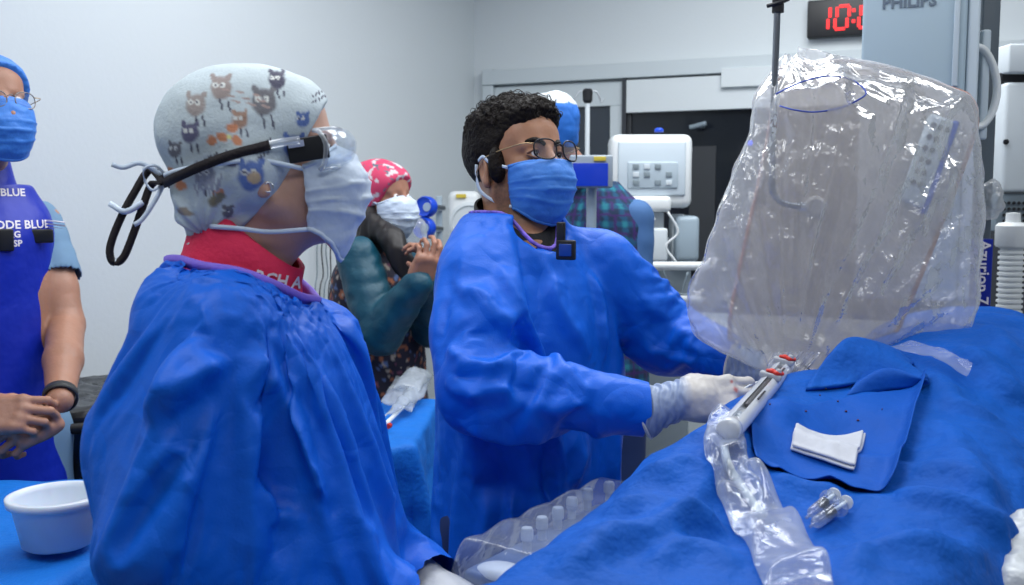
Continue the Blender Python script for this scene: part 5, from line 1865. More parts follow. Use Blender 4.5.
def build_plaid():
    D = 3.35
    H = headframe(P(551, 130, D), 115, 0, 0)
    nb = P(575, 172, D + 0.02); Tc = P(594, 230, D + 0.05)
    T = yawframe((Tc.x, Tc.y, 0), 60)
    sh_r = T @ Vector((0.15, 0, 1.44)); sh_l = T @ Vector((-0.15, 0, 1.44))
    el_r = sh_r + Vector((0.0, -0.03, -0.30)); el_l = sh_l + Vector((0.0, 0.06, -0.30))
    wr_r = el_r + Vector((-0.02, 0.22, 0.02)); wr_l = el_l + Vector((0.10, 0.22, 0.02))
    c = np.array(H.translation)
    s = SDF((-0.2, 2.9, 0.0), (0.75, 3.95, 1.95), 0.02, fine=[(c - 0.12, c + 0.12, 0.007)])
    head_sdf(s, H, nb, 0.055)
    s.stack([(0.9, 0, 0, .15, .10), (1.1, 0, 0, .15, .11), (1.3, 0, 0, .17, .11), (1.45, 0, 0, .17, .09), (1.52, 0, -.01, .12, .065), (1.56, 0, -.01, .06, .05)], T, 0.03)
    for (a, b, d) in ((sh_r, el_r, wr_r), (sh_l, el_l, wr_l)):
        s.limb([a, b, d], [0.05, 0.042, 0.028], k=0.02)
        bare_hand(s, d, (0.3, 0.9, 0), (0, 0, 1), -1, (25, 25, 25, 25))
    body_legs(s, (Tc.x, Tc.y), 60, 0.95)
    V, Q = s.mesh(); V = smooth_mesh(V, Q, 1)
    body = mesh_np('person', V, Q, skin('skin_warm', (0.36, 0.17, 0.11)), origin=(Tc.x, Tc.y, 0))
    trousers((Tc.x, Tc.y), 60, 0.95, mat('scrub_navy', (0.01, 0.03, 0.12), 0.8), body)
    tag(body, 'person in blue cap and blue plaid shirt, partly hidden behind the man with glasses', 'person')
    cs = cap_sdf(H, 0.006, 0.008)
    cs.plane((0, 0.080, 0.050), (0, 0.75, -0.66), H); cs.plane((0, 0, -0.05), (0, 0.1, -1), H)
    V, Q = cs.mesh(); V = smooth_mesh(V, Q, 1); V = V + normals(V, Q) * (0.007 * fbm(V * 26, 2))[:, None]
    Hi = np.array(H.inverted()); L = V @ Hi[:3, :3].T + Hi[:3, 3]
    cc = np.tile(np.array([0.012, 0.13, 0.50]), (len(V), 1)); cc[(L[:, 2] + L[:, 1] * 0.2 > 0.062 + 0.01 * noise(L * 40))] = (0.55, 0.60, 0.64)
    mesh_np('scrub_cap', V, Q, mat('cap_two_tone', (.1, .1, .1), 0.7, attr=True), body, colors=cc)
    glasses_rim(H, body, 'eyeglasses', M_black, M_clear)
    v = SDF((-0.2, 2.9, 0.8), (0.75, 3.95, 1.65), 0.009)
    v.stack([(0.85, 0, 0, .20, .16), (1.1, 0, 0, .195, .15), (1.3, 0, 0, .205, .15), (1.44, 0, 0, .20, .125), (1.515, 0, -.005, .14, .09), (1.56, 0, -.01, .075, .065)], T, 0.0)
    v.cone(nb + Vector((0, 0, -0.02)), nb + Vector((0, 0, 0.12)), 0.05, 0.06, mode='s')
    V, Q = v.mesh(); V = smooth_mesh(V, Q, 2)
    Ti = np.array(T.inverted()); L = V @ Ti[:3, :3].T + Ti[:3, 3]
    V = V + normals(V, Q) * (0.006 * noise(V * 12) + 0.003 * noise(V * 26))[:, None]
    th = np.arctan2(L[:, 1], L[:, 0]) * 0.17
    per = 0.058
    a1 = (np.abs((th / per) % 1 - 0.5) < 0.16); a2 = (np.abs((L[:, 2] / per) % 1 - 0.5) < 0.16)
    b1 = (np.abs(((th / per) + 0.5) % 1 - 0.5) < 0.05); b2 = (np.abs(((L[:, 2] / per) + 0.5) % 1 - 0.5) < 0.05)
    cc = np.tile(np.array([0.012, 0.030, 0.075]), (len(V), 1))
    cc[a1 | a2] = (0.010, 0.075, 0.16); cc[a1 & a2] = (0.02, 0.20, 0.26); cc[b1 | b2] = (0.05, 0.02, 0.13)
    mesh_np('plaid_shirt', V, Q, mat('plaid_cloth', (.1, .1, .1), 0.85, attr=True), body, colors=cc)
    v = SDF((-0.3, 2.8, 1.0), (0.85, 3.95, 1.65), 0.010)
    v.limb([sh_r, el_r, wr_r], [0.062, 0.058, 0.04], k=0.03); v.limb([sh_l, el_l, wr_l], [0.062, 0.058, 0.04], k=0.03)
    V, Q = v.mesh(); V = smooth_mesh(V, Q, 2); V = V + normals(V, Q) * (0.008 * noise(V * 18))[:, None]
    o = mesh_np('sleeves', V, Q, mat('pale_blue_cloth', (0.06, 0.15, 0.34), 0.8), body)
    clip_collar('collar', nb, Vector((0, 0, 1)), 0.072, 0.060, -0.04, 0.004, mat('yellow_cloth', (0.55, 0.45, 0.10), 0.7), body)
    return body


build_left_man(); build_far_woman(); build_plaid()
# ================================================================== operating table, drapes and what lies on them
M_drape = mat('drape_cloth', (0.002, 0.085, 0.42), 0.65, spec=0.18, sheen=0.0, bump=[('noise', 26, 0.009, 3), ('noise', 150, 0.0006, 2)], var=0.12, var_scale=11)
M_drape2 = mat('drape_cloth_light', (0.008, 0.15, 0.56), 0.6, spec=0.2, bump=[('noise', 22, 0.005, 4), ('noise', 120, 0.0015, 3)], var=0.08, var_scale=9)
M_drape_d = mat('drape_sheet_dark', (0.002, 0.080, 0.42), 0.62, spec=0.2, bump=[('noise', 30, 0.004, 4)], var=0.08, var_scale=9)
O_t = Vector((0.054, 1.25, 0))
e_s = Vector((0.57, 0.82, 0)).normalized()
e_t = Vector((0.82, -0.57, 0)).normalized()
TH = math.degrees(math.atan2(e_s.y, e_s.x))
Mst = Matrix((e_t, e_s, Vector((0, 0, 1)))).transposed()      # x = across, y = along


def st(s, t, z=0.0):
    v = O_t + e_s * s + e_t * t
    return Vector((v.x, v.y, z))


tb = empty('operating_table', st(0.5, 0.28), 'draped operating table carrying the patient, seen only as the shape beneath the blue drape', 'table')
MB().box(st(0.55, 0.28, 0.90), (0.50, 1.9, 0.06), Mst, 0.015).build('table_top', M_grey, tb)
MB().box(st(0.55, 0.28, 0.955), (0.48, 1.85, 0.05), Mst, 0.02).build('mattress', M_black, tb)
MB().box(st(0.55, 0.28, 0.44), (0.28, 0.42, 0.86), Mst, 0.02).build('pedestal', M_lgrey, tb)
MB().box(st(0.55, 0.28, 0.03), (0.46, 0.95, 0.06), Mst, 0.015).build('base', M_lgrey, tb)

# the hidden mound: the patient lying under the sheet
k = SDF((-0.75, 0.6, 0.75), (1.65, 2.9, 1.45), 0.02)
Fp = Mst.to_4x4(); Fp.translation = Vector((O_t.x, O_t.y, 0))
k.box((0.28, 0.55, 0.93), (0.27, 0.98, 0.06), Fp, rnd=0.03)
k.limb([(0.15, -0.45, 1.00), (0.105, 0.20, 1.065), (0.12, 0.62, 1.085)], [0.055, 0.080, 0.105], Fp, 0.05)
k.limb([(0.40, -0.45, 1.00), (0.41, 0.15, 1.020), (0.38, 0.52, 1.04)], [0.055, 0.075, 0.10], Fp, 0.05)
k.box((0.27, 0.10, 1.03), (0.20, 0.62, 0.065), Fp, rnd=0.05, k=0.05)
k.ell((0.27, 0.66, 1.05), (0.23, 0.20, 0.12), Fp, 0.06)
k.ell((0.29, 0.98, 1.085), (0.24, 0.30, 0.165), Fp, 0.08)
k.ell((0.27, 1.20, 1.085), (0.23, 0.26, 0.175), Fp, 0.08)
KV, KQ = k.mesh()
KTREE = BVHTree.FromPolygons([Vector(v) for v in KV], [tuple(int(i) for i in q) for q in KQ])


def H_of(x, y, tree=None):
    h = (tree or KTREE).ray_cast(Vector((x, y, 2.0)), Vector((0, 0, -1)))
    return h[0].z if h[0] is not None else 0.80


def sheet(ns, nt, s0, s1, t0, t1, fz):
    V = []
    for i in range(ns):
        for j in range(nt):
            s_ = s0 + (s1 - s0) * i / (ns - 1); t_ = t0 + (t1 - t0) * j / (nt - 1)
            V.append(tuple(fz(s_, t_)))
    Q = np.array([(i * nt + j, i * nt + j + 1, (i + 1) * nt + j + 1, (i + 1) * nt + j) for i in range(ns - 1) for j in range(nt - 1)])
    return np.array(V), Q


def drape_start(s_, t_):
    p = st(s_, t_)
    top = max(H_of(*(st(s_, min(max(t_, 0.02), 0.54)).xy)), 0.97)
    z = top + 0.015
    d = 0
    if t_ < 0.0: d = -t_; q = st(s_, -0.10 * d); z -= 0.98 * d; p = q
    if t_ > 0.56: d = t_ - 0.56; q = st(s_, 0.56 + 0.45 * d); z -= 0.85 * d; p = q
    return Vector((p.x, p.y, z))


V, Q = sheet(128, 104, -0.42, 1.48, -0.42, 1.02, drape_start)
N = normals(V, Q)
if N[:, 2].mean() < 0: Q = Q[:, ::-1]; N = -N
flat_ = np.clip((V[:, 2] - 0.85) / 0.1, 0, 1)
V = V + N * ((0.030 * np.abs(noise(V * 6 + 3)) + 0.030 * np.abs(noise(V * 3.4 + 9)) + 0.014 * np.abs(noise(V * 13))) )[:, None]
pin = np.zeros(len(V)); 
X = cloth_sim(V, Q, pin, [(KV, KQ)], frames=18, bend=10, shrink=-0.06, tension=20, mass=0.3, thick=0.006)
hang = np.clip((1.02 - X[:, 2]) / 0.06, 0, 1)[:, None]
X = X * (1 - hang) + smooth_mesh(X, Q, 8, 0.5) * hang
X = smooth_mesh(X, Q, 1, 0.4)
NX = normals(X, Q)
dl = [
    ([(690, 500), (706, 482), (730, 478), (756, 500), (772, 530)], 0.010, 0.016, 1.2, 0.5),
    ([(640, 482), (690, 466), (742, 452)], 0.012, 0.014, 1.3, 0.5),
    ([(560, 580), (620, 545), (690, 528), (730, 540)], 0.016, 0.020, 1.3, 0.4),
    ([(596, 520), (640, 508), (676, 515), (700, 540)], 0.012, 0.014, 1.3, 0.5),
    ([(640, 570), (690, 548), (740, 570)], 0.012, 0.012, 1.3, 0.6),
    ([(888, 492), (930, 500), (985, 522), (1018, 522)], 0.014, 0.018, 1.3, 0.3),
    ([(905, 470), (950, 476), (1000, 492)], 0.014, 0.012, 1.3, 0.5),
    ([(850, 585), (880, 552), (940, 546), (1000, 548)], 0.016, 0.016, 1.3, 0.4),
    ([(932, 415), (962, 455), (985, 515)], 0.016, 0.012, 1.3, 0.6),
    ([(830, 500), (860, 520), (870, 560)], 0.016, -0.010, 1.3, 0.9),
    ([(770, 470), (800, 486), (850, 492)], 0.014, 0.010, 1.3, 0.5),
    ([(960, 340), (985, 370), (1015, 400)], 0.020, 0.016, 1.3, 0.5),
    ([(930, 360), (950, 400), (1000, 420)], 0.016, 0.014, 1.3, 0.5),
    ([(985, 318), (1005, 345), (1022, 352)], 0.016, 0.012, 1.3, 0.6),
    ([(900, 520), (940, 530), (960, 560)], 0.014, -0.008, 1.3, 0.8),
    ([(680, 440), (715, 430), (745, 420)], 0.010, 0.010, 1.3, 0.5),
    ([(760, 480), (745, 450), (748, 425)], 0.012, 0.010, 1.3, 0.5),
]
X = X + NX * (1.7 * crease(X, NX, dl) + 0.018 * np.abs(noise(X * 8)) + 0.008 * np.abs(noise(X * np.array([16, 22, 18]))) + 0.003 * np.abs(noise(X * 30)))[:, None]
drape = mesh_np('surgical_drape', X, Q, M_drape)
drape.modifiers.new('s', 'SUBSURF').render_levels = 1
tag(drape, 'large rumpled blue surgical drape covering the patient on the table at right', 'drape')
DT = BVHTree.FromPolygons([Vector(v) for v in X], [tuple(int(i) for i in q) for q in Q])


def on_drape(px, py, fallback=1.1, tree=None):
    o = Vector((0, 0, CAMZ)); d = (P(px, py, 1.0) - o).normalized()
    h = (tree or DT).ray_cast(o, d)
    return h[0] if h[0] is not None else Pz(px, py, fallback)


def patch(corners, n, m, off, amp=0.004, freq=14, seed=0, extra=None, tree=None, smooth_it=6):
    """cloth patch with the given four world corners (x, y), laid on the drape"""
    c = [Vector(v) for v in corners]
    V = np.zeros((n * m, 3))
    for i in range(n):
        for j in range(m):
            u, v = i / (n - 1), j / (m - 1)
            p = (c[0] * (1 - u) + c[1] * u) * (1 - v) + (c[3] * (1 - u) + c[2] * u) * v
            z = H_of(p.x, p.y, tree or DT)
            if z < 0.9: z = p.z
            V[i * m + j] = (p.x, p.y, z)
    Q = np.array([(i * m + j, (i + 1) * m + j, (i + 1) * m + j + 1, i * m + j + 1) for i in range(n - 1) for j in range(m - 1)])
    E = edges_of(Q)
    zz = V[:, 2:3].copy()
    for _ in range(smooth_it): zz = np.maximum(lap(zz, E, len(V), 0.5), V[:, 2:3])
    V[:, 2] = zz[:, 0] + off + amp * np.abs(fbm(V * freq + seed * 5.5, 2))
    if extra is not None:
        U = np.array([(i / (n - 1), j / (m - 1)) for i in range(n) for j in range(m)])
        V = extra(V, U)
    if normals(V, Q)[:, 2].mean() < 0: Q = Q[:, ::-1]
    return V, Q


# second, smoother sheet on top
cs_ = [on_drape(752, 402), on_drape(902, 372), on_drape(890, 470), on_drape(764, 446)]
c2 = [on_drape(748, 406), on_drape(926, 380), on_drape(890, 494), on_drape(756, 464)]
def ex2(V, U):
    V[:, 2] += 0.004 * np.sin(U[:, 0] * 9 + 2 * U[:, 1]) * U[:, 1] + 0.001
    # curling right-hand edge
    V[:, 2] += 0.02 * np.clip((U[:, 0] - 0.9) / 0.1, 0, 1) ** 2
    return V
V2, Q2 = patch(c2, 44, 30, 0.005, 0.003, 10, 3, ex2, smooth_it=10)
sh2 = mesh_np('drape_sheet', V2, Q2, M_drape_d)
md = sh2.modifiers.new('t', 'SOLIDIFY'); md.thickness = 0.0025
sh2.modifiers.new('s', 'SUBSURF').render_levels = 1
tag(sh2, 'smaller smooth dark blue sheet lying on the drape beneath the white gauze', 'sheet')
ST = BVHTree.FromPolygons([Vector(v) for v in V2] + [Vector(v) for v in X], [tuple(int(i) for i in q) for q in Q2] + [tuple(int(i) + len(V2) for i in q) for q in Q])

# folded towel standing up at the head of the sheet
def tent(name, pts3, m, label):
    """faceted folded towel from rows of 3-D points"""
    n, mm = len(pts3), len(pts3[0])
    rows = [[Vector(p) for p in r] for r in pts3]
    rows2 = [spline(r, 6) for r in rows]
    cols = list(zip(*rows2))
    cols = [spline(list(c), 6) for c in cols]
    a, b = len(cols), len(cols[0])
    V = np.array([tuple(p) for c in cols for p in c])
    Q = np.array([(i * b + j, (i + 1) * b + j, (i + 1) * b + j + 1, i * b + j + 1) for i in range(a - 1) for j in range(b - 1)])
    N = normals(V, Q)
    V = V + N * (0.004 * fbm(V * 16, 2))[:, None]
    o = mesh_np(name, V, Q, m)
    md = o.modifiers.new('t', 'SOLIDIFY'); md.thickness = 0.006
    tag(o, label, 'towel')
    return o
b_ = [on_drape(806, 392), on_drape(842, 390), on_drape(880, 388), on_drape(928, 384)]
def up(p, dz, dy=0.0, dx=0.0): return p + Vector((dx, dy, dz))
rowF = [up(b_[0], 0.006), up(b_[1], 0.010), up(b_[2], 0.012), up(b_[3], 0.012)]
rowM = [up(P(812, 378, b_[0].y + 0.03), 0), up(P(840, 374, b_[1].y + 0.02), 0), up(P(884, 372, b_[2].y + 0.01), 0), P(926, 374, b_[3].y + 0.02)]
rowT = [P(826, 358, b_[0].y + 0.06), P(846, 344, b_[1].y + 0.06), P(888, 352, b_[2].y + 0.05), P(912, 366, b_[3].y + 0.05)]
rowB = [P(834, 352, b_[0].y + 0.10), P(852, 338, b_[1].y + 0.10), P(890, 347, b_[2].y + 0.10), P(914, 364, b_[3].y + 0.10)]
rowD = [up(rowB[0], -0.05, 0.06), up(rowB[1], -0.07, 0.07), up(rowB[2], -0.06, 0.08), up(rowB[3], -0.04, 0.06)]
tent('folded_towel', [rowF, rowM, rowT, rowB, rowD], M_drape, 'rumpled folded blue towel heaped at the top edge of the sheet, under the clear plastic')
r2 = [[on_drape(846, 396), on_drape(880, 392), up(on_drape(930, 386), 0.004)],
      [P(858, 380, b_[2].y - 0.01), P(888, 368, b_[2].y - 0.01), P(926, 380, b_[3].y - 0.015)],
      [P(862, 384, b_[2].y + 0.03), P(890, 372, b_[2].y + 0.03), P(924, 384, b_[3].y + 0.02)]]
tent('folded_towel', r2, M_drape_d, 'dark blue towel flap folded forward just right of the rumpled towel heap')

# gauze
M_gauze = mat('gauze_white', (0.52, 0.54, 0.60), 0.85, bump=[('noise', 90, 0.0015, 4), ('noise', 20, 0.004, 3)], var=0.06, var_scale=30)
gz = [on_drape(797, 427, tree=ST), on_drape(866, 434, tree=ST), on_drape(854, 474, tree=ST), on_drape(790, 452, tree=ST)]
gc = sum(gz, Vector()) / 4
gr_ = None
for i, (dz, sc, rot) in enumerate(((0.004, 1.0, 0), (0.009, 0.975, 1.5))):
    cc = [gc + Matrix.Rotation(R(rot), 3, 'Z') @ ((p - gc) * sc) for p in gz]
    Vg, Qg = patch(cc, 30, 22, dz, 0.0018, 30, 4 + i, None, tree=ST, smooth_it=30)
    if gr_ is None:
        gr_ = empty('gauze_pad', gc, 'folded white gauze pad lying on the dark blue sheet', 'gauze')
    o = mesh_np('gauze_layer', Vg, Qg, M_gauze, gr_)
    md = o.modifiers.new('t', 'SOLIDIFY'); md.thickness = 0.005
    o.modifiers.new('s', 'SUBSURF').render_levels = 1

# dried drops on the drape
rs = random.Random(3)
M_blood = mat('dried_drop', (0.10, 0.012, 0.02), 0.5)
DR = [(770, 405, 'dark drop near the left corner of the dark blue sheet'), (806, 412, 'dark drop just above the upper left corner of the white gauze'),
      (838, 402, 'dark drop in the middle of the sheet below the folded towel'), (846, 412, 'larger dark drop above the middle of the white gauze'),
      (858, 421, 'dark drop just above the upper right corner of the gauze'), (882, 410, 'rightmost dark drop on the dark blue sheet'),
      (820, 396, 'topmost small drop, close below the towel heap on the sheet')]
for i, (px, py, dlab) in enumerate(DR):
    p = on_drape(px, py, tree=ST)
    b = MB(); b.smooth = True
    r0 = rs.uniform(0.0008, 0.0022)
    b.lathe([(0, 0.0012), (r0 * 0.7, 0.001), (r0, -0.001)], p + Vector((0, 0, 0.0015)), (0, 0, 1), 12)
    for v in b.V: v.x += 0.0006 * math.sin(v.y * 3000)
    tag(b.build('dried_drop', M_blood), dlab, 'stain', 'dried drops on the sheet')

# syringes
M_barrel = film('syringe_barrel', (0.80, 0.88, 1.0), 0.07, 0.4, 0.08, gloss=0.35)
def syringe(pa, pb, label, r=0.0072):
    a = pa + Vector((0, 0, r + 0.004)); b = pb + Vector((0, 0, r + 0.004))
    d = (b - a).normalized(); L = (b - a).length
    e = empty('syringe', (a + b) / 2, label, 'syringe', None)
    m = MB(); m.smooth = True
    m.lathe([(0.002, -0.018), (0.0022, -0.004), (0.003, -0.002), (r * 0.9, 0.0), (r, 0.003), (r, L * 0.72), (r * 1.6, L * 0.72 + 0.001), (r * 1.6, L * 0.72 + 0.003), (r * 0.9, L * 0.72 + 0.003), (r * 0.88, 0.004)], a, d, 24)
    m.build('barrel', M_barrel, e, smooth=True)
    m = MB(); m.smooth = False
    m.lathe([(0.0015, 0.004), (r * 0.84, 0.008), (r * 0.84, 0.016), (r * 0.3, 0.0165)], a + d * (L * 0.35), d, 24)
    po = m.build('stopper', M_black, e)
    m = MB()
    m.lathe([(r * 0.35, L * 0.35 + 0.016), (r * 0.35, L - 0.002), (r * 1.2, L - 0.002), (r * 1.2, L), (0.0, L)], a, d, 20)
    m.build('plunger', M_white, e)
    m = MB()
    for k_ in range(6):
        c0 = a + d * (0.008 + k_ * L * 0.1)
        u_ = d.cross(Vector((0, 0, 1))).normalized()
        m.box(c0 + Vector((0, 0, r + 0.0001)), (0.006, 0.0008, 0.0004), Matrix((u_, d, u_.cross(d))).transposed())
    m.build('graduation', M_black, e)
    return e
syringe(on_drape(812, 522), on_drape(834, 503), 'left of the two clear syringes lying on the drape near the plastic sleeve')
syringe(on_drape(816, 532), on_drape(846, 511), 'right, nearer of the two clear syringes lying on the drape', 0.0074)

# white slotted rail of the device with two red-spotted clamps
M_rail = mat('rail_white', (0.60, 0.63, 0.68), 0.22, coat=0.4)
ra = on_drape(730, 450) + Vector((0, 0, 0.030)); rb = P(786, 364, 1.80)
dev = empty('catheter_rail', (ra + rb) / 2, 'long white slotted rail with two red-stained clamps held over the draped patient', 'medical device')
d = (rb - ra).normalized(); L = (rb - ra).length
vw = (Vector((0, 0, CAMZ)) - (ra + rb) / 2).normalized()
upv = (vw + Vector((0, 0, 0.5))).normalized(); upv = (upv - d * d.dot(upv)).normalized()
prof = []
for t in np.linspace(-25, 205, 19):
    prof.append((0.0170 * math.cos(R(t)), 0.0150 * math.sin(R(t)) - 0.002))
inner = [(-0.0045, 0.0130), (-0.0045, 0.004), (0.0045, 0.004), (0.0045, 0.0130)]
# open slot on top
pr = [p for p in prof if abs(p[0]) > 0.005 or p[1] < 0]
left = [p for p in pr if p[0] > 0]; right = [p for p in pr if p[0] < 0]
profile = left + [(0.0045, 0.0125), (0.0045, 0.004), (-0.0045, 0.004), (-0.0045, 0.0125)] + right
m = MB(); m.smooth = False
m.sweep([ra + d * L * k_ / 8 for k_ in range(9)], profile, up=upv)
m.build('rail', M_rail, dev)
m = MB(); sd = d.cross(upv)
m.box(ra + d * L * 0.52 + upv * 0.0085, (0.006, L * 0.62, 0.006), Matrix((sd, d, upv)).transposed(), 0.0015)
m.build('rack_bar', mat('dark_steel', (0.10, 0.10, 0.11), 0.4, metal=0.6), dev)
m = MB(); m.smooth = True
m.lathe([(0.0155, -0.002), (0.0165, 0.0), (0.0165, 0.018), (0.015, 0.021), (0.0, 0.021)], ra, -d, 28)
m.build('end_cap', M_rail, dev)
for q in (0.62, 0.90):
    c_ = ra + d * L * q + upv * 0.014
    m = MB(); m.smooth = False
    m.box(c_, (0.036, 0.014, 0.010), Matrix((sd, d, upv)).transposed(), 0.003)
    m.lathe([(0.005, 0), (0.006, 0.010), (0.004, 0.014), (0, 0.015)], c_ + sd * 0.010, upv, 16)
    co = m.build('clamp', mat('clamp_grey', (0.42, 0.44, 0.48), 0.35), dev)
    m = MB(); m.smooth = True
    for (a1, b1, r1) in ((0.0, 0.003, 0.0065), (0.009, 0.0, 0.0075), (0.015, 0.003, 0.005), (-0.006, 0.0, 0.004)):
        n_ = 10
        m.lathe([(r1 * math.sin(math.pi * i / n_), -r1 * 0.7 * math.cos(math.pi * i / n_)) for i in range(n_ + 1)], c_ + sd * a1 + d * b1 + upv * 0.0075, upv, 14)
    m.build('red_knob', M_red, co)
for q0, q1 in ((0.70, 0.80), (0.28, 0.40)):
    m = MB(); m.box(ra + d * L * (q0 + q1) / 2 + upv * 0.0135 + sd * 0.0095, (0.003, L * (q1 - q0), 0.0012), Matrix((sd, d, upv)).transposed())
    m.build('groove', M_black, dev)
# thin guide wire and catheter between the hands and the rail
m = MB(); m.smooth = True
m.tube([P(740, 392, 1.70), P(752, 384, 1.72), P(775, 376, 1.76), rb + Vector((0, 0, -0.004))], 0.0018, 8, smooth_path=6)
tag(m.build('catheter', M_white), 'thin pale catheter running from the gloved hand to the rail', 'catheter')
m = MB(); m.smooth = True
m.tube([rb, P(800, 364, 1.80), P(812, 372, 1.78), on_drape(826, 392, tree=ST) + Vector((0, 0, .005))], 0.0012, 8, smooth_path=8)
tag(m.build('guide_wire', M_black), 'thin dark guide wire curving off the upper end of the rail', 'wire')

# ------------------------------------------------------------------ clear plastic sleeve lying down the drape
M_bag = film('sleeve_film', (0.82, 0.88, 0.96), 0.13, 0.42, 0.14, bump=[('noise', 30, 0.004, 2)], gloss=0.32)
path = [(728, 424, 17), (724, 448, 21), (728, 474, 25), (744, 500, 31), (762, 526, 36), (782, 555, 38), (800, 590, 40), (815, 625, 42)]
def smooth_vals(a, k): return [tuple(v) for v in spline([Vector(x) for x in a], k)]
pp = smooth_vals(path, 9)
rows = []
nr = 30
for i, (px, py, hw) in enumerate(pp):
    c_ = on_drape(min(px, 1000), min(py, 584)) if py < 584 else on_drape(px, 584) + e_s * -0.0012 * (py - 584)
    if py >= 584: c_.z = H_of(c_.x, c_.y, DT)
    i2 = min(i + 1, len(pp) - 1); i1 = max(i - 1, 0)
    dx, dy = pp[i2][0] - pp[i1][0], pp[i2][1] - pp[i1][1]
    l_ = math.hypot(dx, dy); nx_, ny_ = -dy / l_, dx / l_
    w_ = hw / 1000 * c_.y * 1.0
    side = Vector((-nx_, 0.7 * ny_, 0)).normalized() if True else None
    rows.append((c_, side, w_))
V = []
for i, (c_, side, w_) in enumerate(rows):
    for j in range(nr):
        a_ = 2 * math.pi * j / nr
        p = c_ + side * (w_ * math.cos(a_))
        zb = max(H_of(p.x, p.y, DT), c_.z - 0.10) + 0.006
        hgt = (0.020 + 0.010 * math.sin(i * 0.5)) * max(0, math.sin(a_)) ** 0.7 * (1 + 0.3 * math.cos(2 * a_))
        V.append((p.x, p.y, zb + hgt))
V = np.array(V); n_ = len(rows)
Q = np.array([(i * nr + j, i * nr + (j + 1) % nr, (i + 1) * nr + (j + 1) % nr, (i + 1) * nr + j) for i in range(n_ - 1) for j in range(nr)])
N = normals(V, Q)
f_ = np.clip(np.tile(np.sin(np.arange(nr) * 2 * math.pi / nr), n_), 0, 1)
V = V + np.array([0, 0, 1]) * ((0.010 * np.abs(noise(V * 26)) + 0.012 * np.abs(noise(V * 15 + 7)) + 0.004 * np.abs(noise(V * 45)) + 0.003 * np.abs(noise(V * 80))) * f_)[:, None]
sl = mesh_np('plastic_sleeve', V, Q, M_bag)
sl.modifiers.new('s', 'SUBSURF').render_levels = 1
tag(sl, 'crumpled clear plastic sleeve running down the blue drape from the white rail', 'plastic cover')
# tube inside the sleeve
m = MB(); m.smooth = True
m.tube([rows[k_][0] + Vector((0, 0, 0.012)) for k_ in range(6, 40, 5)], 0.0055, 10, smooth_path=4)
tag(m.build('suction_tube', M_offw), 'pale tube running inside the clear plastic sleeve on the drape', 'tube')

# ------------------------------------------------------------------ table-side control panel in clear plastic
pa, pb = Vector((-0.050, 1.36, 0.015)), Vector((0.170, 1.68, 0.015))
ds = (pb - pa).normalized(); dt = Vector((ds.y, -ds.x, 0))
Mp = Matrix((dt, ds, Vector((0, 0, 1)))).transposed()
cp = empty('control_panel', (pa + pb) / 2 + Vector((0, 0, 0.93)), 'white table-side control panel with a row of knobs, inside a clear plastic cover', 'control panel')
pc = (pa + pb) / 2
Lp = (pb - pa).length
MB().box(pc + dt * 0.045 + Vector((0, 0, 0.935)), (0.15, Lp, 0.055), Mp, 0.012).build('housing', mat('panel_blue_grey', (0.16, 0.22, 0.36), 0.35), cp)
MB().box(pc + dt * 0.06 + Vector((0, 0, 0.72)), (0.04, 0.10, 0.40), Mp, 0.006).build('bracket', M_grey, cp)
for i, (px, py) in enumerate(((527, 536), (542, 525), (558, 515), (572, 505), (586, 496), (609, 489))):
    p = Pz(px, py, 1.0)
    q = (p - pa); s_ = q.dot(ds); t_ = min(max(q.dot(dt), -0.02), 0.11)
    base = pa + ds * s_ + dt * t_
    m = MB(); m.smooth = False
    r0 = 0.0085
    m.lathe([(r0 * 0.8, 0.0), (r0 * 0.8, 0.016), (r0 * 1.1, 0.018), (r0 * 1.15, 0.032), (r0 * 0.9, 0.036), (0, 0.036)], base + Vector((0, 0, 0.962)), (0, 0, 1), 24)
    kn = m.build('knob', M_offw, cp)
m = MB(); m.smooth = True
mc = Pz(503, 572, 0.975)
s_ = SDF(np.array(mc) - 0.07, np.array(mc) + 0.07, 0.003)
Fm = Mp.to_4x4(); Fm.translation = mc
s_.ell((0, 0, -0.004), (0.045, 0.030, 0.016), Fm); s_.plane((0, 0, -0.006), (0, 0, -1), Fm)
Vm, Qm = s_.mesh(); Vm = smooth_mesh(Vm, Qm, 1)
mesh_np('joystick_pad', Vm, Qm, M_white, cp)
# clear cover over it
M_cov = film('cover_film', (0.78, 0.86, 1.0), 0.06, 0.35, 0.10, bump=[('noise', 24, 0.004, 3)])
n1, n2 = 46, 34
V = []
for i in range(n1):
    for j in range(n2):
        u, v = i / (n1 - 1), j / (n2 - 1)
        s_ = -0.035 + (Lp + 0.05) * u; t_ = -0.065 + 0.21 * v
        z = 1.020 - 0.10 * max(0, (0.16 - v) / 0.16) ** 1.2 - 0.16 * max(0, (0.10 - u) / 0.10) ** 1.3 - 0.05 * max(0, (v - 0.85) / 0.15)
        z -= 0.006 * (1 - abs(math.sin(u * 15)))
        p = pa + ds * s_ + dt * t_
        V.append((p.x, p.y, z))
V = np.array(V)
Q = np.array([(i * n2 + j, i * n2 + j + 1, (i + 1) * n2 + j + 1, (i + 1) * n2 + j) for i in range(n1 - 1) for j in range(n2 - 1)])
if normals(V, Q)[:, 2].mean() < 0: Q = Q[:, ::-1]
V = V + normals(V, Q) * (0.005 * np.abs(noise(V * 12)) + 0.002 * np.abs(noise(V * 30)))[:, None]
co = mesh_np('clear_cover', V, Q, M_cov, cp)
co.modifiers.new('s', 'SUBSURF').render_levels = 1

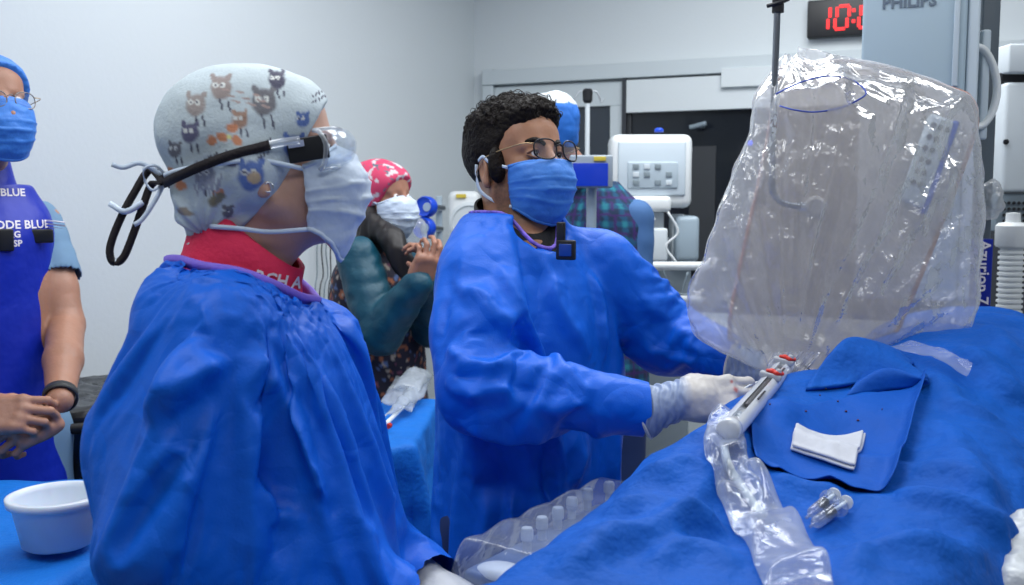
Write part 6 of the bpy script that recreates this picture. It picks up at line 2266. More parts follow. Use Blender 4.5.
# clear pouch with a pale pad, right of the towel heap
pc_ = [on_drape(888, 358, tree=ST), on_drape(910, 352, tree=ST), on_drape(972, 376, tree=ST), on_drape(966, 392, tree=ST)]
V, Q = patch([pc_[0], pc_[1], pc_[2], pc_[3]], 14, 30, 0.02, 0.006, 22, 6, tree=ST, smooth_it=20)
po = mesh_np('plastic_pouch', V, Q, M_bag)
tag(po, 'flat clear plastic pouch lying on the drape right of the towel heap', 'pouch')

# ------------------------------------------------------------------ instrument tables on the left
def draped_table(name, corners, ztop, label, seed, mat_=M_drape2):
    """corners: 4 (x, y) counter-clockwise"""
    c = [Vector((x, y, ztop)) for x, y in corners]
    cen = sum(c, Vector()) / 4
    tbl = empty('instrument_table', Vector((cen.x, cen.y, 0)), label[0], 'table')
    m = MB()
    m.add([p + Vector((0, 0, -0.012)) for p in c] + [p + Vector((0, 0, -0.04)) for p in c], [(0, 1, 2, 3), (7, 6, 5, 4), (0, 4, 5, 1), (1, 5, 6, 2), (2, 6, 7, 3), (3, 7, 4, 0)])
    m.build('table_top', M_steel, tbl)
    for p in c:
        q = cen + (p - cen) * 0.88
        MB().cyl((q.x, q.y, 0.0), (q.x, q.y, ztop - 0.04), 0.014).build('leg', M_steel, tbl)
    nu, nv = 90, 76
    V = []
    ov = 0.34
    lu = ((c[1] - c[0]).length + (c[2] - c[3]).length) / 2; lv = ((c[3] - c[0]).length + (c[2] - c[1]).length) / 2
    for i in range(nu):
        for j in range(nv):
            a_ = -ov + (lu + 2 * ov) * i / (nu - 1); b_2 = -ov + (lv + 2 * ov) * j / (nv - 1)
            u, v = min(max(a_ / lu, 0), 1), min(max(b_2 / lv, 0), 1)
            p = (c[0] * (1 - u) + c[1] * u) * (1 - v) + (c[3] * (1 - u) + c[2] * u) * v
            du, dv = abs(a_ / lu - u) * lu, abs(b_2 / lv - v) * lv
            over = math.hypot(du, dv)
            out = (c[1] - c[0]).normalized() * (math.copysign(du, a_)) + (c[3] - c[0]).normalized() * (math.copysign(dv, b_2))
            ang = a_ * 16 + b_2 * 13 + seed
            if over > 0:
                o_ = out.normalized()
                p = p + o_ * (0.012 + 0.030 * min(1, over / 0.2) * (1 + 0.8 * math.sin(ang)) )
                p.z -= over * 0.97
            V.append(tuple(p))
    V = np.array(V)
    Q = np.array([(i * nv + j, (i + 1) * nv + j, (i + 1) * nv + j + 1, i * nv + j + 1) for i in range(nu - 1) for j in range(nv - 1)])
    N = normals(V, Q)
    V = V + N * (0.022 * np.abs(noise(V * 7 + seed)) + 0.009 * np.abs(noise(V * 20 + seed)))[:, None]
    V[:, 2] = np.where((V[:, 2] > ztop - 0.012), np.maximum(V[:, 2], ztop + 0.001), V[:, 2])
    o = mesh_np('table_drape', V, Q, mat_)
    o.modifiers.new('s', 'SUBSURF').render_levels = 1
    tag(o, label[1], 'drape')
    return o


draped_table('a', [(-1.62, 1.20), (-0.70, 1.20), (-0.66, 1.98), (-1.62, 1.98)], 0.93, ('steel instrument table under the blue drape in the lower left corner', 'blue drape covering the table that holds the white bowl'), 1)
draped_table('b', [(-0.56, 2.06), (-0.24, 2.30), (-0.22, 2.82), (-0.82, 2.62)], 0.93, ('steel instrument table under the blue drape between the two gowned people', 'blue drape on the table between the two gowned people'), 5)

# bowl
bc = Pz(59, 544, 0.945)
bw = MB(); bw.smooth = True
r1, r2, hb = 0.072, 0.055, 0.084
prof = [(0, 0), (r2 - 0.006, 0.0), (r2, 0.004), (r1 - 0.004, hb - 0.016), (r1 - 0.002, hb - 0.014), (r1 + 0.004, hb - 0.012), (r1 + 0.0045, hb - 0.001), (r1 + 0.002, hb), (r1 - 0.005, hb), (r1 - 0.007, hb - 0.010), (r2 - 0.004, 0.006), (r2 - 0.010, 0.004), (0, 0.004)]
bw.lathe(prof, bc, (0, 0, 1), 64)
M_bowl = mat('bowl_plastic', (0.66, 0.72, 0.80), 0.3, sss=0.25)
tag(bw.build('plastic_bowl', M_bowl), 'translucent white plastic bowl on the blue draped table at lower left', 'bowl')
for i, (px, py) in enumerate(((100, 545), (92, 552))):
    m = MB(); m.smooth = True
    p = Pz(px, py, 0.945)
    m.lathe([(0, 0.002), (0.004, 0.0018), (0.006, -0.002)], p, (0, 0, 1), 12)
    m.build('spot', M_maskw) if False else None

# packages and clear tray between the gowned people
pk = empty('plastic_package', Pz(404, 395, 0.95), 'heap of clear plastic packaging on the draped table between the two gowned people', 'package')
M_pack = film('package_film', (0.85, 0.90, 0.95), 0.22, 0.5, 0.12, bump=[('noise', 40, 0.004, 2)], gloss=0.4)
for i, (cs4, amp) in enumerate((([(380, 404), (396, 378), (428, 382), (412, 412)], 0.02), ([(383, 420), (402, 396), (432, 378), (424, 398)], 0.016), ([(392, 390), (410, 372), (434, 376), (420, 392)], 0.03))):
    c4 = [Pz(x, y, 0.95 + 0.012 * i) for x, y in cs4]
    n = 22
    V = np.array([tuple((c4[0] * (1 - u) + c4[1] * u) * (1 - v) + (c4[3] * (1 - u) + c4[2] * u) * v) for u in np.linspace(0, 1, n) for v in np.linspace(0, 1, n)])
    UV = np.array([(u, v) for u in np.linspace(0, 1, n) for v in np.linspace(0, 1, n)])
    V[:, 2] += amp * (np.sin(UV[:, 0] * math.pi) * np.sin(UV[:, 1] * math.pi)) ** 0.5 + 0.02 * np.abs(noise(V * 24 + i * 7)) + 0.008 * np.abs(noise(V * 60))
    Q = np.array([(a_ * n + b_2, (a_ + 1) * n + b_2, (a_ + 1) * n + b_2 + 1, a_ * n + b_2 + 1) for a_ in range(n - 1) for b_2 in range(n - 1)])
    if normals(V, Q)[:, 2].mean() < 0: Q = Q[:, ::-1]
    o = mesh_np('film_wrap', V, Q, M_pack, pk)
    md = o.modifiers.new('t', 'SOLIDIFY'); md.thickness = 0.002
m = MB(); m.smooth = True
m.tube([Pz(386, 424, 0.952), Pz(400, 410, 0.955), Pz(420, 392, 0.955)], 0.006, 10, smooth_path=4)
m.build('inner_tube', M_white, pk)
m = MB(); m.smooth = False
q = Pz(389, 426, 0.955)
m.lathe([(0.0, -0.006), (0.006, -0.006), (0.007, 0.004), (0.005, 0.012), (0, 0.012)], q, (Pz(384, 430, 0.955) - q).normalized() * -1, 16)
m.build('red_cap', M_red, pk)
# ================================================================== X-ray detector, column, shield and clear drape
M_det = mat('detector_paint', (0.36, 0.46, 0.53), 0.35)
M_det2 = mat('detector_edge', (0.52, 0.60, 0.66), 0.3)
yawC = R(-20)
MC = Matrix.Rotation(yawC, 3, 'Z')
Dd = 2.30
dt_ = empty('xray_detector', P(925, 100, Dd), 'tall pale grey X-ray detector housing above the patient, behind the clear plastic', 'X-ray machine')
a0, a1 = P(866, 0, Dd), P(964, 0, Dd)
zt_, zb_ = 2.35, P(920, 300, Dd).z
cx_ = (a0.x + a1.x) / 2
w_ = a1.x - a0.x
fC = MC @ Vector((0, -1, 0)); rC = MC @ Vector((1, 0, 0))
fc = Vector((cx_, Dd, 0))
def onD(u, v, z):      # u across the face, v behind the face
    q = fc + rC * u - fC * v
    return (q.x, q.y, z)
MB().box(onD(0, 0.15, (zt_ + zb_) / 2), (w_, 0.30, zt_ - zb_), MC, 0.008).build('housing', M_det, dt_)
MB().box(onD(w_ / 2 + 0.014, 0.10, (zt_ + zb_) / 2), (0.026, 0.18, zt_ - zb_), MC, 0.006).build('side_rail', M_det2, dt_)
zs_ = P(960, 88, Dd).z
m = MB(); m.box(onD(w_ / 2 - 0.022, -0.002, (zt_ + zs_) / 2), (0.012, 0.010, zt_ - zs_), MC, 0.002)
m.build('trim_strip', M_det2, dt_)
tp = P(914, 0.5, Dd); tp.y = Dd + 0.002
M_logo = mat('logo_grey', (0.13, 0.17, 0.22), 0.5)
text_mesh('lettering', 'PHILIPS', Vector(onD(-0.012, 0.002 - 0.003, P(914, 1.5, Dd).z)), rC, (0, 0, 1), 0.036, M_logo, dt_, None, depth=0.001, bold=0.001)
# dark column right of the detector with maker's lettering and handle
cl_ = empty('gantry_column', P(994, 150, 2.5), 'dark grey vertical gantry column at right with blue lettered panel', 'X-ray machine')
x0, x1 = P(983, 100, 2.5).x, P(1001, 100, 2.5).x
MB().box(((x0 + x1) / 2, 2.60, 1.45), (x1 - x0, 0.16, 1.90), None, 0.004).build('column', mat('column_grey', (0.10, 0.125, 0.15), 0.4), cl_)
zA, zB = P(990, 239, 2.5).z, P(990, 308, 2.5).z
MB().box(((x0 + x1) / 2 - 0.004, 2.515, (zA + zB) / 2), (x1 - x0 + 0.002, 0.03, zA - zB), None, 0.002).build('blue_panel', mat('panel_navy', (0.005, 0.02, 0.30), 0.3), cl_)
text_mesh('lettering', 'Azurion 7', Vector(((x0 + x1) / 2 - 0.004, 2.4975, (zA + zB) / 2 + 0.003)), (0, 0, -1), (1, 0, 0), 0.040, mat('white_print', (0.8, 0.75, 0.8), 0.6), cl_, None, depth=0.0008, bold=0.0006)
m = MB(); m.smooth = True
yh = 2.42
hp = [P(974, 46, yh), P(984, 50, yh), P(993, 66, yh), P(997, 88, yh), P(993, 110, yh), P(984, 124, yh), P(974, 128, yh)]
m.sweep(spline(hp, 5), [(0.0085 * math.cos(t), 0.012 * math.sin(t)) for t in np.linspace(0, 2 * math.pi, 13)[:-1]], up=(0, 1, 0))
m.build('handle', M_white, cl_)
m = MB(); m.box(P(976, 87, yh + 0.05), (0.02, 0.10, 0.26), None, 0.006)
m.build('handle_mount', M_det2, cl_)

# support arm head behind the plastic: round grey hub
# ------------------------------------------------------------------ ceiling-hung lead glass shield on its bent rod
ysh = 1.98
shd = empty('lead_glass_shield', P(900, 200, ysh), 'large tilted clear lead glass shield with copper-coloured edge inside the plastic cover', 'radiation shield')
oc = [(792, 66), (860, 62), (952, 88), (972, 98), (978, 116), (974, 140), (950, 205), (918, 285), (884, 362), (870, 388), (812, 372), (742, 350), (730, 330), (738, 280), (762, 170), (780, 78)]
pts = spline([P(x, y, ysh + (y - 60) * -0.0003) for x, y in oc], 4, closed=True)
c_ = sum(pts, Vector()) / len(pts)
n = len(pts)
M_lead = film('lead_glass', (0.80, 0.72, 0.66), 0.20, 0.25, 0.05)
m = MB(); m.smooth = False
back = [p + Vector((0, 0.010, 0)) for p in pts]
m.add([c_] + pts, [(0, i + 1, (i + 1) % n + 1) for i in range(n)])
m.add([c_ + Vector((0, 0.010, 0))] + back, [(0, (i + 1) % n + 1, i + 1) for i in range(n)])
m.build('pane', M_lead, shd)
m = MB(); m.smooth = True
m.tube([p + Vector((0, 0.005, 0)) for p in pts], 0.0042, 8, closed=True)
m.build('edge', mat('copper_edge', (0.42, 0.20, 0.15), 0.35, spec=0.6), shd)
# bent rod with knob
m = MB(); m.smooth = True
yr = 1.90
rp = [P(779, -60, yr), P(777, 20, yr), P(774, 100, yr), P(772, 178, yr), P(774, 194, yr), P(783, 203, yr), P(797, 206, yr), P(812, 207, yr + 0.01)]
rp = [rp[0], rp[1], rp[2]] + spline(rp[2:7], 5)[1:] + [rp[7]]
m.tube(rp, 0.0062, 14)
rod = m.build('bent_rod', mat('rod_steel', (0.25, 0.27, 0.30), 0.3, metal=0.9), shd)
m = MB(); m.smooth = False
kc = P(815, 207, yr + 0.02)
m.lathe([(0, -0.030), (0.015, -0.030), (0.020, -0.026), (0.022, -0.016), (0.022, 0.006), (0.017, 0.010), (0.010, 0.012), (0.010, 0.05), (0, 0.05)], kc, (0.25, 1, 0), 32)
m.build('knob', mat('knob_beige', (0.40, 0.38, 0.36), 0.35), shd)
m = MB(); m.smooth = False
m.cyl(P(805, 207, yr + 0.005), P(799, 206.5, yr), 0.0095, n=20)
m.build('sleeve_nut', M_steel, shd)
m = MB(); q = P(778, 6, yr)
m.cyl(q + Vector((0, 0, -0.012)), q + Vector((0, 0, 0.012)), 0.011, n=20)
m.tube([q + Vector((-0.02, 0, 0.0)), q + Vector((0, -0.012, 0.004)), q + Vector((0.018, -0.004, 0.012))], 0.004, 8, smooth_path=4)
m.build('rod_clamp', M_black, shd)

# remote control panel with round buttons, under the plastic
rc = empty('remote_panel', P(930, 165, 1.93), 'blue edged remote control panel with grey round buttons, seen through the plastic', 'control panel')
ax0, ax1 = P(940, 122, 1.935), P(912, 200, 1.93)
dv = (ax0 - ax1).normalized(); Lr = (ax0 - ax1).length
sdv = dv.cross(Vector((0, -1, 0))).normalized() * -1
if sdv.x < 0: sdv = -sdv
nv_ = Vector((0, -1, 0))
Mr = Matrix((sdv, dv, sdv.cross(dv))).transposed()
cc_ = (ax0 + ax1) / 2
MB().box(cc_, (0.050, Lr + 0.02, 0.022), Mr, 0.009).build('panel_body', M_det2, rc)
MB().box(cc_ + sdv * 0.027 + Vector((0, 0.004, -0.004)), (0.012, Lr + 0.03, 0.026), Mr, 0.005).build('blue_edge', mat('panel_edge_blue', (0.04, 0.12, 0.50), 0.3), rc)
m_b = mat('button_grey', (0.12, 0.14, 0.18), 0.4)
for k_ in range(6):
    for j_ in range(3 if k_ in (5,) else 2):
        q = cc_ + dv * (Lr * (-0.30 + 0.145 * k_)) + sdv * (-0.014 + 0.014 * j_) + Vector((0, -0.011, 0))
        m = MB(); m.lathe([(0.0052, 0), (0.0052, 0.002), (0.004, 0.003), (0, 0.003)], q, (0, -1, 0), 16)
        m.build('button', m_b, rc)

# ------------------------------------------------------------------ the clear plastic drape bagged over detector and shield
M_film = film('clear_drape_film', (0.92, 0.93, 0.95), 0.29, 0.45, 0.16, bump=[('noise', 20, 0.010, 3)], gloss=0.45)
Lf = [(788, 52), (768, 74), (752, 100), (746, 138), (732, 170), (716, 215), (700, 262), (686, 305), (700, 340), (738, 360), (765, 376), (786, 392)]
Rt = [(800, 46), (850, 56), (905, 68), (958, 88), (976, 102), (982, 150), (985, 215), (982, 270), (978, 312), (962, 345), (925, 372), (842, 392)]
def along(lst, t):
    p = spline([Vector((a, b, 0)) for a, b in lst], 8)
    f = t * (len(p) - 1); i = min(int(f), len(p) - 2)
    return p[i].lerp(p[i + 1], f - i)
nu, nv = 130, 110
for layer in (0, 1):
    V = np.zeros((nu * nv, 3))
    UV = np.zeros((nu * nv, 2))
    for i in range(nv):
        t = i / (nv - 1)
        l, r = along(Lf, t), along(Rt, t)
        for j in range(nu):
            u = j / (nu - 1)
            uu = u
            px = l.x * (1 - uu) + r.x * uu; py = l.y * (1 - uu) + r.y * uu
            bulge = math.sin(math.pi * min(max(u, 0), 1)) ** 0.6 * min(1, t * 6) * (1 - 0.75 * t)
            d_ = 1.93 - 0.10 * t + (-0.10 * bulge if layer == 0 else 0.17 * bulge)
            V[i * nu + j] = P(px, py, d_)
            UV[i * nu + j] = (u, t)
    Q = np.array([(i * nu + j, i * nu + j + 1, (i + 1) * nu + j + 1, (i + 1) * nu + j) for i in range(nv - 1) for j in range(nu - 1)])
    N = normals(V, Q)
    edge = np.clip(np.minimum(UV[:, 0], 1 - UV[:, 0]) * 12, 0.15, 1)
    # folds hang from the top and gather towards the foot
    x2, y2, _d = proj(V)
    th = np.arctan2(790 - x2, 410 - y2); rr = np.hypot(790 - x2, 410 - y2) / 350
    wob = 0.5 * noise(V * 3 + 2)
    pr1 = np.stack([th * 6.5 + wob, rr * 1.5, np.full(len(V), 3.0 + layer * 5)], 1)
    pr2 = np.stack([th * 15 + wob, rr * 2.6, np.full(len(V), 13.0 + layer * 5)], 1)
    pr3 = np.stack([UV[:, 0] * 7 + 2 * noise(V * 2.5), UV[:, 1] * 9, np.full(len(V), 23.0 + layer * 5)], 1)
    sharp = 0.030 * np.abs(noise(pr1)) * (0.4 + rr) + 0.014 * np.abs(noise(pr2)) * (0.3 + rr) + 0.014 * np.abs(noise(pr3)) + 0.014 * np.abs(noise(V * 8 + 5 * layer)) + 0.010 * np.abs(noise(V * 19 + 4)) * np.clip(0.5 + 2 * noise(V * 5), 0, 1) + 0.004 * np.abs(noise(V * 38 + 4)) * np.clip(0.3 + 2 * noise(V * 6 + 9), 0, 1)
    top = np.exp(-(UV[:, 1] / 0.22) ** 2)
    sharp = sharp + top * (0.012 * np.abs(noise(V * 18 + 3)) + 0.006 * np.abs(noise(V * 36)))
    V = V + N * (sharp * edge)[:, None] * (1 if layer == 0 else -1)
    V = V + np.array([1, 0, 0]) * ((1 - edge) * 0.014 * noise(V * 22 + layer))[:, None] + np.array([0, 0, 1]) * (np.exp(-(UV[:, 1] / 0.05) ** 2) * 0.02 * noise(V * 25 + 2))[:, None]
    if layer == 0:
        VF, QF = V, Q
    else:
        VB, QB = V, Q
Vall = np.concatenate([VF, VB]); Qall = np.concatenate([QF, QB[:, ::-1] + len(VF)])
fd = mesh_np('clear_plastic_drape', Vall, Qall, M_film)
tag(fd, 'large crumpled clear plastic drape bagged over the X-ray detector and shield', 'plastic drape')
# blue thread of the drape's elastic band
m = MB(); m.smooth = True
band = [(776, 94), (792, 86), (808, 80), (830, 76), (852, 80), (866, 92), (858, 100), (840, 108), (815, 112), (795, 110), (780, 106)]
m.tube([P(x, y, 1.835 + 0.02 * math.sin(i * 2.0)) for i, (x, y) in enumerate(band)], 0.0016, 6, smooth_path=6, closed=False)
b_o = m.build('elastic_band', mat('thread_blue', (0.03, 0.07, 0.40), 0.5), fd)
b_o['label'] = 'dark blue elastic thread'
# gathered foot of the drape running down over the rail
m_ = []
nu2, nv2 = 40, 36
V = []
for i in range(nv2):
    t = i / (nv2 - 1)
    l = Vector((770 - 10 * t, 352 + 34 * t, 0)); r = Vector((822 - 22 * t, 352 + 30 * t, 0))
    for j in range(nu2):
        u = j / (nu2 - 1)
        V.append(tuple(P(l.x * (1 - u) + r.x * u, l.y * (1 - u) + r.y * u, 1.80 - 0.02 * math.sin(u * math.pi) + 0.008 * math.sin(u * 30 + 3 * t))))
V = np.array(V)
Q = np.array([(i * nu2 + j, i * nu2 + j + 1, (i + 1) * nu2 + j + 1, (i + 1) * nu2 + j) for i in range(nv2 - 1) for j in range(nu2 - 1)])
V = V + normals(V, Q) * (0.01 * np.abs(noise(V * 40)))[:, None]
mesh_np('gathered_foot', V, Q, M_film, fd)
# small bag bulging out at the right
s = SDF(np.array(P(991, 200, 2.485)) - 0.09, np.array(P(991, 200, 2.485)) + 0.09, 0.005)
s.ell(P(991, 200, 2.485), (0.024, 0.035, 0.048))
V, Q = s.mesh(); V = V + normals(V, Q) * (0.016 * np.abs(noise(V * 30)) + 0.006 * noise(V * 70))[:, None]
tag(mesh_np('plastic_bag', V, Q, M_film), 'small crumpled clear bag hanging on the dark column at right', 'plastic bag')

# ================================================================== right edge: pale wall cabinet, white corrugated stand
xa = P(1001, 100, 3.0)
cb = empty('wall_cabinet', P(1040, 140, 3.0), 'pale cabinet at the right edge with a black strip for its top shadow and small round lock', 'cabinet')
def zat(py, d): return P(1000, py, d).z
def xat(px, d): return P(px, 200, d).x
MB().box(((xat(1001, 3.0) + xat(1090, 3.0)) / 2, 3.15, (zat(82, 3) + zat(192, 3)) / 2), (xat(1090, 3) - xat(1001, 3), 0.3, zat(82, 3) - zat(192, 3)), None, 0.012).build('body', M_offw, cb)
m = MB(); m.lathe([(0.008, 0), (0.008, 0.006), (0, 0.007)], P(1005.5, 142, 2.998), (0, -1, 0), 16); m.build('lock', M_black, cb)
MB().box(((xat(1001, 3.0) + xat(1090, 3.0)) / 2, 3.17, (zat(70, 3) + zat(82, 3)) / 2), (xat(1090, 3) - xat(1001, 3), 0.28, zat(72, 3) - zat(82, 3)), None, 0.003).build('top_shadow_strip', M_black, cb)  # black strip modelled in place of the shadow line above the cabinet body
MB().box(((xat(1001, 3.0) + xat(1090, 3.0)) / 2, 3.14, (zat(44, 3) + zat(73, 3)) / 2), (xat(1090, 3) - xat(1001, 3), 0.3, zat(44, 3) - zat(73, 3)), None, 0.006).build('upper_door', M_offw, cb)
bx = MB()
bx.box(((xat(1000, 3.0) + xat(1090, 3.0)) / 2, 3.15, (zat(193, 3) + zat(232, 3)) / 2), (xat(1090, 3) - xat(1000, 3), 0.26, zat(194, 3) - zat(232, 3)), None, 0.004)
wb = bx.build('vent_panel', M_grey, cb)
m = MB()
for r_ in range(4):
    for c2_ in range(6):
        m.cyl(P(1004 + c2_ * 5, 203 + r_ * 6, 3.019), P(1004 + c2_ * 5, 203 + r_ * 6, 3.012), 0.005, n=8)
m.build('perforations', M_black, wb)
stn = empty('suction_canister', P(1012, 262, 2.75), 'white corrugated canister with a round lid at the right edge', 'canister')
m = MB(); m.smooth = False
cc0 = P(1013, 222, 2.75)
zb0 = P(1013, 345, 2.75).z
prof = []
k_ = 0
z = zb0 - cc0.z
prof.append((0, z)); prof.append((0.030, z))
while z < P(1013, 250, 2.75).z - cc0.z:
    prof += [(0.034, z), (0.034, z + 0.006), (0.029, z + 0.008), (0.029, z + 0.013)]
    z += 0.015
prof += [(0.034, z), (0.034, z + 0.004), (0, z + 0.004)]
m.lathe(prof, cc0, (0, 0, 1), 32)
m.build('corrugated_body', M_white, stn)
m = MB(); m.lathe([(0, z - 0.002), (0.040, z + 0.002), (0.044, z + 0.008), (0.044, z + 0.06), (0.036, z + 0.068), (0.02, z + 0.07), (0.018, z + 0.095), (0.0, z + 0.097)], cc0, (0, 0, 1), 32)
m.build('lid', M_white, stn)

# clear-wrapped arm board at the lower right corner
s = SDF(np.array(P(1022, 555, 1.16)) - 0.16, np.array(P(1022, 555, 1.16)) + 0.16, 0.006)
s.limb([P(1026, 525, 1.22), P(1019, 590, 1.10)], [0.018, 0.026])
V, Q = s.mesh(); V = V + normals(V, Q) * (0.014 * np.abs(noise(V * 22)) + 0.005 * noise(V * 60))[:, None]
tag(mesh_np('wrapped_arm_board', V, Q, mat('wrapped_white', (0.55, 0.58, 0.60), 0.25, bump=[('noise', 50, 0.003, 3)])), 'whitish wrapped arm board showing past the drape in the lower right corner', 'arm board')

# ================================================================== background equipment
def boxpx(mb, x0, y0, x1, y1, d, depth, bev=0.01, M=None):
    a, b = P(x0, (y0 + y1) / 2, d), P(x1, (y0 + y1) / 2, d)
    za, zb = P((x0 + x1) / 2, y0, d).z, P((x0 + x1) / 2, y1, d).z
    mb.box(((a.x + b.x) / 2, d + depth / 2, (za + zb) / 2), (b.x - a.x, depth, za - zb), M, bev)
    return mb


# white anaesthesia machine monitor on a stand
an = empty('anaesthesia_machine', (P(653, 200, 3.900).x, 3.95, 0), 'white machine with rounded screen housing and key pad on a stand, before the dark window', 'medical device')
boxpx(MB(), 611, 134, 693, 208, 3.900, 0.16, 0.03).build('screen_housing', M_white, an)
boxpx(MB(), 618, 141, 686, 196, 3.890, 0.02, 0.008).build('front_panel', mat('panel_pale', (0.56, 0.64, 0.70), 0.4), an)
boxpx(MB(), 617, 196, 672, 212, 3.860, 0.12, 0.018).build('chin', M_white, an)
kp = boxpx(MB(), 628, 162, 678, 188, 3.882, 0.012, 0.004).build('key_pad', mat('keypad_grey', (0.42, 0.50, 0.56), 0.5), an)
for i in range(4):
    for j in range(3):
        if (i + j) % 4 == 3: continue
        boxpx(MB(), 633 + i * 11, 164 + j * 8, 639 + i * 11, 169 + j * 8, 3.877, 0.008, 0.001).build('key', mat('key_mix_%d' % ((i + j) % 2), ((0.22, 0.27, 0.30), (0.60, 0.66, 0.70))[(i + j) % 2], 0.5), kp)
m = MB(); m.smooth = True
q = P(659, 132, 3.95)
m.lathe([(0.018, 0), (0.018, 0.010), (0.010, 0.016), (0, 0.017)], q, (0, 0, 1), 20)
m.build('blue_dome', M_bluep, an)
for (x0, y0, x1, y1, dd, dp) in ((652, 212, 664, 262, 3.95, 0.05), (672, 214, 685, 262, 3.970, 0.06)):
    boxpx(MB(), x0, y0, x1, y1, dd, dp, 0.01).build('support_arm', M_offw, an)
boxpx(MB(), 640, 228, 668, 262, 3.870, 0.22, 0.012).build('side_box', M_offw, an)
boxpx(MB(), 676, 216, 700, 262, 3.910, 0.2, 0.02).build('side_box', M_lgrey, an)
boxpx(MB(), 636, 240, 690, 520, 4.010, 0.3, 0.02).build('cabinet', mat('cabinet_grey', (0.26, 0.31, 0.35), 0.5), an)  # lower cabinet in a darker blue-grey than the housing
m = MB(); m.smooth = True
for (yy, x0, x1, dd, rr) in ((266, 645, 706, 3.700, 0.016), (299, 662, 700, 3.730, 0.013), (324, 640, 700, 3.75, 0.010)):
    m2 = MB(); m2.smooth = True
    m2.tube([P(x0, yy, dd + 0.12), P(x0 + 3, yy, dd), P((x0 + x1) / 2, yy, dd), P(x1 - 3, yy, dd), P(x1, yy, dd + 0.12)], rr, 12, smooth_path=5)
    m2.build('hand_rail', M_white, an)
for i, pts_ in enumerate((((668, 212), (678, 232), (666, 246), (676, 262)), ((662, 268), (672, 290), (690, 294), (698, 278)), ((650, 275), (658, 305), (684, 312), (694, 290)), ((688, 272), (682, 300), (695, 320)), ((655, 218), (646, 236), (652, 256)))):
    m2 = MB(); m2.smooth = True
    m2.tube([P(x, y, 3.75 + 0.02 * i) for x, y in pts_], 0.0045, 8, smooth_path=7)
    m2.build('hose', (M_white, M_grey)[i % 2], an)

# blue-lit flat monitor behind the man, with yellow sticker
mo = empty('monitor', P(593, 170, 3.1), 'small flat monitor with a blue screen and yellow sticker, behind the man with glasses', 'monitor')
boxpx(MB(), 570, 155, 613, 188, 3.1, 0.05, 0.006).build('frame', mat('monitor_grey', (0.30, 0.35, 0.40), 0.4), mo)
boxpx(MB(), 573, 163, 608, 186, 3.094, 0.008, 0.001).build('screen', mat('screen_blue', (0.004, 0.02, 0.20), 0.2, emit=((0.01, 0.04, 0.5), 0.35)), mo)
boxpx(MB(), 594, 156.5, 606, 161, 3.094, 0.008, 0.001).build('sticker', mat('yellow_sticker', (0.65, 0.50, 0.06), 0.5), mo)
q = P(592, 188, 3.14)
MB().cyl((q.x, q.y + 0.02, 0.03), (q.x, q.y + 0.02, q.z), 0.016).build('pole', M_lgrey, mo)
m = MB(); m.lathe([(0.20, 0.0), (0.20, 0.02), (0.03, 0.05), (0, 0.05)], (q.x, q.y + 0.02, 0.0), (0, 0, 1), 32); m.build('base', M_lgrey, mo)

# IV pole
ivx = P(587.5, 110, 4.2)
iv = empty('drip_pole', (ivx.x, 4.2, 0), 'thin steel drip pole with black hook head in front of the sliding door', 'drip pole')
zt2 = P(587, 96, 4.2).z
MB().cyl((ivx.x, 4.2, 0.08), (ivx.x, 4.2, zt2), 0.010).build('pole', M_offw, iv)
m = MB(); m.lathe([(0.012, -0.03), (0.020, -0.02), (0.022, 0.022), (0.014, 0.03), (0, 0.03)], (ivx.x, 4.2, zt2), (0, 0, 1), 20); m.build('head', M_black, iv)
for sx in (-1, 1):
    m = MB(); m.smooth = True
    m.tube([Vector((ivx.x, 4.2, zt2 + 0.015)), Vector((ivx.x + sx * 0.03, 4.2, zt2 + 0.02)), Vector((ivx.x + sx * 0.048, 4.2, zt2 + 0.0)), Vector((ivx.x + sx * 0.055, 4.2, zt2 - 0.025)), Vector((ivx.x + sx * 0.066, 4.2, zt2 - 0.012))], 0.003, 6, smooth_path=5)
    m.build('hook', M_steel, iv)
m = MB()
for k_ in range(5):
    a_ = 2 * math.pi * k_ / 5
    m.box((ivx.x + 0.14 * math.cos(a_), 4.2 + 0.14 * math.sin(a_), 0.065), (0.28, 0.03, 0.025), Matrix.Rotation(a_, 3, 'Z'), 0.004)
    m.lathe([(0.022, -0.01), (0.022, 0.01)], (ivx.x + 0.27 * math.cos(a_), 4.2 + 0.27 * math.sin(a_), 0.024), (1, 0, 0), 16)
m.build('foot', M_grey, iv)

# pale device between the far woman and the man
pd = empty('wall_device', P(463, 215, 4.6), 'white device with a round dial, right of the two round blue gauges', 'medical device')
boxpx(MB(), 448, 191, 480, 262, 4.55, 0.14, 0.03).build('casing', M_white, pd)
m = MB(); m.lathe([(0.095, 0), (0.095, 0.012), (0.080, 0.018), (0.074, 0.010), (0.03, 0.012), (0.026, 0.02), (0, 0.02)], P(470, 223, 4.55), (-0.05, -1, 0), 36)
m.build('dial', M_offw, pd)
boxpx(MB(), 456, 194, 466, 198, 4.54, 0.01, 0.001).build('sticker', mat('yellow_sticker', (0.65, 0.50, 0.06), 0.5), pd)
q = P(463, 262, 4.6)
MB().cyl((q.x, 4.62, 0.04), (q.x, 4.62, q.z + 0.01), 0.02).build('pole', M_lgrey, pd)
m = MB(); m.lathe([(0.2, 0.0), (0.2, 0.03), (0.03, 0.05), (0, 0.05)], (q.x, 4.62, 0.0), (0, 0, 1), 32); m.build('base', M_lgrey, pd)

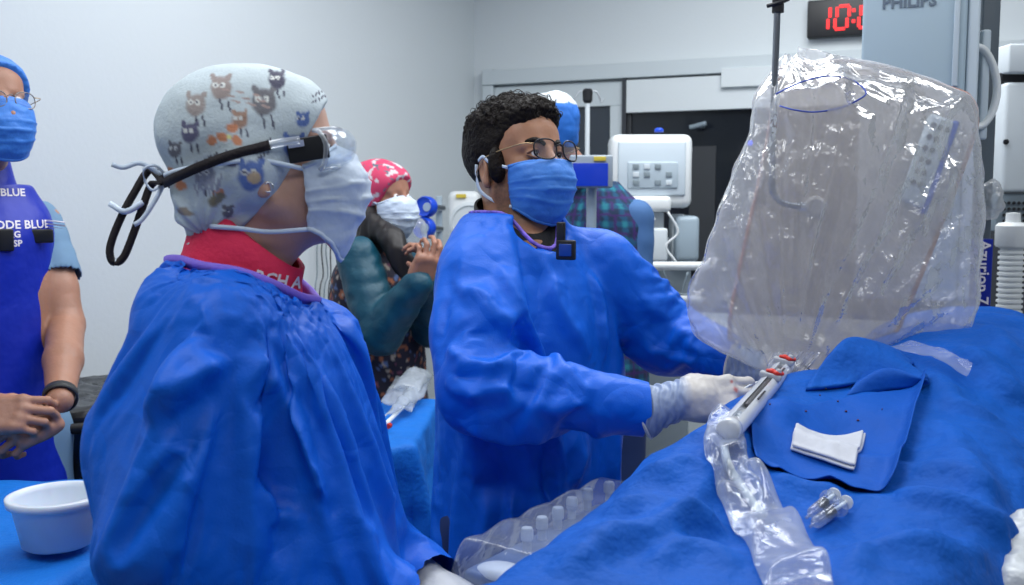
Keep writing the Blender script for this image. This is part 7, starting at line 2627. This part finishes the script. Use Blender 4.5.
# blue gauges
for (px, py, r_, lab) in ((429, 207, 10.5, 'upper of the two round blue gauges beside the woman in pink cap'), (427, 228, 11, 'lower of the two round blue gauges beside the woman in pink cap')):
    g_ = empty('gauge', P(px, py, 3.9), lab, 'gauge')
    rr = r_ / 1000 * 3.9
    m = MB(); m.lathe([(0, 0), (rr * 0.96, 0.0), (rr, 0.008), (rr, 0.035), (rr * 0.9, 0.042), (rr * 0.78, 0.038), (rr * 0.5, 0.036), (0, 0.036)], P(px, py, 3.93), (-0.5, -1, 0.05), 32)
    m.build('case', M_bluep, g_)
    m = MB(); m.lathe([(rr * 0.42, 0), (rr * 0.42, 0.004), (0, 0.004)], P(px - 1.8, py, 3.89), (-0.5, -1, 0.05), 24)
    m.build('dial', mat('dial_pale', (0.35, 0.45, 0.62), 0.4), g_)
    MB().cyl(P(px + 3, py, 3.93), P(px + 14, py + 1, 4.05), 0.012).build('stem', M_steel, g_)
bg = empty('suction_rail', P(440, 220, 4.06), 'vertical grey rail carrying the two blue gauges', 'rail')
boxpx(MB(), 437, 196, 443, 560, 4.04, 0.04, 0.004).build('rail', M_lgrey, bg)
MB().box((P(440, 300, 4.06).x, 4.06, 0.03), (0.3, 0.3, 0.06), None, 0.01).build('base', M_lgrey, bg)
# clear bag under the gauges
s = SDF(np.array(P(414, 238, 3.6)) - 0.14, np.array(P(414, 238, 3.6)) + 0.14, 0.008)
s.ell(P(414, 240, 3.6), (0.045, 0.05, 0.085))
V, Q = s.mesh(); V = V + normals(V, Q) * (0.02 * np.abs(noise(V * 18)))[:, None]
tag(mesh_np('clear_fluid_bag', V, Q, M_pack), 'clear crumpled bag hanging below the blue gauges', 'bag')

# wires on the left wall behind the patterned cap woman
w_o = empty('cable_bundle', onL(323, 270, 0.03), 'thin dark cables hanging on the wall between the two masked women', 'cable')
for i in range(4):
    m = MB(); m.smooth = True
    x_ = 317 + i * 4.5
    m.tube([onL(x_ + 3, 225, 0.03), onL(x_, 250, 0.035), onL(x_ + 2 * math.sin(i), 275, 0.03), onL(x_ - 2, 300, 0.035), onL(x_, 420, 0.03)], 0.0028, 6, smooth_path=6)
    m.build('cable', (M_grey, M_black)[i % 2], w_o)

# black waste hamper against the left wall
hb = onL(92, 400, 0.275)
ha = empty('waste_hamper', (hb.x, hb.y, 0), 'black bag-lined waste hamper by the wall behind the gowned woman', 'bin')
s = SDF((hb.x - 0.40, hb.y - 0.35, 0.0), (hb.x + 0.40, hb.y + 0.35, 1.08), 0.013)
s.stack([(0.06, 0, 0, .22, .18), (0.4, 0, 0, .25, .20), (0.88, 0, 0, .26, .22), (0.95, 0, 0, .28, .24), (0.985, 0, 0, .27, .23)], Matrix.Translation((hb.x, hb.y, 0)) @ MLf.to_4x4())
V, Q = s.mesh(); V = smooth_mesh(V, Q, 1); V = V + normals(V, Q) * (0.030 * np.abs(noise(V * 9)) + 0.016 * np.abs(noise(V * np.array([26, 26, 14]))))[:, None]
mesh_np('bag', V, Q, mat('black_bag', (0.008, 0.009, 0.012), 0.25, spec=0.6), ha)
m = MB(); m.smooth = True
rim = [hb + MLf @ Vector((0.30 * math.cos(t), 0.26 * math.sin(t), 0)) for t in np.linspace(0, 2 * math.pi, 37)[:-1]]
m.tube([Vector((p.x, p.y, 0.95)) for p in rim], 0.013, 10, closed=True)
m.build('rim', M_black, ha)
for t in (0.8, 2.4, 3.9, 5.4):
    p = hb + MLf @ Vector((0.30 * math.cos(t), 0.26 * math.sin(t), 0))
    MB().cyl((p.x, p.y, 0.0), (p.x, p.y, 0.95), 0.012).build('leg', M_grey, ha)
